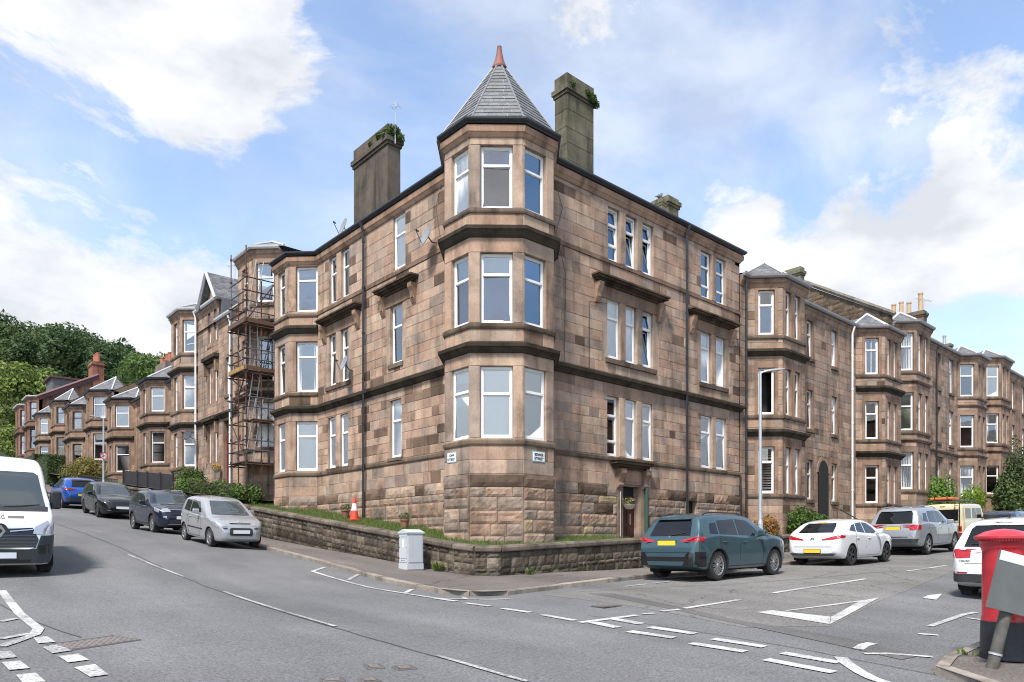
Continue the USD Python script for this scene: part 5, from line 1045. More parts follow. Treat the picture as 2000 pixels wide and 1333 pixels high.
def weed(u, v, z, h, n, lab, seed, cols=GR):
    q = random.Random(seed); T = thing('weed_tuft', lab, 'weed', (u, v, z)); m = M()
    for k in range(n):
        a = q.uniform(0, 6.28); r_ = q.uniform(.02, .1); hh = h * q.uniform(.5, 1.2); t = cols[q.randrange(len(cols))]; x, y = u + math.cos(a) * r_, v + math.sin(a) * r_; lx, ly = math.cos(a) * hh * .5, math.sin(a) * hh * .5
        m.add([[x - .008, y, z], [x + .008, y, z], [x + lx * .5 + .008, y + ly * .5, z + hh * .7], [x + lx, y + ly, z + hh * .9]], [[0, 1, 2], [0, 2, 3]], t)
    emit(T, 'blades', m, LEAF)
weed(-4.0, -13.62, g1(-4, -13.6) + .05, .13, 40, 'tuft of grass growing at the foot of the red pillar box', 1); weed(-2.45, -.15, g1(-2.5, 0) + .1, .28, 70, 'grass tuft at the foot of the wall right of the white cabinet', 2); weed(-.6, -1.95, g1(-.6, -2) + .1, .2, 45, 'green weeds at the foot of the wall near the corner', 3); weed(-4.3, -13.5, g1(-4.4, -13.5) + .03, .07, 40, 'low weeds in the kerb joint by the pillar box', 4)
# ---------------------------------------------------------------- street furniture
GREYP = plain('pale_grey_cabinet_paint', (.43, .455, .48), .5, var=.08); GALV = plain('galvanised_steel', (.42, .45, .48), .45, metal=.4, var=.12, scale=6)
zc = g1(-2.95, .42) + .1; T = thing('utility_cabinet', 'pale grey street cabinet standing against the boundary wall', 'cabinet', (-2.95, .42, zc), rotz=math.radians(-3)); b0 = M(); b0.box(-.26, .26, -.24, .24, .0, .16); emit(T, 'plinth', b0, GREYP)
b = M(); b.box(-.25, .25, -.23, .23, .161, 1.0); emit(T, 'body', b, GREYP)
b = M(); b.add([[-.28, -.26, 1.0], [.28, -.26, 1.0], [.28, .26, 1.0], [-.28, .26, 1.0], [-.28, -.26, 1.04], [.28, -.26, 1.04], [.28, .26, 1.04], [-.28, .26, 1.04], [-.28, 0, 1.12], [.28, 0, 1.12]], [[0, 3, 2, 1], [0, 1, 5, 4], [2, 3, 7, 6], [4, 5, 9, 8], [6, 7, 8, 9]]); b.add([[-.28, -.26, 1.0], [-.28, -.26, 1.04], [-.28, 0, 1.12], [-.28, .26, 1.04], [-.28, .26, 1.0]], [[0, 1, 2], [0, 2, 3], [0, 3, 4]]); b.add([[.28, -.26, 1.0], [.28, -.26, 1.04], [.28, 0, 1.12], [.28, .26, 1.04], [.28, .26, 1.0]], [[2, 1, 0], [3, 2, 0], [4, 3, 0]]); emit(T, 'roof', b, GREYP)
b = M(); b.box(-.262, -.25, -.205, .205, .2, .97); b.box(-.22, .22, -.242, -.23, .2, .97); D = emit(T, 'door', b, GREYP)
b = M()
for y in (-.08, 0, .08):
    for z in (.25, .3, .9): b.box(-.265, -.262, y - .025, y + .025, z, z + .012)
for z in (.3, .6, .88): b.box(-.27, -.262, .17, .19, z, z + .03); b.box(-.27, -.262, -.19, -.17, z, z + .03)
emit(D, 'vents_and_locks', b, plain('dark_rubber', (.03, .03, .03), .7)); b = M(); b.box(-.2655, -.262, -.05, .04, .62, .82); emit(D, 'notice', b, plain('white_notice', (.8, .8, .8), .6))
# pillar box
PB = (-3.93, -13.975); zb = g1(*PB) + .11; T = thing('pillar_box', 'red cast iron pillar box with black base behind the leaning sign', 'postbox', (*PB, zb)); RED = plain('pillar_box_red_paint', (.40, .02, .03), .35, var=.22, scale=5, coat=.3, bump=.15, bscale=14)
m = M(); m.lathe([(0, 0), (.255, 0), (.258, .02), (.25, .08), (.243, .44), (.238, .46)], (*PB, zb), 36); emit(T, 'base', m, plain('pillar_box_black_paint', (.018, .02, .026), .45, var=.4, scale=6, bump=.2), smooth=40)
m = M(); m.lathe([(.236, .455), (.236, .50), (.228, .52), (.226, 1.30), (.232, 1.32), (.236, 1.34)], (*PB, zb), 40); emit(T, 'barrel', m, RED, smooth=40)
m = M(); m.lathe([(.236, 1.335), (.25, 1.36), (.25, 1.40), (.262, 1.43), (.30, 1.455), (.31, 1.46), (.31, 1.485), (.285, 1.50), (.2, 1.545), (.1, 1.57), (0, 1.58)], (*PB, zb), 44); C_ = emit(T, 'cap', m, RED, smooth=40)
m = M()
for k in range(60): a = 2 * math.pi * k / 60; x, y = math.cos(a), math.sin(a); m.add(trimesh.creation.box([.02, .016, .022]).vertices @ np.array([[x, y, 0], [-y, x, 0], [0, 0, 1]]) + [PB[0] + x * .278, PB[1] + y * .278, zb + 1.438], trimesh.creation.box([1, 1, 1]).faces)
emit(C_, 'dentils', m, RED)
# leaning sign in front of it
SGP = np.array([-4.69, -14.05]); zs = g1(*SGP) + .1; rt = np.array([math.cos(YAW), -math.sin(YAW)]); T = thing('leaning_sign', 'grey sign board on a leaning post in front of the red pillar box', 'sign', (*SGP, zs))
lean = math.radians(14); up3 = np.array([*(rt * math.sin(lean)), math.cos(lean)]); rt3 = np.array([*(rt * math.cos(lean)), -math.sin(lean)]); fw3 = np.cross(rt3, up3); o3 = np.array([*SGP, zs]) + 0
tw = math.radians(-6); rt3, fw3 = rt3 * math.cos(tw) + fw3 * math.sin(tw), fw3 * math.cos(tw) - rt3 * math.sin(tw)
m = M(); m.tube(o3 - up3 * .05, o3 + up3 * 1.2, .062, 18); emit(T, 'post', m, plain('weathered_post', (.075, .072, .062), .75, var=.4, scale=8), smooth=40)
class Fr3:
    flip = False
    def __init__(s, o, x, y, z): s.o, s.B = o, np.array([x, y, z])
    def w(s, p): return np.asarray(p) @ s.B + s.o
bf = Fr3(o3 + up3 * .66 + fw3 * .078, rt3, fw3, up3)
m = M(); m.box(-.31, .50, -.02, .012, 0, .66, bf); B_ = emit(T, 'board', m, plain('grey_sign_enamel', (.105, .115, .114), .5, var=.15, scale=4)); m = M(); m.box(-.31, .50, .0125, .0155, .55, .66, bf); emit(B_, 'pale_strip', m, plain('pale_sign_strip', (.60, .63, .63), .5)); 
m = M()
q = random.Random(8)
for k in range(26):
    x, z = (.12 + q.uniform(-.05, .09), .42 + q.uniform(-.015, .02)) if k < 10 else (.16 + q.uniform(-.07, .1), .30 + q.uniform(-.03, .03)) if k < 24 else (.24 + q.uniform(0, .02), .18)
    m.box(x, x + q.uniform(.01, .03), .0125, .0145, z, z + q.uniform(.006, .016), bf)
emit(B_, 'glue_remains', m, plain('dark_rubber', (.03, .03, .03)))
m = M(); m.lathe([(.07, 0), (.068, .012), (.07, .024)], (0, 0, 0), 18); v, f, t = m.get(); m = M().add(v @ np.array([rt3, fw3, up3]) + o3 + up3 * .16, f); emit(T, 'band', m, GALV)
# lamps
def lamp(u, v, h, label, mat, arm_dir, z0):
    T = thing('street_lamp', label, 'street lamp', (u, v, z0)); m = M(); m.tube((u, v, z0), (u, v, z0 + 1.3), .085, 12); m.tube((u, v, z0 + 1.3), (u, v, z0 + 1.42), .085, 12, .06); m.tube((u, v, z0 + 1.42), (u, v, z0 + h), .06, 12, .045); P_ = emit(T, 'pole', m, mat, smooth=40)
    m = M(); m.tube((u, v, z0 + h - .05), (u + arm_dir[0] * .25, v + arm_dir[1] * .25, z0 + h + .02), .03, 8); emit(T, 'bracket', m, mat)
    a = np.array([u + arm_dir[0] * .15, v + arm_dir[1] * .15, z0 + h - .03]); e = np.array([*arm_dir, .07]); e /= np.linalg.norm(e); n_ = np.array([-arm_dir[1], arm_dir[0], 0]); fr = Fr3(a, e, n_, np.cross(e, n_)); m = M(); 
    m.man(manifold3d.Manifold.batch_hull([manifold3d.Manifold.hull_points([tuple(fr.w([x, y * w_, z])) for x, w_, z in ((0, .06, .0), (.2, .12, .0), (.62, .10, .0), (.7, .03, .0), (.1, .05, .07), (.45, .05, .06)) for y in (-1, 1)])])); H_ = emit(T, 'lantern', m, plain('lamp_head_grey', (.22, .23, .24), .5)); m = M(); m.box(.2, .6, -.08, .08, -.012, -.002, fr); emit(H_, 'lens', m, PANE)
    return T
lamp(7.4, -4.35, 6.25, 'tall galvanised lamp post behind the teal estate car', GALV, (.55, -.83), g1(7.4, -4.3) + .1)
z0 = g1(-4.35, 29.8) + .1; T = lamp(-4.35, 29.8, 5.0, 'slim grey lamp post carrying a round speed sign on the uphill street', GALV, (-.99, -.1), z0)
F_ = Face((-4.7, 29.70), (-4.0, 29.70)); cx = .35; S_ = thing('speed_sign', 'round white 20 speed limit sign with red ring', 'sign', (-4.35, 29.7, 6.5)); zS = 6.72
disc = lambda r0, r1, y, mt, nm: emit(S_, nm, M().prism(Point(cx, zS).buffer(r1, 24).difference(Point(cx, zS).buffer(r0, 24)) if r0 else Point(cx, zS).buffer(r1, 24), y, y + .01, F_), mt)
disc(0, .205, .03, plain('sign_white', (.8, .8, .8), .4), 'disc'); disc(.155, .203, .041, plain('sign_red', (.5, .02, .025), .4), 'red_ring'); lettering(S_, 'numerals', '20', F_, cx, zS - .07, .042, .14, plain('sign_black', (.015, .015, .015), .5))
# street name plates on the turret
for F, s, txt, lab in ((T1, .38, ('JOHN', 'STREET'), 'white street name plate with black letters on the left turret face'), (T3, .60, ('BINNIE', 'STREET'), 'white street name plate with black letters on the right turret face')):
    zP = 4.26; w_ = .23 if F is T3 else .20; S_ = thing('street_name_plate', lab, 'street sign', (*F.w(np.array([[s, .02, zP]]))[0],)); m = M(); m.box(s - w_ - .025, s + w_ + .025, .015, .028, zP - .155, zP + .155, F); emit(S_, 'frame', m, plain('pale_blue_plate_edge', (.25, .45, .47), .4)); m = M(); m.box(s - w_, s + w_, .018, .033, zP - .13, zP + .13, F); emit(S_, 'plate', m, plain('sign_white', (.8, .8, .8), .4))
    for k, t_ in enumerate(txt): lettering(S_, 'lettering', t_, F, s, zP + (.025 if k == 0 else -.095), .034, .075, plain('sign_black', (.015, .015, .015), .5))
# traffic cone
cu, cv, cz = -1.05, 7.0, float(gard(-1.05, 7.0)) + .0; T = thing('traffic_cone', 'orange and white traffic cone on the grass beside the downpipe', 'traffic cone', (cu, cv, cz)); OR_ = plain('cone_orange', (.55, .05, .025), .5, var=.08)
m = M(); m.box(cu - .18, cu + .18, cv - .18, cv + .18, cz, cz + .04); emit(T, 'base', m, OR_); pr = lambda z: .15 * (1 - z / .9) + .025
for a, b, mt, nm in ((.04, .36, OR_, 'lower_band'), (.36, .62, plain('cone_white', (.7, .7, .7), .5), 'white_sleeve'), (.62, .86, OR_, 'tip')): m = M(); m.lathe([(pr(a), a), (pr(b), b)] + ([(0, b)] if b > .8 else []), (cu, cv, cz), 20); emit(T, nm, m, mt, smooth=40)
TERR = plain('terracotta_pot', (.20, .095, .06), .8, var=.25)
for (pu, pv, r_, lab) in ((-.75, 8.2, .16, 'terracotta plant pot left of the traffic cone'), (-.8, 4.05, .15, 'terracotta plant pot against the plinth right of the downpipe')):
    z_ = float(gard(pu, pv)) - .03; T = thing('plant_pot', lab, 'plant pot', (pu, pv, z_)); m = M(); m.lathe([(r_ * .7, 0), (r_ * .95, .26), (r_ * 1.1, .27), (r_ * 1.1, .33), (r_ * .9, .33), (r_ * .85, .28), (0, .28)], (pu, pv, z_), 18); emit(T, 'pot', m, TERR, smooth=40); emit(T, 'plant', leaves([(pu, pv, z_ + .42)], [(.18, .18, .14)], 120, .04, GREEN, 3), LEAF)
# satellite dishes
DISHM = plain('grey_dish_enamel', (.22, .235, .25), .4, var=.08)
def dish(c, aim, lab, r_=.30, wallpt=None, mt=None):
    T = thing('satellite_dish', lab, 'satellite dish', tuple(c)); a = np.array(aim, float); a /= np.linalg.norm(a); x = np.cross([0, 0, 1], a); x /= np.linalg.norm(x); fr = Fr3(np.array(c, float), x, np.cross(a, x), a); fr2 = fr
    pr = [(k / 8 * r_, .17 * (k / 8) ** 2 * r_) for k in range(9)]; m = M(); m.lathe(pr + [(r_ * 1.0, .17 * r_ - .02), (r_ * .5, -.0), (0, -.02)], (0, 0, 0), 28); v, f, t = m.get(); v[:, 1] *= 1.12
    emit(T, 'reflector', M().add(fr.w(v), f), mt or DISHM, smooth=30); m = M(); e = fr.w([0, -.1 * r_, 1.15 * r_ * 1.2]); m.tube(fr.w([0, -r_ * 1.1, .1]), e, .014, 6); B_ = emit(T, 'arm', m, plain('dark_dish_arm', (.05, .05, .055), .5)); m = M(); m.tube(e, fr.w([0, -.05 * r_, 1.05 * r_ * 1.2]), .035, 8); m.tube(e, e - a * .12, .03, 8); emit(B_, 'receiver', m, plain('dark_dish_arm', (.05, .05, .055)))
    m = M(); b_ = fr.w([0, 0, -.02]); w_ = np.array(wallpt if wallpt is not None else b_ + [.3, 0, -.1]); m.tube(b_, (b_ + w_) / 2 - [0, 0, .1], .02, 6); m.tube((b_ + w_) / 2 - [0, 0, .1], w_, .02, 6); emit(T, 'bracket', m, plain('dark_dish_arm', (.05, .05, .055)))
AIM = (-.85, -.1, .5)
AIM = (-.95, .12, .30)
dish((-.38, 3.35, 11.95), AIM, 'grey satellite dish just below the left eaves beside the turret', .31, (0, 3.3, 11.8)); dish((-.36, 9.0, 8.75), AIM, 'grey satellite dish beside the paired windows above the string course', .28, (0, 8.95, 8.5)); dish((.55, 10.75, 14.95), AIM, 'grey satellite dish on the roof beside the broad chimney', .34, (.8, 10.4, 14.3)); dish((-.62, 27.0, 8.0), (-.9, -.35, .3), 'small dark satellite dish on the left bay of the scaffolded building', .32, (0, 27.2, 7.8), plain('dark_dish_arm', (.05, .05, .055)))
# aerials and a bird
def aerial(c, h, lab, d, n=7, L=.9):
    T = thing('roof_aerial', lab, 'aerial', tuple(c)); c = np.array(c, float); m = M(); m.tube(c, c + [0, 0, h], .02, 6); emit(T, 'mast', m, GALV); d = np.array([*d, .0]); d /= np.linalg.norm(d); p = np.cross(d, [0, 0, 1]); m = M(); t_ = c + [0, 0, h * .9]; m.tube(t_ - d * L / 2, t_ + d * L / 2, .012, 5)
    for k in range(n): q_ = t_ + d * (L * (k / (n - 1) - .5)); m.tube(q_ - p * .18, q_ + p * .18, .008, 4)
    emit(T, 'antenna', m, GALV)
aerial((1.6, 25.7, 16.6), 1.5, 'thin roof aerial above the small gabled dormer', (.6, -.8)); aerial((40.2, 1.9, 17.6), 1.1, 'roof aerial beside the buff chimney pots on the right', (.95, -.3), 9, 1.5); aerial((.95, 7.4, 17.2), 1.6, 'dark aerial on the plant topped chimney', (.5, -.8), 3, .3)
T = thing('bird', 'small grey bird perched on the low chimney of the right roof', 'bird', (11.3, 2.6, 16.57)); bm = manifold3d.Manifold.batch_hull([manifold3d.Manifold.sphere(.10, 16).scale((1.5, .9, .95)).translate((11.3, 2.6, 16.72)), manifold3d.Manifold.sphere(.055, 12).translate((11.42, 2.6, 16.84))]) + manifold3d.Manifold.batch_hull([manifold3d.Manifold.sphere(.04, 8).translate((11.18, 2.6, 16.7)), manifold3d.Manifold.sphere(.015, 8).translate((10.98, 2.6, 16.62))]); bm = bm + manifold3d.Manifold.sphere(.058, 12).translate((11.43, 2.6, 16.87))
emit(T, 'body', M().man(bm), plain('bird_grey', (.12, .12, .13), .7), smooth=60); m = M(); m.tube((11.47, 2.6, 16.87), (11.54, 2.6, 16.86), .012, 6, .002); emit(T, 'beak', m, GOLD); m = M(); m.tube((11.28, 2.57, 16.57), (11.28, 2.57, 16.66), .008, 5); m.tube((11.28, 2.63, 16.57), (11.28, 2.63, 16.66), .008, 5); emit(T, 'legs', m, GOLD)
# growth on the chimneys
T = thing('chimney_plants', 'green plants sprouting from the top of the broad left chimney', 'plants', (1.0, 7.9, 17.6)); emit(T, 'foliage', leaves([(.95, 7.6, 17.75), (.8, 7.75, 17.6), (1.2, 7.5, 17.55), (.75, 8.2, 17.75), (.68, 8.8, 17.65)], [.28, .25, .22, .18, .12], 1500, .05, GREEN, 9), LEAF)
T = thing('chimney_plants', 'green plants clinging to the right side of the tall square chimney', 'plants', (7, 2.6, 19)); emit(T, 'foliage', leaves([(6.85, 2.5, 19.1), (6.6, 2.5, 19.2), (7.1, 2.5, 18.95), (5.75, 2.5, 19.2)], [.2, .13, .15, .12], 800, .045, GREEN, 10), LEAF)
# hanging baskets
def basket(c, lab, cols):
    T = thing('flower_basket', lab, 'flower basket', tuple(c)); m = M(); m.lathe([(0, -.2), (.12, -.17), (.2, -.06), (.22, 0), (0, 0)], c, 16); emit(T, 'basket', m, plain('pale_basket', (.35, .30, .22), .8), smooth=40); emit(T, 'flowers', leaves([(c[0], c[1], c[2] + .1)], [(.24, .24, .14)], 220, .04, cols + GREEN[:2], 4), LEAF)
basket((-.28, 22.95 + .35, 5.75), 'hanging basket of orange and yellow flowers beside the crimson door', [(.6, .25, .02), (.6, .4, .03), (.5, .3, .02)]); basket((5.72, -.28, 3.05), 'small planted basket hanging beside the dark red door', [(.3, .25, .15), (.25, .2, .12)])
# ---------------------------------------------------------------- scaffold tower
RUST = plain('rusty_scaffold_tube', (.075, .036, .024), .7, metal=.3, var=.5, scale=5); STEEL = plain('grey_scaffold_tube', (.13, .13, .145), .5, metal=.5, var=.3, scale=5); PLANK = plain('scaffold_plank', (.095, .055, .036), .8, var=.45, scale=4, stretch=(1, 1, 6)); PLANKY = plain('yellow_scaffold_plank', (.30, .17, .05), .75, var=.25, scale=4); ALU = plain('aluminium_ladder', (.55, .55, .54), .4, metal=.6)
SC = thing('scaffold_tower', 'rusty scaffold tower with plank platforms and ladders in front of the bay', 'scaffold', (-1.1, 16.4, 3.6))
A, B, C, D = np.array([-.42, 15.45]), np.array([-1.72, 15.5]), np.array([-1.72, 17.3]), np.array([-1.02, 17.3]); A2 = np.array([-1.02, 15.5])
tops = [(A, 14.0, STEEL), (B, 15.05, RUST), (C, 15.15, STEEL), (D, 14.6, STEEL), (A2, 13.6, RUST), (np.array([-1.72, 16.4]), 12.7, RUST), (np.array([-.45, 16.1]), 12.4, STEEL)]
for p, zt, mt in tops:
    m = M(); m.tube([*p, 3.2], [*p, zt], .031, 8); P_ = emit(SC, 'standard', m, mt, smooth=40); m = M()
    z = 4.4
    while z < zt - .2: m.tube([*p, z - .045], [*p, z + .045], .05, 6); z += 1.05
    emit(P_, 'couplers', m, RUST)
def rail(p, q, z, mt=RUST, over=.18, z2=None): 
    e = (q - p) / np.linalg.norm(q - p); m = M(); m.tube([*(p - e * over), z], [*(q + e * over), z2 if z2 is not None else z], .029, 8); emit(SC, 'ledger', m, mt, smooth=40)
for z in (5.35, 7.3, 9.46, 11.6):
    for k, (p, q) in enumerate(((A, B), (B, C), (C, D))):
        rail(p, q, z - .08); rail(p, q, z + .55, STEEL if (k + int(z)) % 2 else RUST); rail(p, q, z + 1.0, RUST if k else STEEL)
for z in (13.05, 13.65): rail(A, B, z); rail(B, C, z, STEEL)
rail(B, C, 5.4, RUST, 0, 7.3); rail(C, B, 7.4, RUST, 0, 9.4); rail(B, C, 9.5, STEEL, 0, 11.5); rail(B, A, 11.7, RUST, 0, 13.6); rail(B, D, 4.0, RUST, .1, 5.3); rail(A, C, 7.4, STEEL, 0, 9.4)
def planks(p, q, r_, z, n, mt, half=1.0):
    e = (q - p) / np.linalg.norm(q - p); f_ = (r_ - p); W = np.linalg.norm(f_) * half; f_ /= np.linalg.norm(f_); L = np.linalg.norm(q - p)
    for k in range(n):
        a = p + f_ * (W * k / n + .008); b = p + f_ * (W * (k + 1) / n - .008); m = M(); v = [[*(x + e * s), zz_] for x in (a, b) for s in (-.12, L + .12) for zz_ in (z, z + .038)]
        m.add(np.array(v), [[0, 1, 3, 2], [4, 6, 7, 5], [0, 4, 5, 1], [2, 3, 7, 6], [0, 2, 6, 4], [1, 5, 7, 3]]); emit(SC, 'plank', m, mt)
planks(B, A, C, 11.6, 7, PLANK); planks(B, A, C, 9.46, 7, PLANK); planks(B + (A - B) * .35, A, C + (A - B) * .35, 7.3, 4, PLANK, .6); planks(B, A, C, 5.35, 6, plain('dark_wet_plank', (.06, .055, .06), .7, var=.3))
for z, mt in ((11.64, PLANK), (9.5, PLANKY)): 
    m = M(); m.box(B[0] - .06, B[0] - .02, B[1] - .1, C[1] + .2, z, z + .21); emit(SC, 'toe_board', m, mt); m = M(); m.box(B[0] - .1, A[0] + .1, B[1] - .07, B[1] - .035, z, z + .18); emit(SC, 'toe_board', m, PLANK)
for (x0, x1, z0, z1) in ((-1.25, -1.0, 11.5, 14.6), (-1.0, -1.3, 9.4, 12.4), (-1.28, -1.02, 5.3, 8.3), (-1.2, -1.05, 7.2, 10.2)):
    m = M(); v0, v1 = 16.4, 15.7
    for o in (-.17, .17): m.tube([x0 + o, v0, z0], [x1 + o, v1, z1], .022, 6)
    for k in range(10): t_ = (k + .5) / 10; c = np.array([x0 + (x1 - x0) * t_, v0 + (v1 - v0) * t_, z0 + (z1 - z0) * t_]); m.tube(c - [.17, 0, 0], c + [.17, 0, 0], .014, 5)
    emit(SC, 'ladder', m, ALU)
# ---------------------------------------------------------------- fence, railings
DKT = plain('dark_stained_timber', (.022, .02, .024), .6, var=.35, scale=6)
FN = thing('board_fence', 'dark stained upright board fence behind the parked navy car', 'fence', (-2.2, 30, 4)); FF = Slope((-2.12, 34.8), (-2.12, 24.4), lambda u, v: 3.35 + .098 * (v - 24.4)); s = 0.; q = random.Random(2)
while s < FF.L - .15: m = M(); m.box(s, s + .135, -.012, .012, .3, 2.05 + q.uniform(-.01, .01), FF); emit(FN, 'board', m, DKT); s += .152
for z in (.6, 1.7): m = M(); m.box(0, FF.L, -.06, -.013, z, z + .08, FF); emit(FN, 'rail', m, DKT)
for s in (.05, 3.3, 5.4, 8.0, FF.L - .1): m = M(); m.box(s, s + .11, .013, .1, .2, 2.12, FF); emit(FN, 'post', m, DKT)
RL = thing('iron_railing', 'thin iron railing on the wall below the scaffold', 'railing', (-2.3, 18, 3.6)); FR = Slope((-2.38, 21.2), (-2.38, 15.3), lambda u, v: 1.75 + .105 * v); m = M(); s = .05
while s < FR.L: m.box(s - .006, s + .006, -.006, .006, 0, .92, FR); s += .2
emit(RL, 'bars', m, plain('rusty_black_iron', (.035, .025, .022), .6)); m = M(); m.box(0, FR.L, -.015, .015, .78, .81, FR); m.box(0, FR.L, -.015, .015, .1, .13, FR); emit(RL, 'rails', m, plain('rusty_black_iron', (.035, .025, .022)))
RL = thing('garden_railing', 'low dark garden railing beside the yellowing shrubs', 'railing', (-2.3, 42, 5.5)); FR = Slope((-2.38, 46), (-2.38, 35.2), lambda u, v: 4.7 + .10 * (v - 35)); m = M(); s = .05
while s < FR.L: m.box(s - .012, s + .012, -.012, .012, 0, 1.15, FR); s += .2
emit(RL, 'bars', m, DKT); m = M(); m.box(0, FR.L, -.02, .02, 1.1, 1.16, FR); emit(RL, 'rail', m, DKT)
# ---------------------------------------------------------------- shrubs and hedges
blob_plant('garden_bush', 'dense dark green bush in front of the left bay of the scaffolded building', 'bush', -1.3, 24.6, 4.3, .85, .9, 2.0, 2600, .07, GREEN, 31)
blob_plant('garden_bush', 'light green leafy bush growing below the dense dark green bush', 'bush', -1.75, 22.9, 3.7, .95, 1.1, 1.5, 2200, .07, [(.10, .16, .03), (.08, .13, .03)], 32)
for k, (v, lab) in enumerate(((19.6, 'green foliage clump behind the iron railing, farthest from the corner'), (17.8, 'green foliage clump behind the iron railing, at the middle of the scaffold'), (16.3, 'green foliage clump behind the iron railing, against the corner building bay'))): blob_plant('railing_shrub', lab, 'shrub', -1.55, v, 2.9 + .1 * (v - 15), .75, 1.1, 1.5, 1900, .075, [(.07, .12, .025), (.10, .16, .035), (.05, .09, .02)], 40 + k)
blob_plant('yellowing_shrub', 'large yellow green shrub beside the speed sign pole', 'shrub', -1.5, 47.6, 5.6, 1.5, 2.4, 3.0, 2600, .10, [(.17, .15, .035), (.12, .13, .03), (.2, .16, .05)], 50)
blob_plant('yellowing_shrub', 'smaller shrub with orange tinges left of the large yellow green shrub', 'shrub', -1.7, 53.0, 6.2, 1.2, 1.8, 2.4, 1800, .10, [(.08, .10, .03), (.22, .12, .03), (.10, .12, .03)], 51)
def hedge(name, label, u0, u1, v0, v1, z0, z1, n, seed, cols=GREEN):
    q = np.random.default_rng(seed); T = thing(name, label, 'hedge', ((u0 + u1) / 2, (v0 + v1) / 2, z0)); f = q.integers(0, 4, n); P = q.random((n, 3)) * [u1 - u0, v1 - v0, z1 - z0] + [u0, v0, z0]
    P[f == 0, 0] = u0; P[f == 1, 2] = z1; P[f == 2, 1] = v0; P[f == 3, 0] = u1; P += q.normal(0, .035, (n, 3)); nn = np.zeros((n, 3)); nn[f == 0, 0] = -1; nn[f == 1, 2] = 1; nn[f == 2, 1] = -1; nn[f == 3, 0] = 1; nn += q.normal(0, .5, (n, 3)); nn /= np.linalg.norm(nn, axis=1, keepdims=True)
    a = np.cross(nn, q.normal(size=(n, 3))); a /= np.linalg.norm(a, axis=1, keepdims=True); b = np.cross(nn, a); s = .07 * q.uniform(.6, 1.4, n)[:, None]; v = np.stack([P - a * s, P + b * s * .6, P + a * s, P - b * s * .6], 1).reshape(-1, 3); c = np.array(cols)[q.integers(0, len(cols), n)] * q.uniform(.7, 1.3, n)[:, None]
    m = M(); m.box(u0 + .05, u1 - .05, v0 + .05, v1 - .05, z0, z1 - .05); emit(T, 'inner_twigs', m, plain('dark_hedge_inside', (.02, .03, .012), .9)); emit(T, 'foliage', M().add(v, np.arange(4 * n).reshape(n, 4), np.repeat(c, 4, 0)), LEAF)
hedge('clipped_hedge', 'square clipped green hedge above the maroon car', -2.4, -.4, 60.5, 67, 7.2, 9.9, 3000, 60); hedge('clipped_hedge', 'lower clipped hedge farther up the hill beyond the square one', -2.4, -.6, 68, 80, 8.2, 10.7, 2500, 61, DARKG)
blob_plant('fern_bush', 'ferny green bush at the wall behind the white hatchback', 'bush', 16.7, -1.35, 1.75, 1.7, .7, 1.6, 3000, .08, [(.07, .13, .02), (.09, .16, .03), (.05, .10, .02)], 70)
blob_plant('orange_shrub', 'orange leaved shrub at the foot of the tall lamp post', 'shrub', 13.3, -1.35, 1.6, 1.0, .6, 1.25, 1500, .06, [(.30, .10, .02), (.22, .12, .03), (.10, .10, .03)], 71)
blob_plant('garden_bush', 'green shrub between the orange shrub and the corner building', 'bush', 11.9, -1.2, 1.6, .8, .6, 1.1, 900, .06, GREEN, 72)
blob_plant('garden_bush', 'bright green bush left of the arched lime shrub down the right street', 'bush', 33.6, -1.3, 2.6, 1.8, .9, 3.3, 3000, .10, [(.10, .19, .03), (.13, .22, .04)], 73)
blob_plant('lime_shrub', 'rounded lime green shrub in front of the far bay', 'shrub', 39.4, -1.3, 3.2, 1.6, .8, 2.5, 2300, .08, [(.17, .26, .02), (.14, .23, .02)], 74)
blob_plant('dark_shrub', 'big dark green shrub at the right edge of the right street', 'shrub', 45.5, -2.0, 2.8, 3.6, 1.3, 4.2, 3800, .13, DARKG + GREEN, 75)
blob_plant('conifer', 'upright feathery conifer rising out of the big dark shrub', 'tree', 45.2, -2.3, 3.0, .9, .9, 6.3, 2200, .11, DARKG, 76)
# ---------------------------------------------------------------- wooded hill
hz = lambda u, v: np.minimum(10.5 + np.maximum(v - 100, 0) * .50, 40 + (v - 100) * .02) * np.clip(1.1 - np.maximum(u - 34, 0) / 80, .15, 1) * np.clip(1.1 - np.maximum(-u - 60, 0) / 120, .3, 1)
HX, HY = np.meshgrid(np.arange(-170, 140, 8.0), np.r_[np.arange(99, 260, 8.0)], indexing='ij'); v_, f_ = sheet(np.c_[HX.ravel(), HY.ravel()], hz, 0); solo('hill', M().add(v_, f_), plain('hill_undergrowth', (.025, .04, .015), .95, var=.4, scale=.3), 'wooded hill behind the houses', None, True, kind='structure')
def tree_class(name, cols, seed, H, R, n, size):
    path = f'/World/{name}'; stage.CreateClassPrim(path); ORIGIN[path] = np.zeros(3); q = random.Random(seed); C, Rr = [], []
    for k in range(13):
        a = q.uniform(0, 6.28); zz_ = q.uniform(.34, .86) * H; rr_ = R * q.uniform(.25, .72) * (1.25 - abs(zz_ / H - .55) * 1.3); C.append((math.cos(a) * rr_, math.sin(a) * rr_, zz_)); Rr.append((R * q.uniform(.34, .5),) * 2 + (H * q.uniform(.11, .17),))
    C.append((0, 0, H * .84)); Rr.append((R * .42, R * .42, H * .15)); m = M(); m.tube((0, 0, -.5), (0, 0, H * .42), .28 * H / 14, 8, .16 * H / 14)
    for c in C[:9]: m.tube((0, 0, H * q.uniform(.2, .42)), c, .10 * H / 14, 5, .03)
    emit(path, 'trunk', m, BARK); emit(path, 'crown', leaves(C, Rr, n, size, cols, seed, .5), LEAF); return path
MIDG = [(.06, .10, .028), (.072, .118, .032), (.05, .088, .026)]
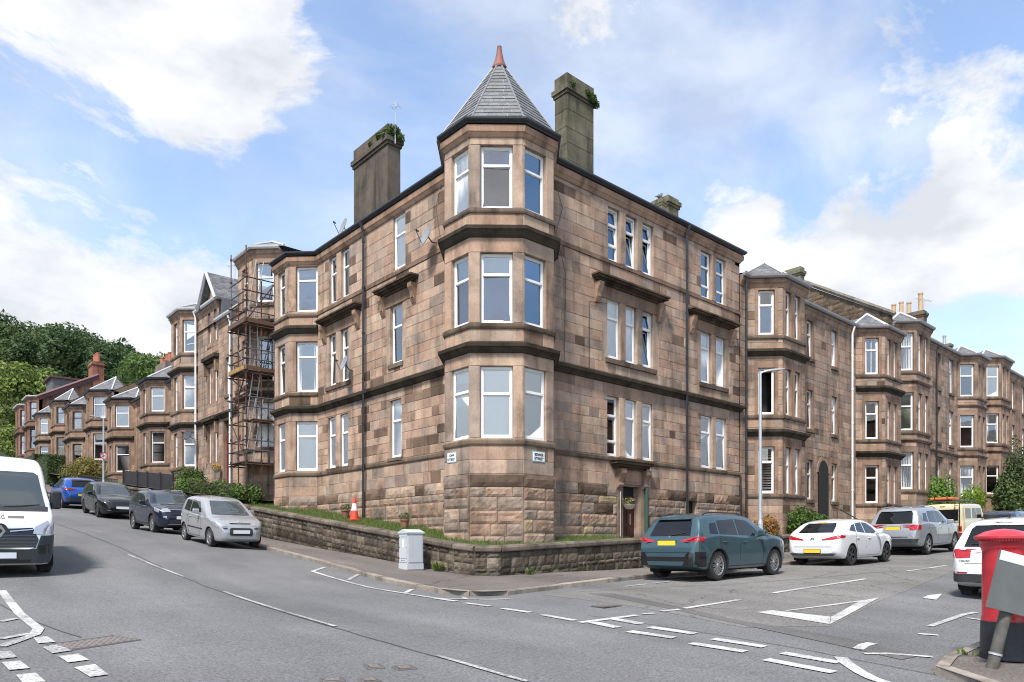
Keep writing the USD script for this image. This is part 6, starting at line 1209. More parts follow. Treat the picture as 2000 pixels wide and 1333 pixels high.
TC = [tree_class('dark_tree_class', DARKG, 81, 15, 6.0, 4200, .34), tree_class('mid_tree_class', MIDG, 82, 14, 5.6, 4200, .33), tree_class('deep_tree_class', [(.04, .072, .026), (.05, .088, .03)], 83, 16, 6.4, 4400, .34), tree_class('lime_tree_class', LIME, 84, 14, 6.6, 6500, .30), tree_class('fresh_tree_class', [(.075, .125, .03), (.09, .145, .035)], 85, 12, 5.2, 4200, .30)]
def tree(name, label, cls, u, v, z, s=1.0, group=None, rot=0., sz=None):
    path = numbered('/World', name); x = UsdGeom.Xform.Define(stage, path); x.GetPrim().GetReferences().AddInternalReference(TC[cls]); x.AddTranslateOp().Set(Gf.Vec3d(u, v, z)); x.AddRotateZOp().Set(rot); x.AddScaleOp().Set(Gf.Vec3f(s, s, sz or s)); x.GetPrim().SetInstanceable(True); meta(path, label, 'tree', group)
def polar(px, Y): rx = (px - 1000) / 1410; return CAM_U + (rx * math.cos(YAW) + math.sin(YAW)) * Y, CAM_V + (-rx * math.sin(YAW) + math.cos(YAW)) * Y
u, v = polar(40, 112); tree('lime_tree', 'rounded lime green tree at the left edge above the red villas', 3, u, v, 14.5, 1.12); u, v = polar(8, 104); tree('lime_tree', 'smaller yellow green tree below the rounded lime tree at the left edge', 3, u, v, 9.0, .72, rot=70)
u, v = polar(316, 100); tree('fresh_tree', 'fresh green tree showing between the hillside houses and the tall bay', 4, u, v, 16.5, 1.0, rot=30)
u, v = polar(285, 112); tree('fresh_tree', 'mid green tree rising left of the fresh green tree on the hill', 1, u, v, 16.0, .95, rot=130)
q = random.Random(91)
for k, (px, Y, c, s, top) in enumerate([(10, 150, 2, 1.15, 612), (55, 146, 0, 1.1, 628), (95, 150, 1, 1.05, 640), (130, 148, 0, 1.15, 630), (172, 150, 2, 1.1, 648), (205, 144, 0, 1.0, 668), (236, 142, 2, 1.15, 662), (265, 138, 0, 1.0, 690), (150, 132, 1, 1.0, 690), (100, 130, 0, 1.0, 690), (60, 132, 1, .95, 700), (190, 128, 2, 1.0, 705), (230, 124, 2, 1.05, 705), (255, 122, 0, .95, 715), (130, 122, 2, .9, 735), (30, 150, 1, 1.1, 640), (300, 132, 1, .9, 715)]):
    u, v = polar(px, Y); H = (15, 14, 16, 14, 12)[c] * s; z = 1.6 + (1066 - top) / 1410 * Y - H * .98
    tree('hill_tree', 'tall dark broadleaf tree in the wood on the hill' if c != 1 else 'mid green broadleaf tree in the wood on the hill', c, u, v, z, s, ('dark' if c != 1 else 'mid green') + ' trees of the hillside wood', q.uniform(0, 360))
wp = '/World/woodland'; pi = UsdGeom.PointInstancer.Define(stage, wp); meta(wp, 'far woodland filling the hill behind the nearer trees', 'woodland', None, 'stuff'); tg = []
for k in (0, 1, 2): c_ = UsdGeom.Xform.Define(stage, f'{wp}/tree_kind_{k}'); c_.GetPrim().GetReferences().AddInternalReference(TC[k]); tg.append(c_.GetPath())
pi.CreatePrototypesRel().SetTargets(tg); pos, idx, sc_ = [], [], []
for k in range(150):
    px, Y = q.uniform(-150, 420), q.uniform(120, 185); u, v = polar(px, Y); z = float(hz(np.array(u), np.array(v))); lim = 1.6 + (1066 - (640 + max(0, px - 130) * .35)) / 1410 * Y
    if v < 106 or u > 60: continue
    z = min(z, lim - 15); pos.append(Gf.Vec3f(u, v, z)); idx.append(q.randrange(3)); sc_.append(Gf.Vec3f(*(q.uniform(.8, 1.0),) * 3))
pi.CreatePositionsAttr(pos); pi.CreateProtoIndicesAttr(idx); pi.CreateScalesAttr(sc_)
# ---------------------------------------------------------------- vehicles
from scipy.interpolate import PchipInterpolator, RegularGridInterpolator
def paint(name, col, metal=.35, rough=.32):
    return usdkit.material(stage, f'/World/Looks/{name}', {'p': ('principled_bsdf', {'base_color': col, 'metallic': metal, 'roughness': rough, 'coat_weight': 1.0, 'coat_roughness': .012, 'specular_ior_level': .2})}, [], surface='p.BSDF')
def simple(name, **kw): return usdkit.material(stage, f'/World/Looks/{name}', {'p': ('principled_bsdf', kw)}, [], surface='p.BSDF')
CGLASS = simple('car_glass', base_color=(.008, .009, .010), roughness=.02, specular_ior_level=.45)
WGLASS = simple('windscreen_glass', base_color=(.045, .055, .06), roughness=.03, specular_ior_level=.8, coat_weight=.2)
TRIM = plain('black_plastic_trim', (.02, .021, .023), .55, var=.1); GLOSSB = simple('gloss_black_trim', base_color=(.01, .01, .011), roughness=.12)
TYRE = plain('tyre_rubber', (.02, .02, .02), .8, var=.2); RIMS = simple('silver_alloy', base_color=(.5, .5, .51), metallic=.85, roughness=.32); RIMD = simple('dark_alloy', base_color=(.07, .07, .075), metallic=.6, roughness=.3); WELL = plain('wheel_arch_liner', (.006, .006, .006), .95)
REDL = simple('red_lamp_lens', base_color=(.34, .008, .01), roughness=.12, coat_weight=.6); DREDL = simple('dark_red_lamp_lens', base_color=(.10, .006, .008), roughness=.12, coat_weight=.6)
HEADL = simple('headlamp_lens', base_color=(.42, .44, .46), roughness=.1, metallic=.5, coat_weight=.8); HEADD = simple('dark_headlamp', base_color=(.06, .065, .07), roughness=.1, metallic=.3, coat_weight=.8); CHROME = simple('chrome', base_color=(.7, .7, .71), metallic=1., roughness=.12)
YPLATE = plain('yellow_plate', (.80, .50, .035), .45, var=.03); WPLATE = plain('white_plate', (.72, .74, .76), .45, var=.03); GAP = plain('panel_gap', (.004, .004, .004), .9)
class Shape:
    """a car body from its side outline: top, bottom, plan half width and belt line against x, in cross sections"""
    def __init__(s, L, top, bot, half, belt, rr=.80, waist=.62, crown=.015, gh=.3):
        s.L = L; f = lambda p: PchipInterpolator(*np.array(sorted(p), float).T)
        top_, bot_, half_ = f(top), f(bot), f(half); belt_ = f(belt) if not np.isscalar(belt) else (lambda x: np.full_like(x, belt))
        xs = np.unique(np.r_[np.linspace(0, .05, 6), np.linspace(.05, .5, 16), np.linspace(.5, L - .6, 36), np.linspace(L - .6, L - .06, 18), np.linspace(L - .06, L, 6)]); P = []
        for x in xs:
            zt, zb, w = float(top_(x)), float(bot_(x)), float(half_(x)); be = min(float(belt_(x)), zt - .02); k = np.clip((zt - float(belt_(x)) + .02) / gh, 0, 1); k = k * k * (3 - 2 * k); zb = min(zb, zt - .08)
            h = zt - zb; wr = w * (1 - (1 - rr) * np.clip((zt - be) / .5, 0, 1)); zw = min(waist, zb + h * .55); e = min(.055, h * .2)
            lp = lambda a, b: (a[0] + (b[0] - a[0]) * k, a[1] + (b[1] - a[1]) * k)
            sec = [(0, zb), (w * .86, zb), (w * .955, zb + min(.05, h * .15)), (w * .985, zb + (zw - zb) * .5), (w, zw), lp((w * .992, zt - e * 1.7), (w * .985, max(be - .05, zw + .01))), lp((w * .972, zt - e), (w * .955, be)), lp((w * .92, zt - e * .42), (wr + (w * .95 - wr) * .25, be + (zt - be) * .70)), lp((w * .80, zt - e * .1), (wr - .025, zt - .05)), lp((w * .5, zt + .3 * crown), (wr - .17, zt - .012)), (0, zt + crown)]
            q = np.array(sec)
            for _ in range(2):
                a = q[:-1] * .75 + q[1:] * .25; b = q[:-1] * .25 + q[1:] * .75; q = np.vstack([q[:1], np.stack([a, b], 1).reshape(-1, 2), q[-1:]])
            P.append(q)
        s.xs, s.P = xs, np.array(P); s.zs = np.linspace(0, 3.0, 301); T = np.full((len(xs), len(s.zs)), -1.0)
        for i, q in enumerate(s.P):
            z = np.maximum.accumulate(q[:, 1] + np.arange(len(q)) * 1e-7); ins = (s.zs >= z[0]) & (s.zs <= z[-1]); T[i, ins] = np.interp(s.zs[ins], z, q[:, 0])
        s.yg = np.linspace(0, 1.1, 111); Zt = np.full((len(xs), 111), -1.0)
        for i, q in enumerate(s.P):
            kx = int(np.argmax(q[:, 0])); up = q[kx:][::-1]; ok = s.yg <= up[-1, 0]; Zt[i, ok] = np.interp(s.yg[ok], np.maximum.accumulate(up[:, 0] + np.arange(len(up)) * 1e-7), up[:, 1])
        s.xg = np.linspace(0, L, int(L / .01) + 1); s.Zt = np.stack([np.interp(s.xg, xs, Zt[:, j]) for j in range(111)], 1); s.T = np.stack([np.interp(s.xg, xs, T[:, j]) for j in range(len(s.zs))], 1); s.Y = RegularGridInterpolator((s.xg, s.zs), s.T, bounds_error=False, fill_value=-1)
    def mesh(s, arches=(), ra=.36, zc=.32, depth=.30):
        n = s.P.shape[1]; ring = []
        for x, q in zip(s.xs, s.P): r_ = np.vstack([q, (q * [-1, 1])[-2:0:-1]]); ring.append(np.c_[np.full(len(r_), x), r_])
        k = len(ring[0]); v = np.vstack(ring + [ring[0].mean(0)[None], ring[-1].mean(0)[None]]); nx = len(ring); i, j = np.meshgrid(np.arange(nx - 1), np.arange(k), indexing='ij'); j2 = (j + 1) % k
        a, b, c, d = i * k + j, i * k + j2, (i + 1) * k + j2, (i + 1) * k + j
        f = np.vstack([np.stack([a, b, c], -1).reshape(-1, 3), np.stack([a, c, d], -1).reshape(-1, 3)]); jj = np.arange(k); jn = (jj + 1) % k; c0, c1 = nx * k, nx * k + 1
        f = np.vstack([f, np.stack([np.full(k, c0), jn, jj], 1), np.stack([np.full(k, c1), (nx - 1) * k + jj, (nx - 1) * k + jn], 1)])
        tm_ = trimesh.Trimesh(v, f, process=True)
        if tm_.volume < 0: tm_.invert()
        mm = manifold3d.Manifold(manifold3d.Mesh(np.array(tm_.vertices, np.float32), np.array(tm_.faces, np.uint32)))
        if mm.status() == manifold3d.Error.NoError and arches:
            for xa in arches:
                w = float(np.interp(xa, s.xs, s.P[:, :, 0].max(1)))
                for sg in (-1, 1): mm = mm - manifold3d.Manifold.cylinder(depth + .2, ra, ra, 40).rotate((90, 0, 0)).translate((xa, sg * (w - depth / 2 + .1) + (depth + .2) / 2, zc))
            return M().man(mm)
        return M().add(np.array(tm_.vertices), np.array(tm_.faces))
    def lift(s, mode, p, off):
        p = np.asarray(p, float)
        if mode in ('left', 'right'):
            xc = np.clip(p[:, 0], .01, s.L - .01); y = np.maximum(s.Y(np.c_[xc, np.minimum(p[:, 1], np.interp(xc, s.xs, s.P[:, :, 1].max(1)) - .035)]), .05); sg = 1 if mode == 'left' else -1; return np.c_[p[:, 0], sg * (y + off), p[:, 1]]
        if mode in ('front', 'rear'):
            iy = np.clip(np.abs(p[:, 0]) / .01, 0, 109.0); y0 = iy.astype(int); fy = iy - y0; col = s.Zt[:, y0] * (1 - fy) + s.Zt[:, y0 + 1] * fy; ok = col >= p[:, 1][None]
            if mode == 'front':
                ix = len(s.xg) - 1 - np.argmax(ok[::-1], 0); nxt = np.minimum(ix + 1, len(s.xg) - 1)
            else:
                ix = np.argmax(ok, 0); nxt = np.maximum(ix - 1, 0)
            bad = ~ok.any(0); ix = np.where(bad, np.argmax(col, 0), ix); nxt = np.where(bad, ix, nxt)
            j = np.arange(len(ix)); a, b = col[ix, j], np.maximum(col[nxt, j], -1.0); t = np.where((a - b) > 1e-6, np.clip((a - p[:, 1]) / np.maximum(a - b, 1e-6), 0, 1), 0)
            x = s.xg[ix] + (s.xg[nxt] - s.xg[ix]) * t; return np.c_[x + (off if mode == 'front' else -off), p[:, 0], p[:, 1]]
        zt = np.interp(p[:, 0], s.xs, s.P[:, -1, 1]); y = np.abs(p[:, 1]); out = []
        for (x, yy), _ in zip(p, zt):
            i = np.argmin(abs(s.xs - x)); q = s.P[i]; m_ = q[len(q) // 2:]; out.append(np.interp(abs(yy), m_[::-1, 0], m_[::-1, 1]))
        return np.c_[p[:, 0], p[:, 1], np.array(out) + off]
    def patch(s, mode, poly, off=.006, step=.07, m=None, skirt=.012):
        m = m or M(); pg = Polygon(poly) if not hasattr(poly, 'exterior') else poly
        pg = pg.buffer(0)
        for pg in getattr(pg, 'geoms', [pg]):
            if pg.is_empty or pg.area < 1e-5: continue
            x0, y0, x1, y1 = pg.bounds; X, Y_ = np.meshgrid(np.arange(x0, x1 + step, step), np.arange(y0, y1 + step, step)); X, Y_ = X.ravel(), Y_.ravel(); ins = contains_xy(pg.buffer(-step * .3), X, Y_)
            rings = [np.array(pg.exterior.segmentize(step).coords)[:-1]] + [np.array(h.segmentize(step).coords)[:-1] for h in pg.interiors]
            P = np.vstack([np.c_[X, Y_][ins]] + rings); t = Delaunay(P); c = P[t.simplices].mean(1); f = t.simplices[contains_xy(pg.buffer(1e-7), c[:, 0], c[:, 1])]
            v = s.lift(mode, P, off); nd = {'left': (0, 1, 0), 'right': (0, -1, 0), 'front': (1, 0, 0), 'rear': (-1, 0, 0), 'top': (0, 0, 1)}[mode]
            q = np.cross(v[f[:, 1]] - v[f[:, 0]], v[f[:, 2]] - v[f[:, 0]]) @ np.array(nd, float); f = np.where((q < 0)[:, None], f[:, ::-1], f); m.add(v, f)
            k0 = int(ins.sum())
            for rg in rings:
                k = len(rg); a = v[k0:k0 + k]; b = a - np.array(nd) * skirt; j = np.arange(k); j2 = (j + 1) % k; ff = np.stack([j, j2, j2 + k, j + k], 1); m.add(np.vstack([a, b]), ff); k0 += k
        return m
    def ribbon(s, mode, pts, w=.012, off=.0025, m=None):
        ls = LineString(pts).segmentize(.06); return s.patch(mode, ls.buffer(w / 2, cap_style=2, join_style=2), off, .25, m, .002)
    def both(s, poly, **kw): m = s.patch('left', poly, **kw); return s.patch('right', poly, m=m, **kw)
def wheel(par, x, y, r, w, style, sgn):
    W_ = part(par, 'wheel'); m = M(); m.lathe([(r * .68, -w / 2), (r * .93, -w / 2), (r * .985, -w * .40), (r, -w * .3), (r, w * .3), (r * .985, w * .40), (r * .93, w / 2), (r * .68, w / 2)], (x, y, r), 32, axis='y'); emit(W_, 'tyre', m, TYRE, smooth=40)
    d = M(); yo = y + sgn * w * .42; d.lathe([(0, .0), (r * .66, 0), (r * .70, .06)], (x, y + sgn * w * .12, r), 28, axis='y'); emit(W_, 'inner_rim', d, plain('dark_wheel_inside', (.025, .025, .027), .6)); n, tw, wd, mat = style
    m = M(); ring = [(r * .64, -.012), (r * .70, .006), (r * .715, .006), (r * .715, -.03), (r * .64, -.03)]; m.lathe([(a, b * sgn) for a, b in ring] + [(ring[0][0], ring[0][1] * sgn)], (x, yo, r), 32, axis='y'); m.lathe([(0, .012 * sgn), (r * .13, .010 * sgn), (r * .18, -.01 * sgn), (r * .18, -.04 * sgn)], (x, yo, r), 16, axis='y')
    for k in range(n):
        for t in ((-tw, tw) if tw else (0,)):
            a0 = 2 * math.pi * k / n + t * .3; a1 = 2 * math.pi * k / n + t
            p0, p1 = np.array([math.cos(a0), math.sin(a0)]) * r * .14, np.array([math.cos(a1), math.sin(a1)]) * r * .67; e = (p1 - p0) / np.linalg.norm(p1 - p0); nn = np.array([-e[1], e[0]])
            v = [[*(p + nn * sd * q_), yy] for p, q_ in ((p0, wd * .7), (p1, wd)) for sd in (-1, 1) for yy in (-.035, .002)]; v = np.array(v); v = np.c_[x + v[:, 0], yo + sgn * v[:, 2], r + v[:, 1]]
            m.add(v, [[0, 1, 3, 2], [4, 6, 7, 5], [0, 4, 5, 1], [2, 3, 7, 6], [1, 5, 7, 3], [0, 2, 6, 4]])
    emit(W_, 'rim', m, mat, smooth=35)
def rbox(x0, x1, y0, y1, z0, z1, r=.03):
    return manifold3d.Manifold.batch_hull([manifold3d.Manifold.sphere(r, 10).translate((x, y, z)) for x in (x0 + r, x1 - r) for y in (y0 + r, y1 - r) for z in (z0 + r, z1 - r)])
def vehicle(name, label, cat, loc, head, wb, xr, shape, body, r, wheels, track_in=.0, windows=(), screen=None, backlight=None, arch=None, width=None, mirror=None, doors=(), handles=(), clad=None, tw=.215, group=None):
    """xr: x of the rear axle in the outline; loc: (u, v) of the rear axle's centre"""
    hx, hy = math.cos(head), math.sin(head); z0 = g1(loc[0], loc[1]); z1 = g1(loc[0] + hx * wb, loc[1] + hy * wb); pitch = -math.atan2(z1 - z0, wb)
    T = thing(name, label, cat, (loc[0], loc[1], z0 + .014), rotz=head, pitch=pitch, group=group); ORIGIN[T] = np.array([xr, 0, 0]); S = shape
    B = emit(T, 'body', S.mesh((xr, xr + wb), r + (arch or .05), r), body, smooth=38)
    lin = M()
    for xa in (xr, xr + wb):
        w = float(np.interp(xa, S.xs, S.P[:, :, 0].max(1))); ra = r + (arch or .05) - .008; an = np.linspace(-.5, math.pi + .5, 26)
        for sg in (-1, 1):
            y0_, y1_ = sg * (w - .02), sg * (w - .34); a = np.c_[xa + ra * np.cos(an), np.full(26, y0_), r + ra * np.sin(an)]; b = a.copy(); b[:, 1] = y1_; k = np.arange(25); lin.add(np.vstack([a, b]), np.stack([k, k + 1, k + 27, k + 26], 1)); c = np.vstack([b, [[xa, y1_, r]]]); lin.add(c, np.stack([k, k + 1, np.full(25, 26)], 1))
            wheel(T, xa, sg * (w - .02 - tw / 2 - track_in), r, tw, wheels, sg)
    emit(T, 'wheel_arch_liner', lin, WELL)
    m = M(); m.box(xr - .35, xr + wb + .3, -.62, .62, .2, .34); emit(T, 'underbody', m, WELL)
    for pl in windows: emit(T, 'side_window', S.patch('left', pl), CGLASS, smooth=30); emit(T, 'side_window', S.patch('right', pl), CGLASS, smooth=30)
    if screen: emit(T, 'windscreen', S.patch('front', screen, step=.035, off=.009), WGLASS, smooth=30)
    if backlight: emit(T, 'rear_window', S.patch('rear', backlight, step=.035, off=.008), CGLASS, smooth=30)
    if doors:
        m = M()
        for d in doors: S.ribbon('left', d, m=m); S.ribbon('right', d, m=m)
        emit(B, 'door_gaps', m, GAP)
    for (x, z) in handles:
        for sd, sg in (('left', 1), ('right', -1)):
            y = abs(S.lift('left', [(x, z)], 0)[0, 1]); m = M(); m.man(rbox(x - .09, x + .09, sg * (y + .012) - .014, sg * (y + .012) + .014, z - .014, z + .014, .012)); emit(T, 'door_handle', m, body, smooth=40)
    if mirror:
        x, z, sz, mt = mirror
        y = abs(S.lift('left', [(x, z)], 0)[0, 1])
        for sg in (1, -1):
            m = M(); yy = sorted((sg * (y + .05), sg * (y + .05 + .20 * sz))); m.man(rbox(x - .05 * sz, x + .07 * sz, yy[0], yy[1], z - .01, z + .15 * sz, .035 * sz)); yb = sorted((sg * (y - .05), sg * (y + .1))); m.man(rbox(x - .02, x + .05, yb[0], yb[1], z - .03, z + .03, .02)); W = emit(T, 'door_mirror', m, mt, smooth=45)
    if clad:
        m = M(); zlo, wid = clad
        for xa in (xr, xr + wb): S.both(Point(xa, r).buffer(r + (arch or .05) + wid, 24).difference(Point(xa, r).buffer(r + (arch or .05) + .002, 24)).intersection(sbox(0, .22, S.L, 3)), m=m, off=.010) if False else [S.patch(sd, Point(xa, r).buffer(r + (arch or .05) + wid, 24).difference(Point(xa, r).buffer(r + (arch or .05) + .002, 24)).intersection(sbox(.02, .24, S.L - .02, 3)), m=m, off=.010) for sd in ('left', 'right')]
        for sd in ('left', 'right'): S.patch(sd, sbox(xr + r + .1, .24, xr + wb - r - .1, zlo), m=m, off=.009)
        emit(T, 'cladding', m, TRIM, smooth=35)
    return T, S, B
def stick(T, S, name, mode, poly, mat, off=.008, step=.05, mirrored=True, par=None, sm=30):
    """a fitting laid on the body; front and rear ones are mirrored to the other side"""
    P_ = par or T
    if mode == 'side':
        emit(P_, name, S.patch('left', poly, off, step), mat, smooth=sm); emit(P_, name, S.patch('right', poly, off, step), mat, smooth=sm)
    else:
        emit(P_, name, S.patch(mode, poly, off, step), mat, smooth=sm)
        if mirrored: emit(P_, name, S.patch(mode, [(-y, z) for y, z in poly] if mode != 'top' else [(x, -y) for x, y in poly], off, step), mat, smooth=sm)
def plate(T, S, mode, z, mat, h=.11, w=.52):
    x = S.lift(mode, [(0, z)], 0)[0, 0]; sg = 1 if mode == 'front' else -1; a, b = sorted((x + sg * .001, x + sg * .022)); m = M(); m.box(*sorted((x - sg * .03, x + sg * .024)), -w / 2, w / 2, z - h / 2, z + h / 2); emit(T, 'number_plate', m, mat); m = M(); m.box(*sorted((x - sg * .03, x + sg * .018)), -w / 2 - .012, w / 2 + .012, z - h / 2 - .012, z + h / 2 + .012); emit(T, 'plate_surround', m, TRIM)
def roof_rails(T, S, x0, x1, y, mat):
    for sg in (-1, 1):
        xs = np.linspace(x0, x1, 12); z = S.lift('top', np.c_[xs, np.full(12, y)], 0)[:, 2] + np.where((xs > x0 + .05) & (xs < x1 - .05), .045, .0); m = M(); m.path(np.c_[xs, np.full(12, sg * y), z], .016, 6); emit(T, 'roof_rail', m, mat, smooth=40)
def wiper(T, S, mode, pts, m=None): p = S.lift(mode, pts, .02); m = M(); m.path(p, .009, 5); emit(T, 'wiper', m, TRIM)
E_, W_ = 0.0, math.pi
N_, S_ = math.pi / 2, -math.pi / 2
PLATE_Y = YPLATE
# teal estate car, seen from behind on its right side
S1 = Shape(4.50, [(0, .60), (.03, .78), (.08, .93), (.16, 1.06), (.30, 1.30), (.48, 1.555), (.62, 1.595), (1.3, 1.635), (2.1, 1.63), (2.6, 1.58), (3.05, 1.38), (3.45, 1.13), (3.9, 1.06), (4.25, .97), (4.42, .80), (4.5, .6)], [(0, .42), (.12, .33), (.5, .24), (3.9, .22), (4.3, .24), (4.5, .36)], [(0, .70), (.06, .80), (.2, .88), (.7, .918), (2, .922), (3.6, .915), (4.1, .87), (4.38, .74), (4.5, .58)], [(0, .95), (1, 1.10), (2, 1.05), (3.3, .98), (4.5, .9)], rr=.76)
TEAL = paint('teal_car_paint', (.040, .078, .094), .35, .38)
T, S, B = vehicle('teal_estate_car', 'teal green estate car parked beside the boundary wall, seen from behind', 'car', (1.20, -5.86), E_, 2.69, .92, S1, TEAL, .355, (10, .13, .012, RIMS), windows=[[(.62, 1.14), (.95, 1.12), (.98, 1.40), (.72, 1.38)], [(1.03, 1.12), (1.83, 1.09), (1.83, 1.49), (1.05, 1.45)], [(1.90, 1.09), (2.95, 1.06), (2.72, 1.30), (2.4, 1.46), (1.90, 1.49)]], screen=[(-.62, 1.12), (.62, 1.12), (.52, 1.50), (-.52, 1.50)], backlight=[(-.60, 1.09), (.60, 1.09), (.52, 1.42), (.45, 1.48), (-.45, 1.48), (-.52, 1.42)], mirror=(2.78, 1.06, 1.0, TEAL), doors=[[(1.0, 1.1), (.98, .9), (1.22, .55), (1.3, .32), (1.88, .32), (1.88, 1.08)], [(1.88, .32), (2.95, .32), (3.02, .6), (2.98, 1.04)]], handles=[(1.18, .93), (2.1, .92)], clad=(.33, .03))
stick(T, S, 'tail_lamp', 'rear', [(.40, .94), (.86, .955), (.90, 1.02), (.80, 1.065), (.55, 1.01), (.40, .98)], REDL, step=.04); stick(T, S, 'tail_lamp', 'side', [(.03, .94), (.30, .955), (.44, 1.05), (.14, 1.06)], REDL)
stick(T, S, 'rear_bumper', 'rear', [(-.76, .36), (.76, .36), (.76, .68), (.64, .70), (.55, .58), (-.55, .58), (-.64, .70), (-.76, .68)], GLOSSB, .012, mirrored=False); stick(T, S, 'bumper_corner', 'side', [(.07, .34), (.42, .34), (.36, .70), (.07, .70)], GLOSSB, .012)
stick(T, S, 'skid_plate', 'rear', [(-.5, .37), (.5, .37), (.55, .47), (-.55, .47)], TEAL, .022, mirrored=False); stick(T, S, 'plate_recess', 'rear', [(-.34, .84), (.34, .84), (.36, 1.0), (-.36, 1.0)], TEAL, .004, mirrored=False); plate(T, S, 'rear', .915, YPLATE)
em = M(); x = S.lift('rear', [(0, 1.045)], .004)[0]; em.lathe([(0, -.006), (.042, -.004), (.046, .004)], (x[0], 0, 1.045), 18, axis='x'); emit(T, 'round_emblem', em, CHROME)
stick(T, S, 'spoiler', 'rear', [(-.50, 1.49), (.50, 1.49), (.48, 1.545), (-.48, 1.545)], TEAL, .07, mirrored=False); roof_rails(T, S, .75, 2.5, .56, GLOSSB); wiper(T, S, 'rear', [(-.05, 1.10), (-.45, 1.16)]); stick(T, S, 'headlamp', 'side', [(4.05, .83), (4.42, .74), (4.36, .86), (4.0, .93)], HEADD); stick(T, S, 'boot_gap', 'rear', [(-.66, .68), (.66, .68), (.66, .69), (-.66, .69)], GAP, .004, mirrored=False)
# white hatchback
S2 = Shape(4.37, [(0, .62), (.03, .80), (.10, .94), (.2, 1.02), (.5, 1.20), (.75, 1.345), (.95, 1.40), (1.6, 1.46), (2.1, 1.455), (2.5, 1.39), (2.95, 1.20), (3.35, 1.0), (3.8, .93), (4.15, .82), (4.32, .66), (4.37, .5)], [(0, .40), (.15, .30), (.5, .2), (3.8, .18), (4.2, .2), (4.37, .33)], [(0, .66), (.06, .77), (.2, .85), (.7, .895), (2, .905), (3.4, .895), (4.0, .84), (4.27, .7), (4.37, .52)], [(0, .93), (1, 1.0), (2, .95), (3.2, .88), (4.4, .82)], rr=.74)
WHP = paint('white_car_paint', (.60, .61, .62), 0, .3)
T, S, B = vehicle('white_hatchback', 'white hatchback parked between the teal estate car and the silver off-roader', 'car', (8.75, -5.85), E_, 2.66, .86, S2, WHP, .325, (5, .17, .02, RIMD), windows=[[(.80, 1.10), (1.22, 1.05), (1.30, 1.29), (1.08, 1.26)], [(1.27, 1.05), (1.85, 1.0), (1.85, 1.345), (1.37, 1.305)], [(1.92, 1.0), (2.85, .96), (2.6, 1.17), (2.3, 1.305), (1.92, 1.345)]], screen=[(-.60, 1.02), (.60, 1.02), (.48, 1.34), (-.48, 1.34)], backlight=[(-.56, 1.04), (.56, 1.04), (.50, 1.27), (.44, 1.33), (-.44, 1.33), (-.50, 1.27)], mirror=(2.7, .97, .95, WHP), doors=[[(1.2, 1.02), (1.12, .75), (1.28, .3), (1.88, .28), (1.88, .98)], [(1.88, .28), (2.92, .28), (2.98, .6), (2.9, .93)]], handles=[(1.25, .84), (2.1, .83)])
stick(T, S, 'tail_lamp', 'rear', [(.30, .80), (.80, .84), (.86, .93), (.74, .955), (.42, .87), (.30, .84)], REDL, step=.04); stick(T, S, 'tail_lamp', 'side', [(.03, .86), (.36, .88), (.44, .94), (.14, .97)], REDL); plate(T, S, 'rear', .47, YPLATE); em = M(); x = S.lift('rear', [(0, .83)], .004)[0]; em.lathe([(.05, -.006), (.065, -.006), (.065, .01), (.05, .01)], (x[0], 0, .83), 20, axis='x'); em.box(x[0] - .006, x[0], -.05, .05, .823, .837); emit(T, 'round_emblem', em, CHROME)
stick(T, S, 'rear_diffuser', 'rear', [(-.66, .32), (.66, .32), (.74, .40), (-.74, .40)], TRIM, .01, mirrored=False); stick(T, S, 'high_stop_lamp', 'rear', [(-.16, 1.345), (.16, 1.345), (.15, 1.375), (-.15, 1.375)], simple('amber_lens', base_color=(.7, .35, .03), roughness=.2), .05, mirrored=False); stick(T, S, 'spoiler', 'rear', [(-.5, 1.335), (.5, 1.335), (.46, 1.385), (-.46, 1.385)], WHP, .04, mirrored=False); stick(T, S, 'boot_gap', 'rear', [(-.60, .60), (.60, .60), (.60, .608), (-.60, .608)], GAP, .004, mirrored=False); stick(T, S, 'headlamp', 'side', [(3.85, .73), (4.25, .62), (4.2, .73), (3.8, .82)], HEADL)
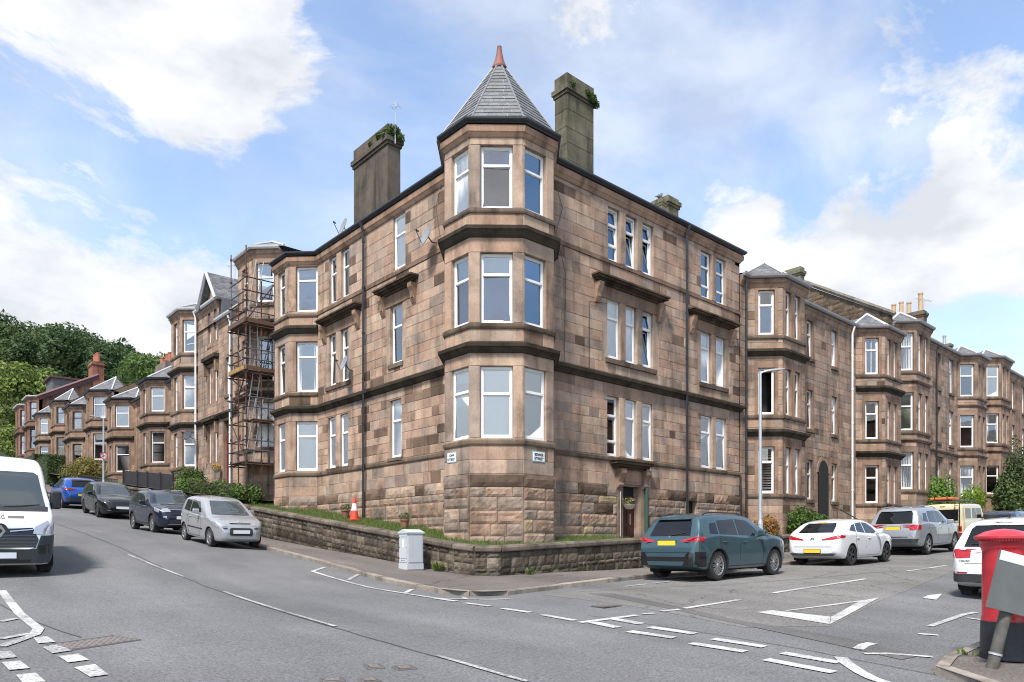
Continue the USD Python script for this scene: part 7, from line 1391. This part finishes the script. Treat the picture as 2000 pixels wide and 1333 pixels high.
# silver off-roader
S3 = Shape(4.79, [(0, .70), (.03, .88), (.07, 1.0), (.12, 1.12), (.3, 1.42), (.5, 1.70), (.7, 1.765), (1.5, 1.80), (2.3, 1.78), (2.75, 1.70), (3.2, 1.42), (3.55, 1.22), (4.0, 1.15), (4.45, 1.05), (4.7, .88), (4.79, .68)], [(0, .46), (.15, .38), (.5, .28), (4.1, .26), (4.6, .3), (4.79, .44)], [(0, .74), (.06, .83), (.2, .9), (.7, .945), (2, .955), (3.8, .95), (4.4, .89), (4.7, .76), (4.79, .6)], [(0, 1.1), (1, 1.19), (2, 1.15), (3.4, 1.08), (4.8, 1.0)], rr=.78, waist=.7)
SILV = paint('silver_car_paint', (.33, .35, .375), .5, .38)
T, S, B = vehicle('silver_off_roader', 'large silver off-road car parked beyond the white hatchback', 'car', (15.6, -5.7), E_, 2.915, 1.0, S3, SILV, .37, (5, 0, .045, RIMS), windows=[[(.62, 1.24), (1.05, 1.22), (1.08, 1.56), (.8, 1.55)], [(1.15, 1.22), (1.95, 1.18), (1.95, 1.64), (1.22, 1.62)], [(2.02, 1.18), (3.1, 1.14), (2.85, 1.40), (2.5, 1.60), (2.02, 1.64)]], screen=[(-.64, 1.2), (.64, 1.2), (.54, 1.64), (-.54, 1.64)], backlight=[(-.66, 1.17), (.66, 1.17), (.60, 1.56), (.54, 1.63), (-.54, 1.63), (-.60, 1.56)], mirror=(2.95, 1.13, 1.05, SILV), doors=[[(1.1, 1.2), (1.06, .95), (1.35, .5), (1.45, .36), (2.0, .36), (2.0, 1.16)], [(2.0, .36), (3.05, .36), (3.12, .7), (3.08, 1.1)]], handles=[(1.3, 1.02), (2.25, 1.0)])
stick(T, S, 'tail_lamp', 'rear', [(.60, .92), (.86, .92), (.86, 1.13), (.64, 1.13), (.58, 1.05)], REDL, step=.04); stick(T, S, 'tail_lamp', 'side', [(.03, .93), (.30, .95), (.36, 1.1), (.1, 1.14)], REDL); plate(T, S, 'rear', 1.0, YPLATE); stick(T, S, 'rear_bumper', 'rear', [(-.84, .44), (.84, .44), (.88, .60), (-.88, .60)], TRIM, .012, mirrored=False); stick(T, S, 'chrome_step', 'rear', [(-.55, .66), (.55, .66), (.55, .69), (-.55, .69)], CHROME, .02, mirrored=False); roof_rails(T, S, .8, 2.8, .60, RIMS); stick(T, S, 'spoiler', 'rear', [(-.56, 1.64), (.56, 1.64), (.52, 1.71), (-.52, 1.71)], SILV, .05, mirrored=False)
# beige expedition car
S4 = Shape(4.3, [(0, 1.0), (.02, 1.6), (.06, 1.86), (.15, 1.92), (1.5, 1.95), (2.45, 1.93), (2.6, 1.86), (2.95, 1.22), (3.1, 1.16), (4.1, 1.10), (4.25, 1.0), (4.3, .7)], [(0, .5), (.2, .42), (4.0, .42), (4.3, .5)], [(0, .78), (.05, .82), (.2, .845), (4.0, .84), (4.25, .8), (4.3, .76)], 1.18, rr=.93, waist=.8)
BEIG = paint('beige_car_paint', (.55, .47, .30), 0, .4)
T, S, B = vehicle('beige_expedition_car', 'boxy beige expedition car with roof rack and rear ladder', 'car', (21.8, -5.4), E_, 2.6, .9, S4, BEIG, .40, (6, 0, .05, RIMD), windows=[[(.35, 1.28), (1.05, 1.28), (1.05, 1.72), (.37, 1.72)], [(1.25, 1.28), (1.75, 1.28), (1.75, 1.72), (1.27, 1.72)], [(1.85, 1.28), (2.6, 1.28), (2.45, 1.72), (1.85, 1.72)]], screen=[(-.66, 1.3), (.66, 1.3), (.62, 1.78), (-.62, 1.78)], backlight=[(-.62, 1.2), (.50, 1.2), (.50, 1.68), (-.62, 1.68)], mirror=(2.6, 1.3, 1.0, TRIM), arch=.09)
m = M()
for y in (-.52, -.70): m.tube((-.09, y, .75), (-.06, y, 1.95), .016, 6)
for k in range(5): m.tube((-.085, -.52, .85 + .25 * k), (-.085, -.70, .85 + .25 * k), .014, 6)
emit(T, 'rear_ladder', m, GLOSSB); m = M(); m.lathe([(.0, -.14), (.2, -.16), (.36, -.12), (.38, 0), (.36, .05), (0, .05)], (-.14, .25, 1.05), 24, axis='x'); emit(T, 'spare_wheel', m, TYRE, smooth=40); stick(T, S, 'tail_lamp', 'rear', [(.62, .72), (.76, .72), (.76, .95), (.62, .95)], REDL); stick(T, S, 'rear_bumper', 'rear', [(-.78, .52), (.78, .52), (.78, .66), (-.78, .66)], simple('dark_red_bumper', base_color=(.18, .02, .025), roughness=.4), .05, mirrored=False)
m = M()
for y in (-.62, -.2, .2, .62): m.tube((.15, y, 2.08), (2.3, y, 2.08), .014, 5)
for x in np.linspace(.15, 2.3, 7): m.tube((x, -.62, 2.08), (x, .62, 2.08), .014, 5); m.tube((x, -.66, 1.92), (x, -.62, 2.08), .014, 5); m.tube((x, .66, 1.92), (x, .62, 2.08), .014, 5)
emit(T, 'roof_rack', m, GLOSSB); stick(T, S, 'high_stop_lamp', 'rear', [(-.1, 1.8), (.1, 1.8), (.1, 1.83), (-.1, 1.83)], DREDL, .01, mirrored=False)
zk = g1(21.8, -5.4) + 2.02; KY = thing('roof_boards', 'orange board strapped on the roof rack of the beige car', 'sand boards', (21.4, -5.35, zk)); m = M(); m.man(rbox(21.0, 21.9, -5.75, -4.85, zk + .09, zk + .19, .04)); emit(KY, 'board', m, simple('orange_plastic', base_color=(.62, .13, .04), roughness=.5), smooth=40); m = M()
for v in (-5.55, -5.05): m.box(20.98, 21.92, v - .02, v + .02, zk + .08, zk + .20)
emit(KY, 'strap', m, TRIM)
# two dark cars farther on
def far_car(name, label, loc, body):
    T, S, B = vehicle(name, label, 'car', loc, E_, 2.7, .9, Shape(4.4, [(0, .62), (.04, .85), (.12, 1.0), (.4, 1.32), (.65, 1.50), (1.5, 1.60), (2.3, 1.57), (2.7, 1.45), (3.2, 1.12), (3.6, 1.0), (4.1, .92), (4.35, .7), (4.4, .5)], [(0, .4), (.2, .28), (4.1, .22), (4.4, .36)], [(0, .7), (.1, .82), (.5, .89), (3.6, .9), (4.2, .8), (4.4, .55)], [(0, 1), (1, 1.06), (3.3, .96), (4.4, .9)], rr=.76), body, .33, (5, 0, .04, RIMS), windows=[[(.75, 1.12), (1.85, 1.06), (1.85, 1.46), (1.0, 1.42)], [(1.92, 1.06), (3.0, 1.02), (2.45, 1.42), (1.92, 1.46)]], screen=[(-.6, 1.1), (.6, 1.1), (.5, 1.46), (-.5, 1.46)], backlight=[(-.6, 1.06), (.6, 1.06), (.52, 1.42), (-.52, 1.42)], mirror=(2.8, 1.02, 1, body))
    stick(T, S, 'tail_lamp', 'side', [(.04, .8), (.3, .85), (.36, 1.0), (.12, 1.0)], REDL); roof_rails(T, S, .9, 2.4, .55, GLOSSB); plate(T, S, 'rear', .7, YPLATE)
far_car('dark_blue_car', 'dark blue estate car beyond the beige expedition car', (26.3, -6.2), paint('dark_blue_paint', (.03, .045, .075))); far_car('dark_grey_car', 'dark grey car at the far right behind the dark blue estate', (32.5, -6.9), paint('dark_grey_paint', (.04, .042, .045)))
# white off-road hatch behind the pillar box
S5 = Shape(4.43, [(0, .66), (.03, .84), (.08, .98), (.14, 1.08), (.32, 1.36), (.5, 1.58), (.68, 1.63), (1.5, 1.665), (2.2, 1.65), (2.65, 1.55), (3.1, 1.28), (3.4, 1.1), (3.9, 1.02), (4.2, .93), (4.36, .78), (4.43, .6)], [(0, .42), (.15, .34), (.5, .24), (3.9, .22), (4.3, .28), (4.43, .4)], [(0, .68), (.06, .79), (.2, .86), (.7, .9), (2, .905), (3.6, .9), (4.15, .83), (4.36, .7), (4.43, .55)], [(0, 1.02), (1, 1.10), (2, 1.06), (3.3, .98), (4.4, .9)], rr=.77)
T, S, B = vehicle('white_off_road_hatch', 'white off-road hatchback behind the red pillar box', 'car', (3.45, -12.25), E_, 2.6, .9, S5, WHP, .345, (5, 0, .045, RIMS), windows=[[(.62, 1.18), (.98, 1.15), (1.0, 1.45), (.76, 1.43)], [(1.05, 1.15), (1.85, 1.10), (1.85, 1.52), (1.1, 1.49)], [(1.92, 1.1), (2.95, 1.06), (2.7, 1.30), (2.4, 1.48), (1.92, 1.52)]], screen=[(-.62, 1.12), (.62, 1.12), (.52, 1.52), (-.52, 1.52)], backlight=[(-.64, 1.10), (.64, 1.10), (.56, 1.46), (.50, 1.52), (-.50, 1.52), (-.56, 1.46)], mirror=(2.8, 1.05, 1, WHP), clad=(.34, .035), doors=[[(1.02, 1.1), (1.0, .9), (1.25, .5), (1.32, .34), (1.88, .34), (1.88, 1.08)], [(1.88, .34), (2.9, .34), (2.95, .65), (2.92, 1.03)]], handles=[(1.2, .95), (2.1, .93)])
stick(T, S, 'tail_lamp', 'rear', [(.50, .88), (.86, .86), (.86, 1.02), (.78, 1.06), (.50, 1.02)], REDL, step=.04); stick(T, S, 'tail_lamp', 'side', [(.03, .87), (.26, .9), (.32, 1.02), (.1, 1.06)], REDL); plate(T, S, 'rear', .68, YPLATE); stick(T, S, 'rear_bumper', 'rear', [(-.84, .38), (.84, .38), (.86, .55), (-.86, .55)], TRIM, .012, mirrored=False); stick(T, S, 'bumper_corner', 'side', [(.02, .36), (.5, .36), (.5, .56), (.06, .56)], TRIM, .009); stick(T, S, 'reflector', 'rear', [(.55, .565), (.82, .565), (.82, .59), (.55, .59)], REDL, .014); stick(T, S, 'high_stop_lamp', 'rear', [(-.2, 1.57), (.2, 1.57), (.2, 1.59), (-.2, 1.59)], DREDL, .03, mirrored=False); stick(T, S, 'spoiler', 'rear', [(-.5, 1.53), (.5, 1.53), (.46, 1.60), (-.46, 1.60)], WHP, .03, mirrored=False); wiper(T, S, 'rear', [(.05, 1.12), (.5, 1.16)])
m = M(); m.man(rbox(.75, .95, -.05, .05, 1.63, 1.66, .012)); m.tube((.80, 0, 1.65), (.72, 0, 1.75), .012, 6); emit(T, 'roof_aerial', m, TRIM, smooth=40); stick(T, S, 'boot_gap', 'rear', [(-.60, .76), (.60, .76), (.60, .768), (-.60, .768)], GAP, .004, mirrored=False)
m = M(); q = meshkit.text_mesh('TIGUAN', .035, .004, True); v = np.array(q.vertices); x = S.lift('rear', [(.6, .82)], 0)[0, 0]; m.add(np.c_[np.full(len(v), x - .006) - v[:, 2], .70 - v[:, 0], .80 + v[:, 1]], np.array(q.faces)); emit(T, 'lettering', m, GLOSSB)
# silver small car facing downhill
S6 = Shape(3.57, [(0, .70), (.03, .95), (.08, 1.10), (.2, 1.40), (.32, 1.50), (.8, 1.54), (1.5, 1.53), (1.85, 1.47), (2.3, 1.24), (2.68, 1.0), (3.0, .93), (3.3, .84), (3.47, .72), (3.57, .5)], [(0, .38), (.15, .28), (.5, .2), (3.1, .18), (3.4, .2), (3.57, .3)], [(0, .62), (.08, .74), (.3, .79), (1.5, .80), (2.8, .79), (3.25, .74), (3.47, .62), (3.57, .46)], [(0, 1.0), (1, .98), (2, .94), (2.8, .88), (3.6, .8)], rr=.80)
SIL2 = paint('light_silver_paint', (.37, .38, .39), .45, .38)
T, S, B = vehicle('silver_hatchback', 'small light silver hatchback facing downhill at the kerb', 'car', (-5.62, 8.95), S_, 2.38, .52, S6, SIL2, .295, (7, 0, .03, RIMS), tw=.18, windows=[[(.42, 1.06), (1.0, 1.02), (1.0, 1.40), (.5, 1.40)], [(1.06, 1.02), (1.7, .99), (1.9, 1.0), (2.08, 1.03), (1.72, 1.36), (1.06, 1.41)]], screen=[(-.60, 1.0), (.60, 1.0), (.52, 1.28), (.46, 1.42), (-.46, 1.42), (-.52, 1.28)], backlight=[(-.5, 1.02), (.5, 1.02), (.45, 1.4), (-.45, 1.4)], mirror=(2.0, 1.0, .95, SIL2), doors=[[(.95, 1.0), (.85, .7), (1.0, .3), (1.05, .98)], [(1.03, .28), (2.1, .28), (2.2, .6), (2.1, .96)]], handles=[(1.2, .86)])
stick(T, S, 'headlamp', 'front', [(.40, .70), (.62, .66), (.68, .78), (.62, .90), (.52, .88)], HEADL, .01, .04); stick(T, S, 'headlamp', 'side', [(3.05, .72), (3.40, .64), (3.40, .76), (3.05, .90), (2.92, .88)], HEADL); stick(T, S, 'grille_slot', 'front', [(-.30, .755), (.30, .755), (.34, .785), (-.34, .785)], GLOSSB, .010, .03, mirrored=False); stick(T, S, 'lower_grille', 'front', [(-.33, .40), (.33, .40), (.36, .44), (.36, .60), (.30, .64), (-.30, .64), (-.36, .60), (-.36, .44)], TRIM, .008, mirrored=False); plate(T, S, 'front', .52, WPLATE); stick(T, S, 'bumper_strip', 'front', [(.42, .60), (.66, .60), (.68, .645), (.42, .645)], TRIM, .010); stick(T, S, 'fog_lamp', 'front', [(.50 + .05 * math.cos(a), .47 + .05 * math.sin(a)) for a in np.linspace(0, 6, 12)], HEADL, .010, .03)
em = M(); x = S.lift('front', [(0, .77)], .012)[0]; em.lathe([(.05, -.004), (.06, -.004), (.06, .006), (.05, .006), (.05, -.004)], (x[0], 0, .77), 20, axis='x'); em.box(x[0] - .004, x[0] + .006, -.03, -.018, .735, .805); em.box(x[0] - .004, x[0] + .006, .018, .03, .735, .805); em.box(x[0] - .004, x[0] + .006, -.02, .02, .765, .777); emit(T, 'oval_emblem', em, CHROME); wiper(T, S, 'front', [(-.5, 1.02), (.05, 1.0)]); wiper(T, S, 'front', [(-.02, 1.0), (.5, 1.0)]); stick(T, S, 'side_moulding', 'side', [(.95, .52), (2.35, .50), (2.35, .54), (.95, .56)], TRIM, .008)
# navy crossover facing downhill
S7 = Shape(4.30, [(0, .7), (.03, .95), (.1, 1.12), (.3, 1.40), (.5, 1.53), (1.2, 1.585), (2.0, 1.57), (2.4, 1.49), (2.9, 1.22), (3.2, 1.06), (3.7, 1.0), (4.05, .92), (4.2, .80), (4.3, .58)], [(0, .42), (.15, .34), (.5, .25), (3.8, .23), (4.15, .25), (4.3, .36)], [(0, .66), (.1, .8), (.4, .87), (2, .89), (3.6, .885), (4.0, .83), (4.22, .7), (4.3, .54)], [(0, 1.05), (1, 1.05), (2, 1.0), (3.2, .95), (4.3, .88)], rr=.77)
NAVY = paint('navy_car_paint', (.006, .009, .022), 0., .5)
T, S, B = vehicle('navy_crossover', 'navy blue crossover with silver roof rails behind the silver hatchback', 'car', (-5.78, 14.35), S_, 2.60, .86, S7, NAVY, .335, (5, .15, .025, RIMS), windows=[[(.62, 1.12), (1.02, 1.08), (1.05, 1.42), (.75, 1.40)], [(1.1, 1.08), (1.8, 1.04), (1.8, 1.45), (1.12, 1.43)], [(1.87, 1.04), (2.75, 1.02), (2.4, 1.36), (2.1, 1.44), (1.87, 1.45)]], screen=[(-.62, 1.06), (.62, 1.06), (.54, 1.34), (.50, 1.46), (-.50, 1.46), (-.54, 1.34)], backlight=[(-.55, 1.1), (.55, 1.1), (.5, 1.42), (-.5, 1.42)], mirror=(2.6, 1.02, 1.0, NAVY), doors=[[(1.05, 1.05), (.98, .85), (1.2, .45), (1.82, .34), (1.82, 1.02)], [(1.82, .34), (2.8, .34), (2.88, .6), (2.75, 1.0)]], handles=[(1.2, .92), (2.05, .9)], clad=(.36, .05))
stick(T, S, 'headlamp', 'front', [(.42, .80), (.72, .78), (.72, .90), (.50, .93)], HEADL, .01, .04); stick(T, S, 'headlamp', 'side', [(3.75, .82), (4.08, .76), (4.08, .88), (3.7, .95)], HEADL); stick(T, S, 'grille', 'front', [(-.42, .68), (.42, .68), (.46, .86), (-.46, .86)], GLOSSB, .010, mirrored=False); stick(T, S, 'chrome_bar', 'front', [(-.50, .87), (.50, .87), (.50, .895), (-.50, .895)], CHROME, .014, mirrored=False); plate(T, S, 'front', .60, WPLATE); stick(T, S, 'lower_grille', 'front', [(-.5, .40), (.5, .40), (.5, .52), (-.5, .52)], TRIM, .010, mirrored=False); stick(T, S, 'skid_bar', 'front', [(-.55, .34), (.55, .34), (.5, .375), (-.5, .375)], RIMS, .02, mirrored=False); stick(T, S, 'fog_lamp', 'front', [(.58, .56), (.72, .57), (.72, .66), (.58, .64)], HEADL, .012); roof_rails(T, S, .7, 2.2, .57, CHROME); wiper(T, S, 'front', [(-.5, 1.08), (.05, 1.06)])
em = M(); x = S.lift('front', [(0, .80)], .016)[0]; em.box(x[0] - .004, x[0] + .006, -.05, .05, .795, .81); em.add([[x[0] + .006, -.05, .80], [x[0] + .006, .05, .84], [x[0] + .006, .05, .82]], [[0, 1, 2]]); em.add([[x[0] + .006, .05, .80], [x[0] + .006, -.05, .76], [x[0] + .006, -.05, .78]], [[0, 1, 2]]); emit(T, 'emblem', em, CHROME)
# black hatchback facing downhill
S8 = Shape(4.45, [(0, .72), (.03, .95), (.1, 1.1), (.35, 1.38), (.6, 1.5), (1.3, 1.55), (2.0, 1.54), (2.4, 1.46), (2.95, 1.18), (3.3, 1.0), (3.8, .92), (4.15, .82), (4.35, .68), (4.45, .5)], [(0, .4), (.15, .3), (.5, .2), (3.9, .18), (4.25, .2), (4.45, .32)], [(0, .64), (.1, .78), (.4, .86), (2, .885), (3.6, .88), (4.1, .8), (4.35, .65), (4.45, .5)], [(0, 1.0), (1, 1.02), (2, .96), (3.2, .88), (4.4, .82)], rr=.75)
BLK = paint('black_car_paint', (.003, .003, .004), 0., .5)
T, S, B = vehicle('black_hatchback', 'glossy black hatchback with green plate edge between the navy and blue cars', 'car', (-5.82, 22.9), S_, 2.70, .87, S8, BLK, .32, (5, .2, .03, RIMD), windows=[[(.75, 1.1), (1.15, 1.06), (1.2, 1.40), (.95, 1.38)], [(1.2, 1.05), (1.85, 1.0), (1.85, 1.42), (1.25, 1.41)], [(1.92, 1.0), (2.85, .97), (2.5, 1.28), (2.2, 1.40), (1.92, 1.42)]], screen=[(-.62, 1.0), (.62, 1.0), (.54, 1.30), (.48, 1.43), (-.48, 1.43), (-.54, 1.30)], backlight=[(-.5, 1.1), (.5, 1.1), (.45, 1.38), (-.45, 1.38)], mirror=(2.7, .97, 1.0, BLK), doors=[[(1.2, 1.02), (1.1, .8), (1.3, .3), (1.88, .28), (1.88, .98)], [(1.88, .28), (2.95, .28), (3.0, .6), (2.9, .93)]], handles=[(1.25, .86), (2.1, .85)])
stick(T, S, 'headlamp', 'front', [(.40, .70), (.70, .74), (.72, .84), (.55, .82)], HEADD, .01, .04); stick(T, S, 'headlamp', 'side', [(3.75, .80), (4.2, .70), (4.2, .78), (3.7, .9)], HEADD); stick(T, S, 'grille', 'front', [(-.3, .42), (.3, .42), (.38, .74), (-.38, .74)], GLOSSB, .010, mirrored=False); plate(T, S, 'front', .50, WPLATE); stick(T, S, 'green_plate_edge', 'front', [(.262, .45), (.33, .45), (.33, .55), (.262, .55)], simple('green_plate_edge_look', base_color=(.03, .30, .10), roughness=.5), .03, mirrored=False); stick(T, S, 'chrome_lip', 'front', [(.40, .34), (.66, .36), (.66, .39), (.40, .37)], CHROME, .014); wiper(T, S, 'front', [(-.5, 1.02), (.05, 1.0)])
# blue crossover seen from behind
S9 = Shape(4.21, [(0, .66), (.03, .85), (.1, 1.0), (.2, 1.08), (.45, 1.36), (.65, 1.50), (.9, 1.55), (1.6, 1.595), (2.2, 1.57), (2.6, 1.46), (3.0, 1.2), (3.3, 1.06), (3.8, 1.0), (4.05, .9), (4.17, .74), (4.21, .56)], [(0, .42), (.15, .34), (.5, .25), (3.8, .24), (4.1, .27), (4.21, .4)], [(0, .62), (.06, .76), (.2, .84), (.7, .9), (2, .885), (3.4, .9), (3.95, .82), (4.15, .65), (4.21, .5)], [(0, 1.02), (1, 1.12), (2, 1.05), (3.2, .98), (4.2, .9)], rr=.74)
BLUE = paint('bright_blue_paint', (.012, .075, .33), .3)
T, S, B = vehicle('blue_crossover', 'bright blue crossover seen from behind, uphill of the black hatchback', 'car', (-6.0, 27.2), N_, 2.64, .78, S9, BLUE, .34, (5, .16, .028, RIMS), windows=[[(1.0, 1.18), (1.8, 1.08), (1.8, 1.46), (1.15, 1.42)], [(1.87, 1.08), (2.85, 1.04), (2.55, 1.32), (2.25, 1.45), (1.87, 1.46)]], screen=[(-.6, 1.1), (.6, 1.1), (.5, 1.46), (-.5, 1.46)], backlight=[(-.52, 1.12), (.52, 1.12), (.46, 1.38), (.40, 1.44), (-.40, 1.44), (-.46, 1.38)], mirror=(2.75, 1.03, 1.0, GLOSSB), clad=(.36, .06))
stick(T, S, 'tail_lamp', 'rear', [(.30, .96), (.78, .94), (.84, 1.04), (.60, 1.06), (.30, 1.0)], DREDL, .01, .04); stick(T, S, 'tail_lamp', 'side', [(.04, .94), (.34, .97), (.42, 1.06), (.12, 1.06)], REDL); plate(T, S, 'rear', .72, YPLATE); stick(T, S, 'rear_bumper', 'rear', [(-.76, .38), (.76, .38), (.8, .58), (-.8, .58)], TRIM, .012, mirrored=False); stick(T, S, 'spoiler', 'rear', [(-.48, 1.44), (.48, 1.44), (.44, 1.52), (-.44, 1.52)], GLOSSB, .05, mirrored=False)
# maroon saloon
S10 = Shape(4.6, [(0, .7), (.03, .88), (.08, 1.0), (.7, 1.06), (1.2, 1.32), (1.6, 1.42), (2.4, 1.43), (2.8, 1.33), (3.3, 1.05), (3.6, .96), (4.2, .88), (4.5, .7), (4.6, .5)], [(0, .4), (.2, .28), (4.2, .2), (4.6, .35)], [(0, .68), (.1, .82), (.5, .88), (3.8, .88), (4.4, .75), (4.6, .52)], [(0, .98), (1, 1.0), (3.4, .92), (4.6, .85)], rr=.74)
T, S, B = vehicle('maroon_saloon', 'dark maroon saloon half hidden behind the white van', 'car', (-6.6, 40.5), N_, 2.7, .95, S10, paint('maroon_paint', (.03, .005, .008), 0., .5), .32, (5, 0, .04, RIMS), windows=[[(1.2, 1.03), (2.1, 1.0), (2.1, 1.34), (1.55, 1.32)], [(2.16, 1.0), (3.15, .97), (2.7, 1.26), (2.16, 1.34)]], screen=[(-.6, 1.02), (.6, 1.02), (.5, 1.36), (-.5, 1.36)], backlight=[(-.62, 1.08), (.62, 1.08), (.52, 1.36), (-.52, 1.36)], mirror=(2.9, .98, 1, TRIM))
stick(T, S, 'tail_lamp', 'rear', [(.42, .82), (.78, .82), (.82, .94), (.42, .94)], DREDL); plate(T, S, 'rear', .82, YPLATE)
# white van
S11 = Shape(5.5, [(0, .9), (.03, 1.8), (.08, 2.38), (.2, 2.47), (1.5, 2.50), (3.6, 2.48), (4.0, 2.42), (4.25, 2.28), (4.7, 1.72), (4.95, 1.42), (5.2, 1.30), (5.36, 1.16), (5.45, .9), (5.5, .6)], [(0, .5), (.2, .38), (4.9, .26), (5.3, .24), (5.5, .34)], [(0, .95), (.1, 1.0), (.4, 1.03), (4.4, 1.035), (5.0, 1.0), (5.3, .93), (5.44, .80), (5.5, .66)], [(0, 1.42), (4.2, 1.42), (5.5, 1.25)], rr=.88, waist=.8, gh=.35)
T, S, B = vehicle('white_van', 'white delivery van with black bumper at the left edge', 'van', (-12.28, 6.0), S_, 3.68, .92, S11, WHP, .345, (6, 0, .05, RIMD), windows=[[(3.55, 1.50), (4.3, 1.42), (4.78, 1.36), (4.42, 1.86), (4.2, 2.08), (3.55, 2.08)]], screen=[(-.86, 1.46), (.86, 1.46), (.84, 1.60), (.78, 2.12), (.70, 2.18), (-.70, 2.18), (-.78, 2.12), (-.84, 1.60)], tw=.22, doors=[[(3.4, .4), (3.4, 2.2)], [(4.55, .45), (4.7, .8), (4.75, 1.35)]])
stick(T, S, 'scuttle', 'front', [(-.88, 1.36), (.88, 1.36), (.90, 1.46), (-.90, 1.46)], TRIM, .006, mirrored=False)
stick(T, S, 'headlamp', 'front', [(.56, .92), (.86, .90), (.88, 1.08), (.84, 1.20), (.60, 1.06)], HEADL, .012, .04); stick(T, S, 'headlamp', 'side', [(5.08, .92), (5.36, .90), (5.36, 1.06), (5.06, 1.22)], HEADL, .010)
stick(T, S, 'grille', 'front', [(-.60, .62), (.60, .62), (.66, .80), (.56, 1.04), (.18, 1.02), (-.18, 1.02), (-.56, 1.04), (-.66, .80)], GLOSSB, .010, mirrored=False)
for z in (.66, .73, .80, .87): stick(T, S, 'grille_slat', 'front', [(-.60, z), (.60, z), (.60, z + .02), (-.60, z + .02)], RIMD, .022, mirrored=False)
stick(T, S, 'chrome_trim', 'front', [(.16, .955), (.56, 1.0), (.56, 1.02), (.16, .975)], CHROME, .024); stick(T, S, 'chrome_trim', 'front', [(-.5, .60), (.5, .60), (.58, .63), (-.58, .63)], CHROME, .02, mirrored=False)
stick(T, S, 'bumper', 'front', [(-.86, .30), (.86, .30), (.92, .55), (.90, .88), (.70, .88), (.62, .60), (-.62, .60), (-.70, .88), (-.90, .88), (-.92, .55)], plain('dark_van_bumper', (.025, .03, .036), .5, var=.1), .014, mirrored=False); stick(T, S, 'bumper_side', 'side', [(4.98, .30), (5.46, .30), (5.44, .88), (5.02, .88), (4.99, .72)], plain('dark_van_bumper', (.025, .03, .036), .5), .011); plate(T, S, 'front', .47, WPLATE, .12, .54); stick(T, S, 'lower_slot', 'front', [(-.5, .32), (.5, .32), (.52, .38), (-.52, .38)], GLOSSB, .02, mirrored=False); stick(T, S, 'fog_slot', 'front', [(.66, .50), (.86, .50), (.86, .70), (.66, .66)], GLOSSB, .022)
x = S.lift('front', [(0, .97)], .03)[0, 0]; m = M(); m.prism(Polygon([(-.085, .97), (0, 1.10), (.085, .97), (0, .84)]).difference(Polygon([(-.032, .97), (0, 1.02), (.032, .97), (0, .92)])), 0, .02, Fr3(np.array([x, 0, 0]), np.array([0, 1, 0]), np.array([1, 0, 0]), np.array([0, 0, 1]))); v, f, t = m.get(); emit(T, 'diamond_emblem', m, CHROME); stick(T, S, 'emblem_back', 'front', [(.135 * math.cos(a), .97 + .155 * math.sin(a)) for a in np.linspace(0, 6.1, 18)], GLOSSB, .018, mirrored=False)
for (a, b, c, d, mt) in ((.14, .42, 1.225, 1.275, TRIM), (-.42, -.14, 1.225, 1.275, TRIM)): stick(T, S, 'bonnet_stripe', 'front', [(a, c), (b, c), (b, d), (a, d)], plain('grey_bonnet_print', (.12, .11, .11), .5), .005, .03, mirrored=False)
q = meshkit.text_mesh('nid', .085, .002, True); v = np.array(q.vertices); fr = np.array(q.faces); yz = np.c_[v[:, 0] - v[:, 0].max() / 2, 1.215 + v[:, 1]]; P3_ = S.lift('front', yz, .006); P3_[:, 0] += v[:, 2]; emit(T, 'bonnet_lettering', M().add(P3_, fr), plain('grey_bonnet_print', (.12, .11, .11)))
for sg in (-1, 1):
    y = abs(S.lift('left', [(4.62, 1.5)], 0)[0, 1]); m = M(); yy = sorted((sg * (y + .02), sg * (y + .24))); m.man(rbox(4.50, 4.64, yy[0], yy[1], 1.40, 1.80, .05)); m.tube((4.60, sg * (y - .12), 1.52), (4.57, sg * (y + .1), 1.56), .05, 8); m.tube((4.60, sg * (y - .12), 1.42), (4.57, sg * (y + .1), 1.46), .04, 8); emit(T, 'door_mirror', m, TRIM, smooth=45)
wiper(T, S, 'front', [(.75, 1.50), (.10, 1.44)]); wiper(T, S, 'front', [(.0, 1.50), (-.6, 1.44)])
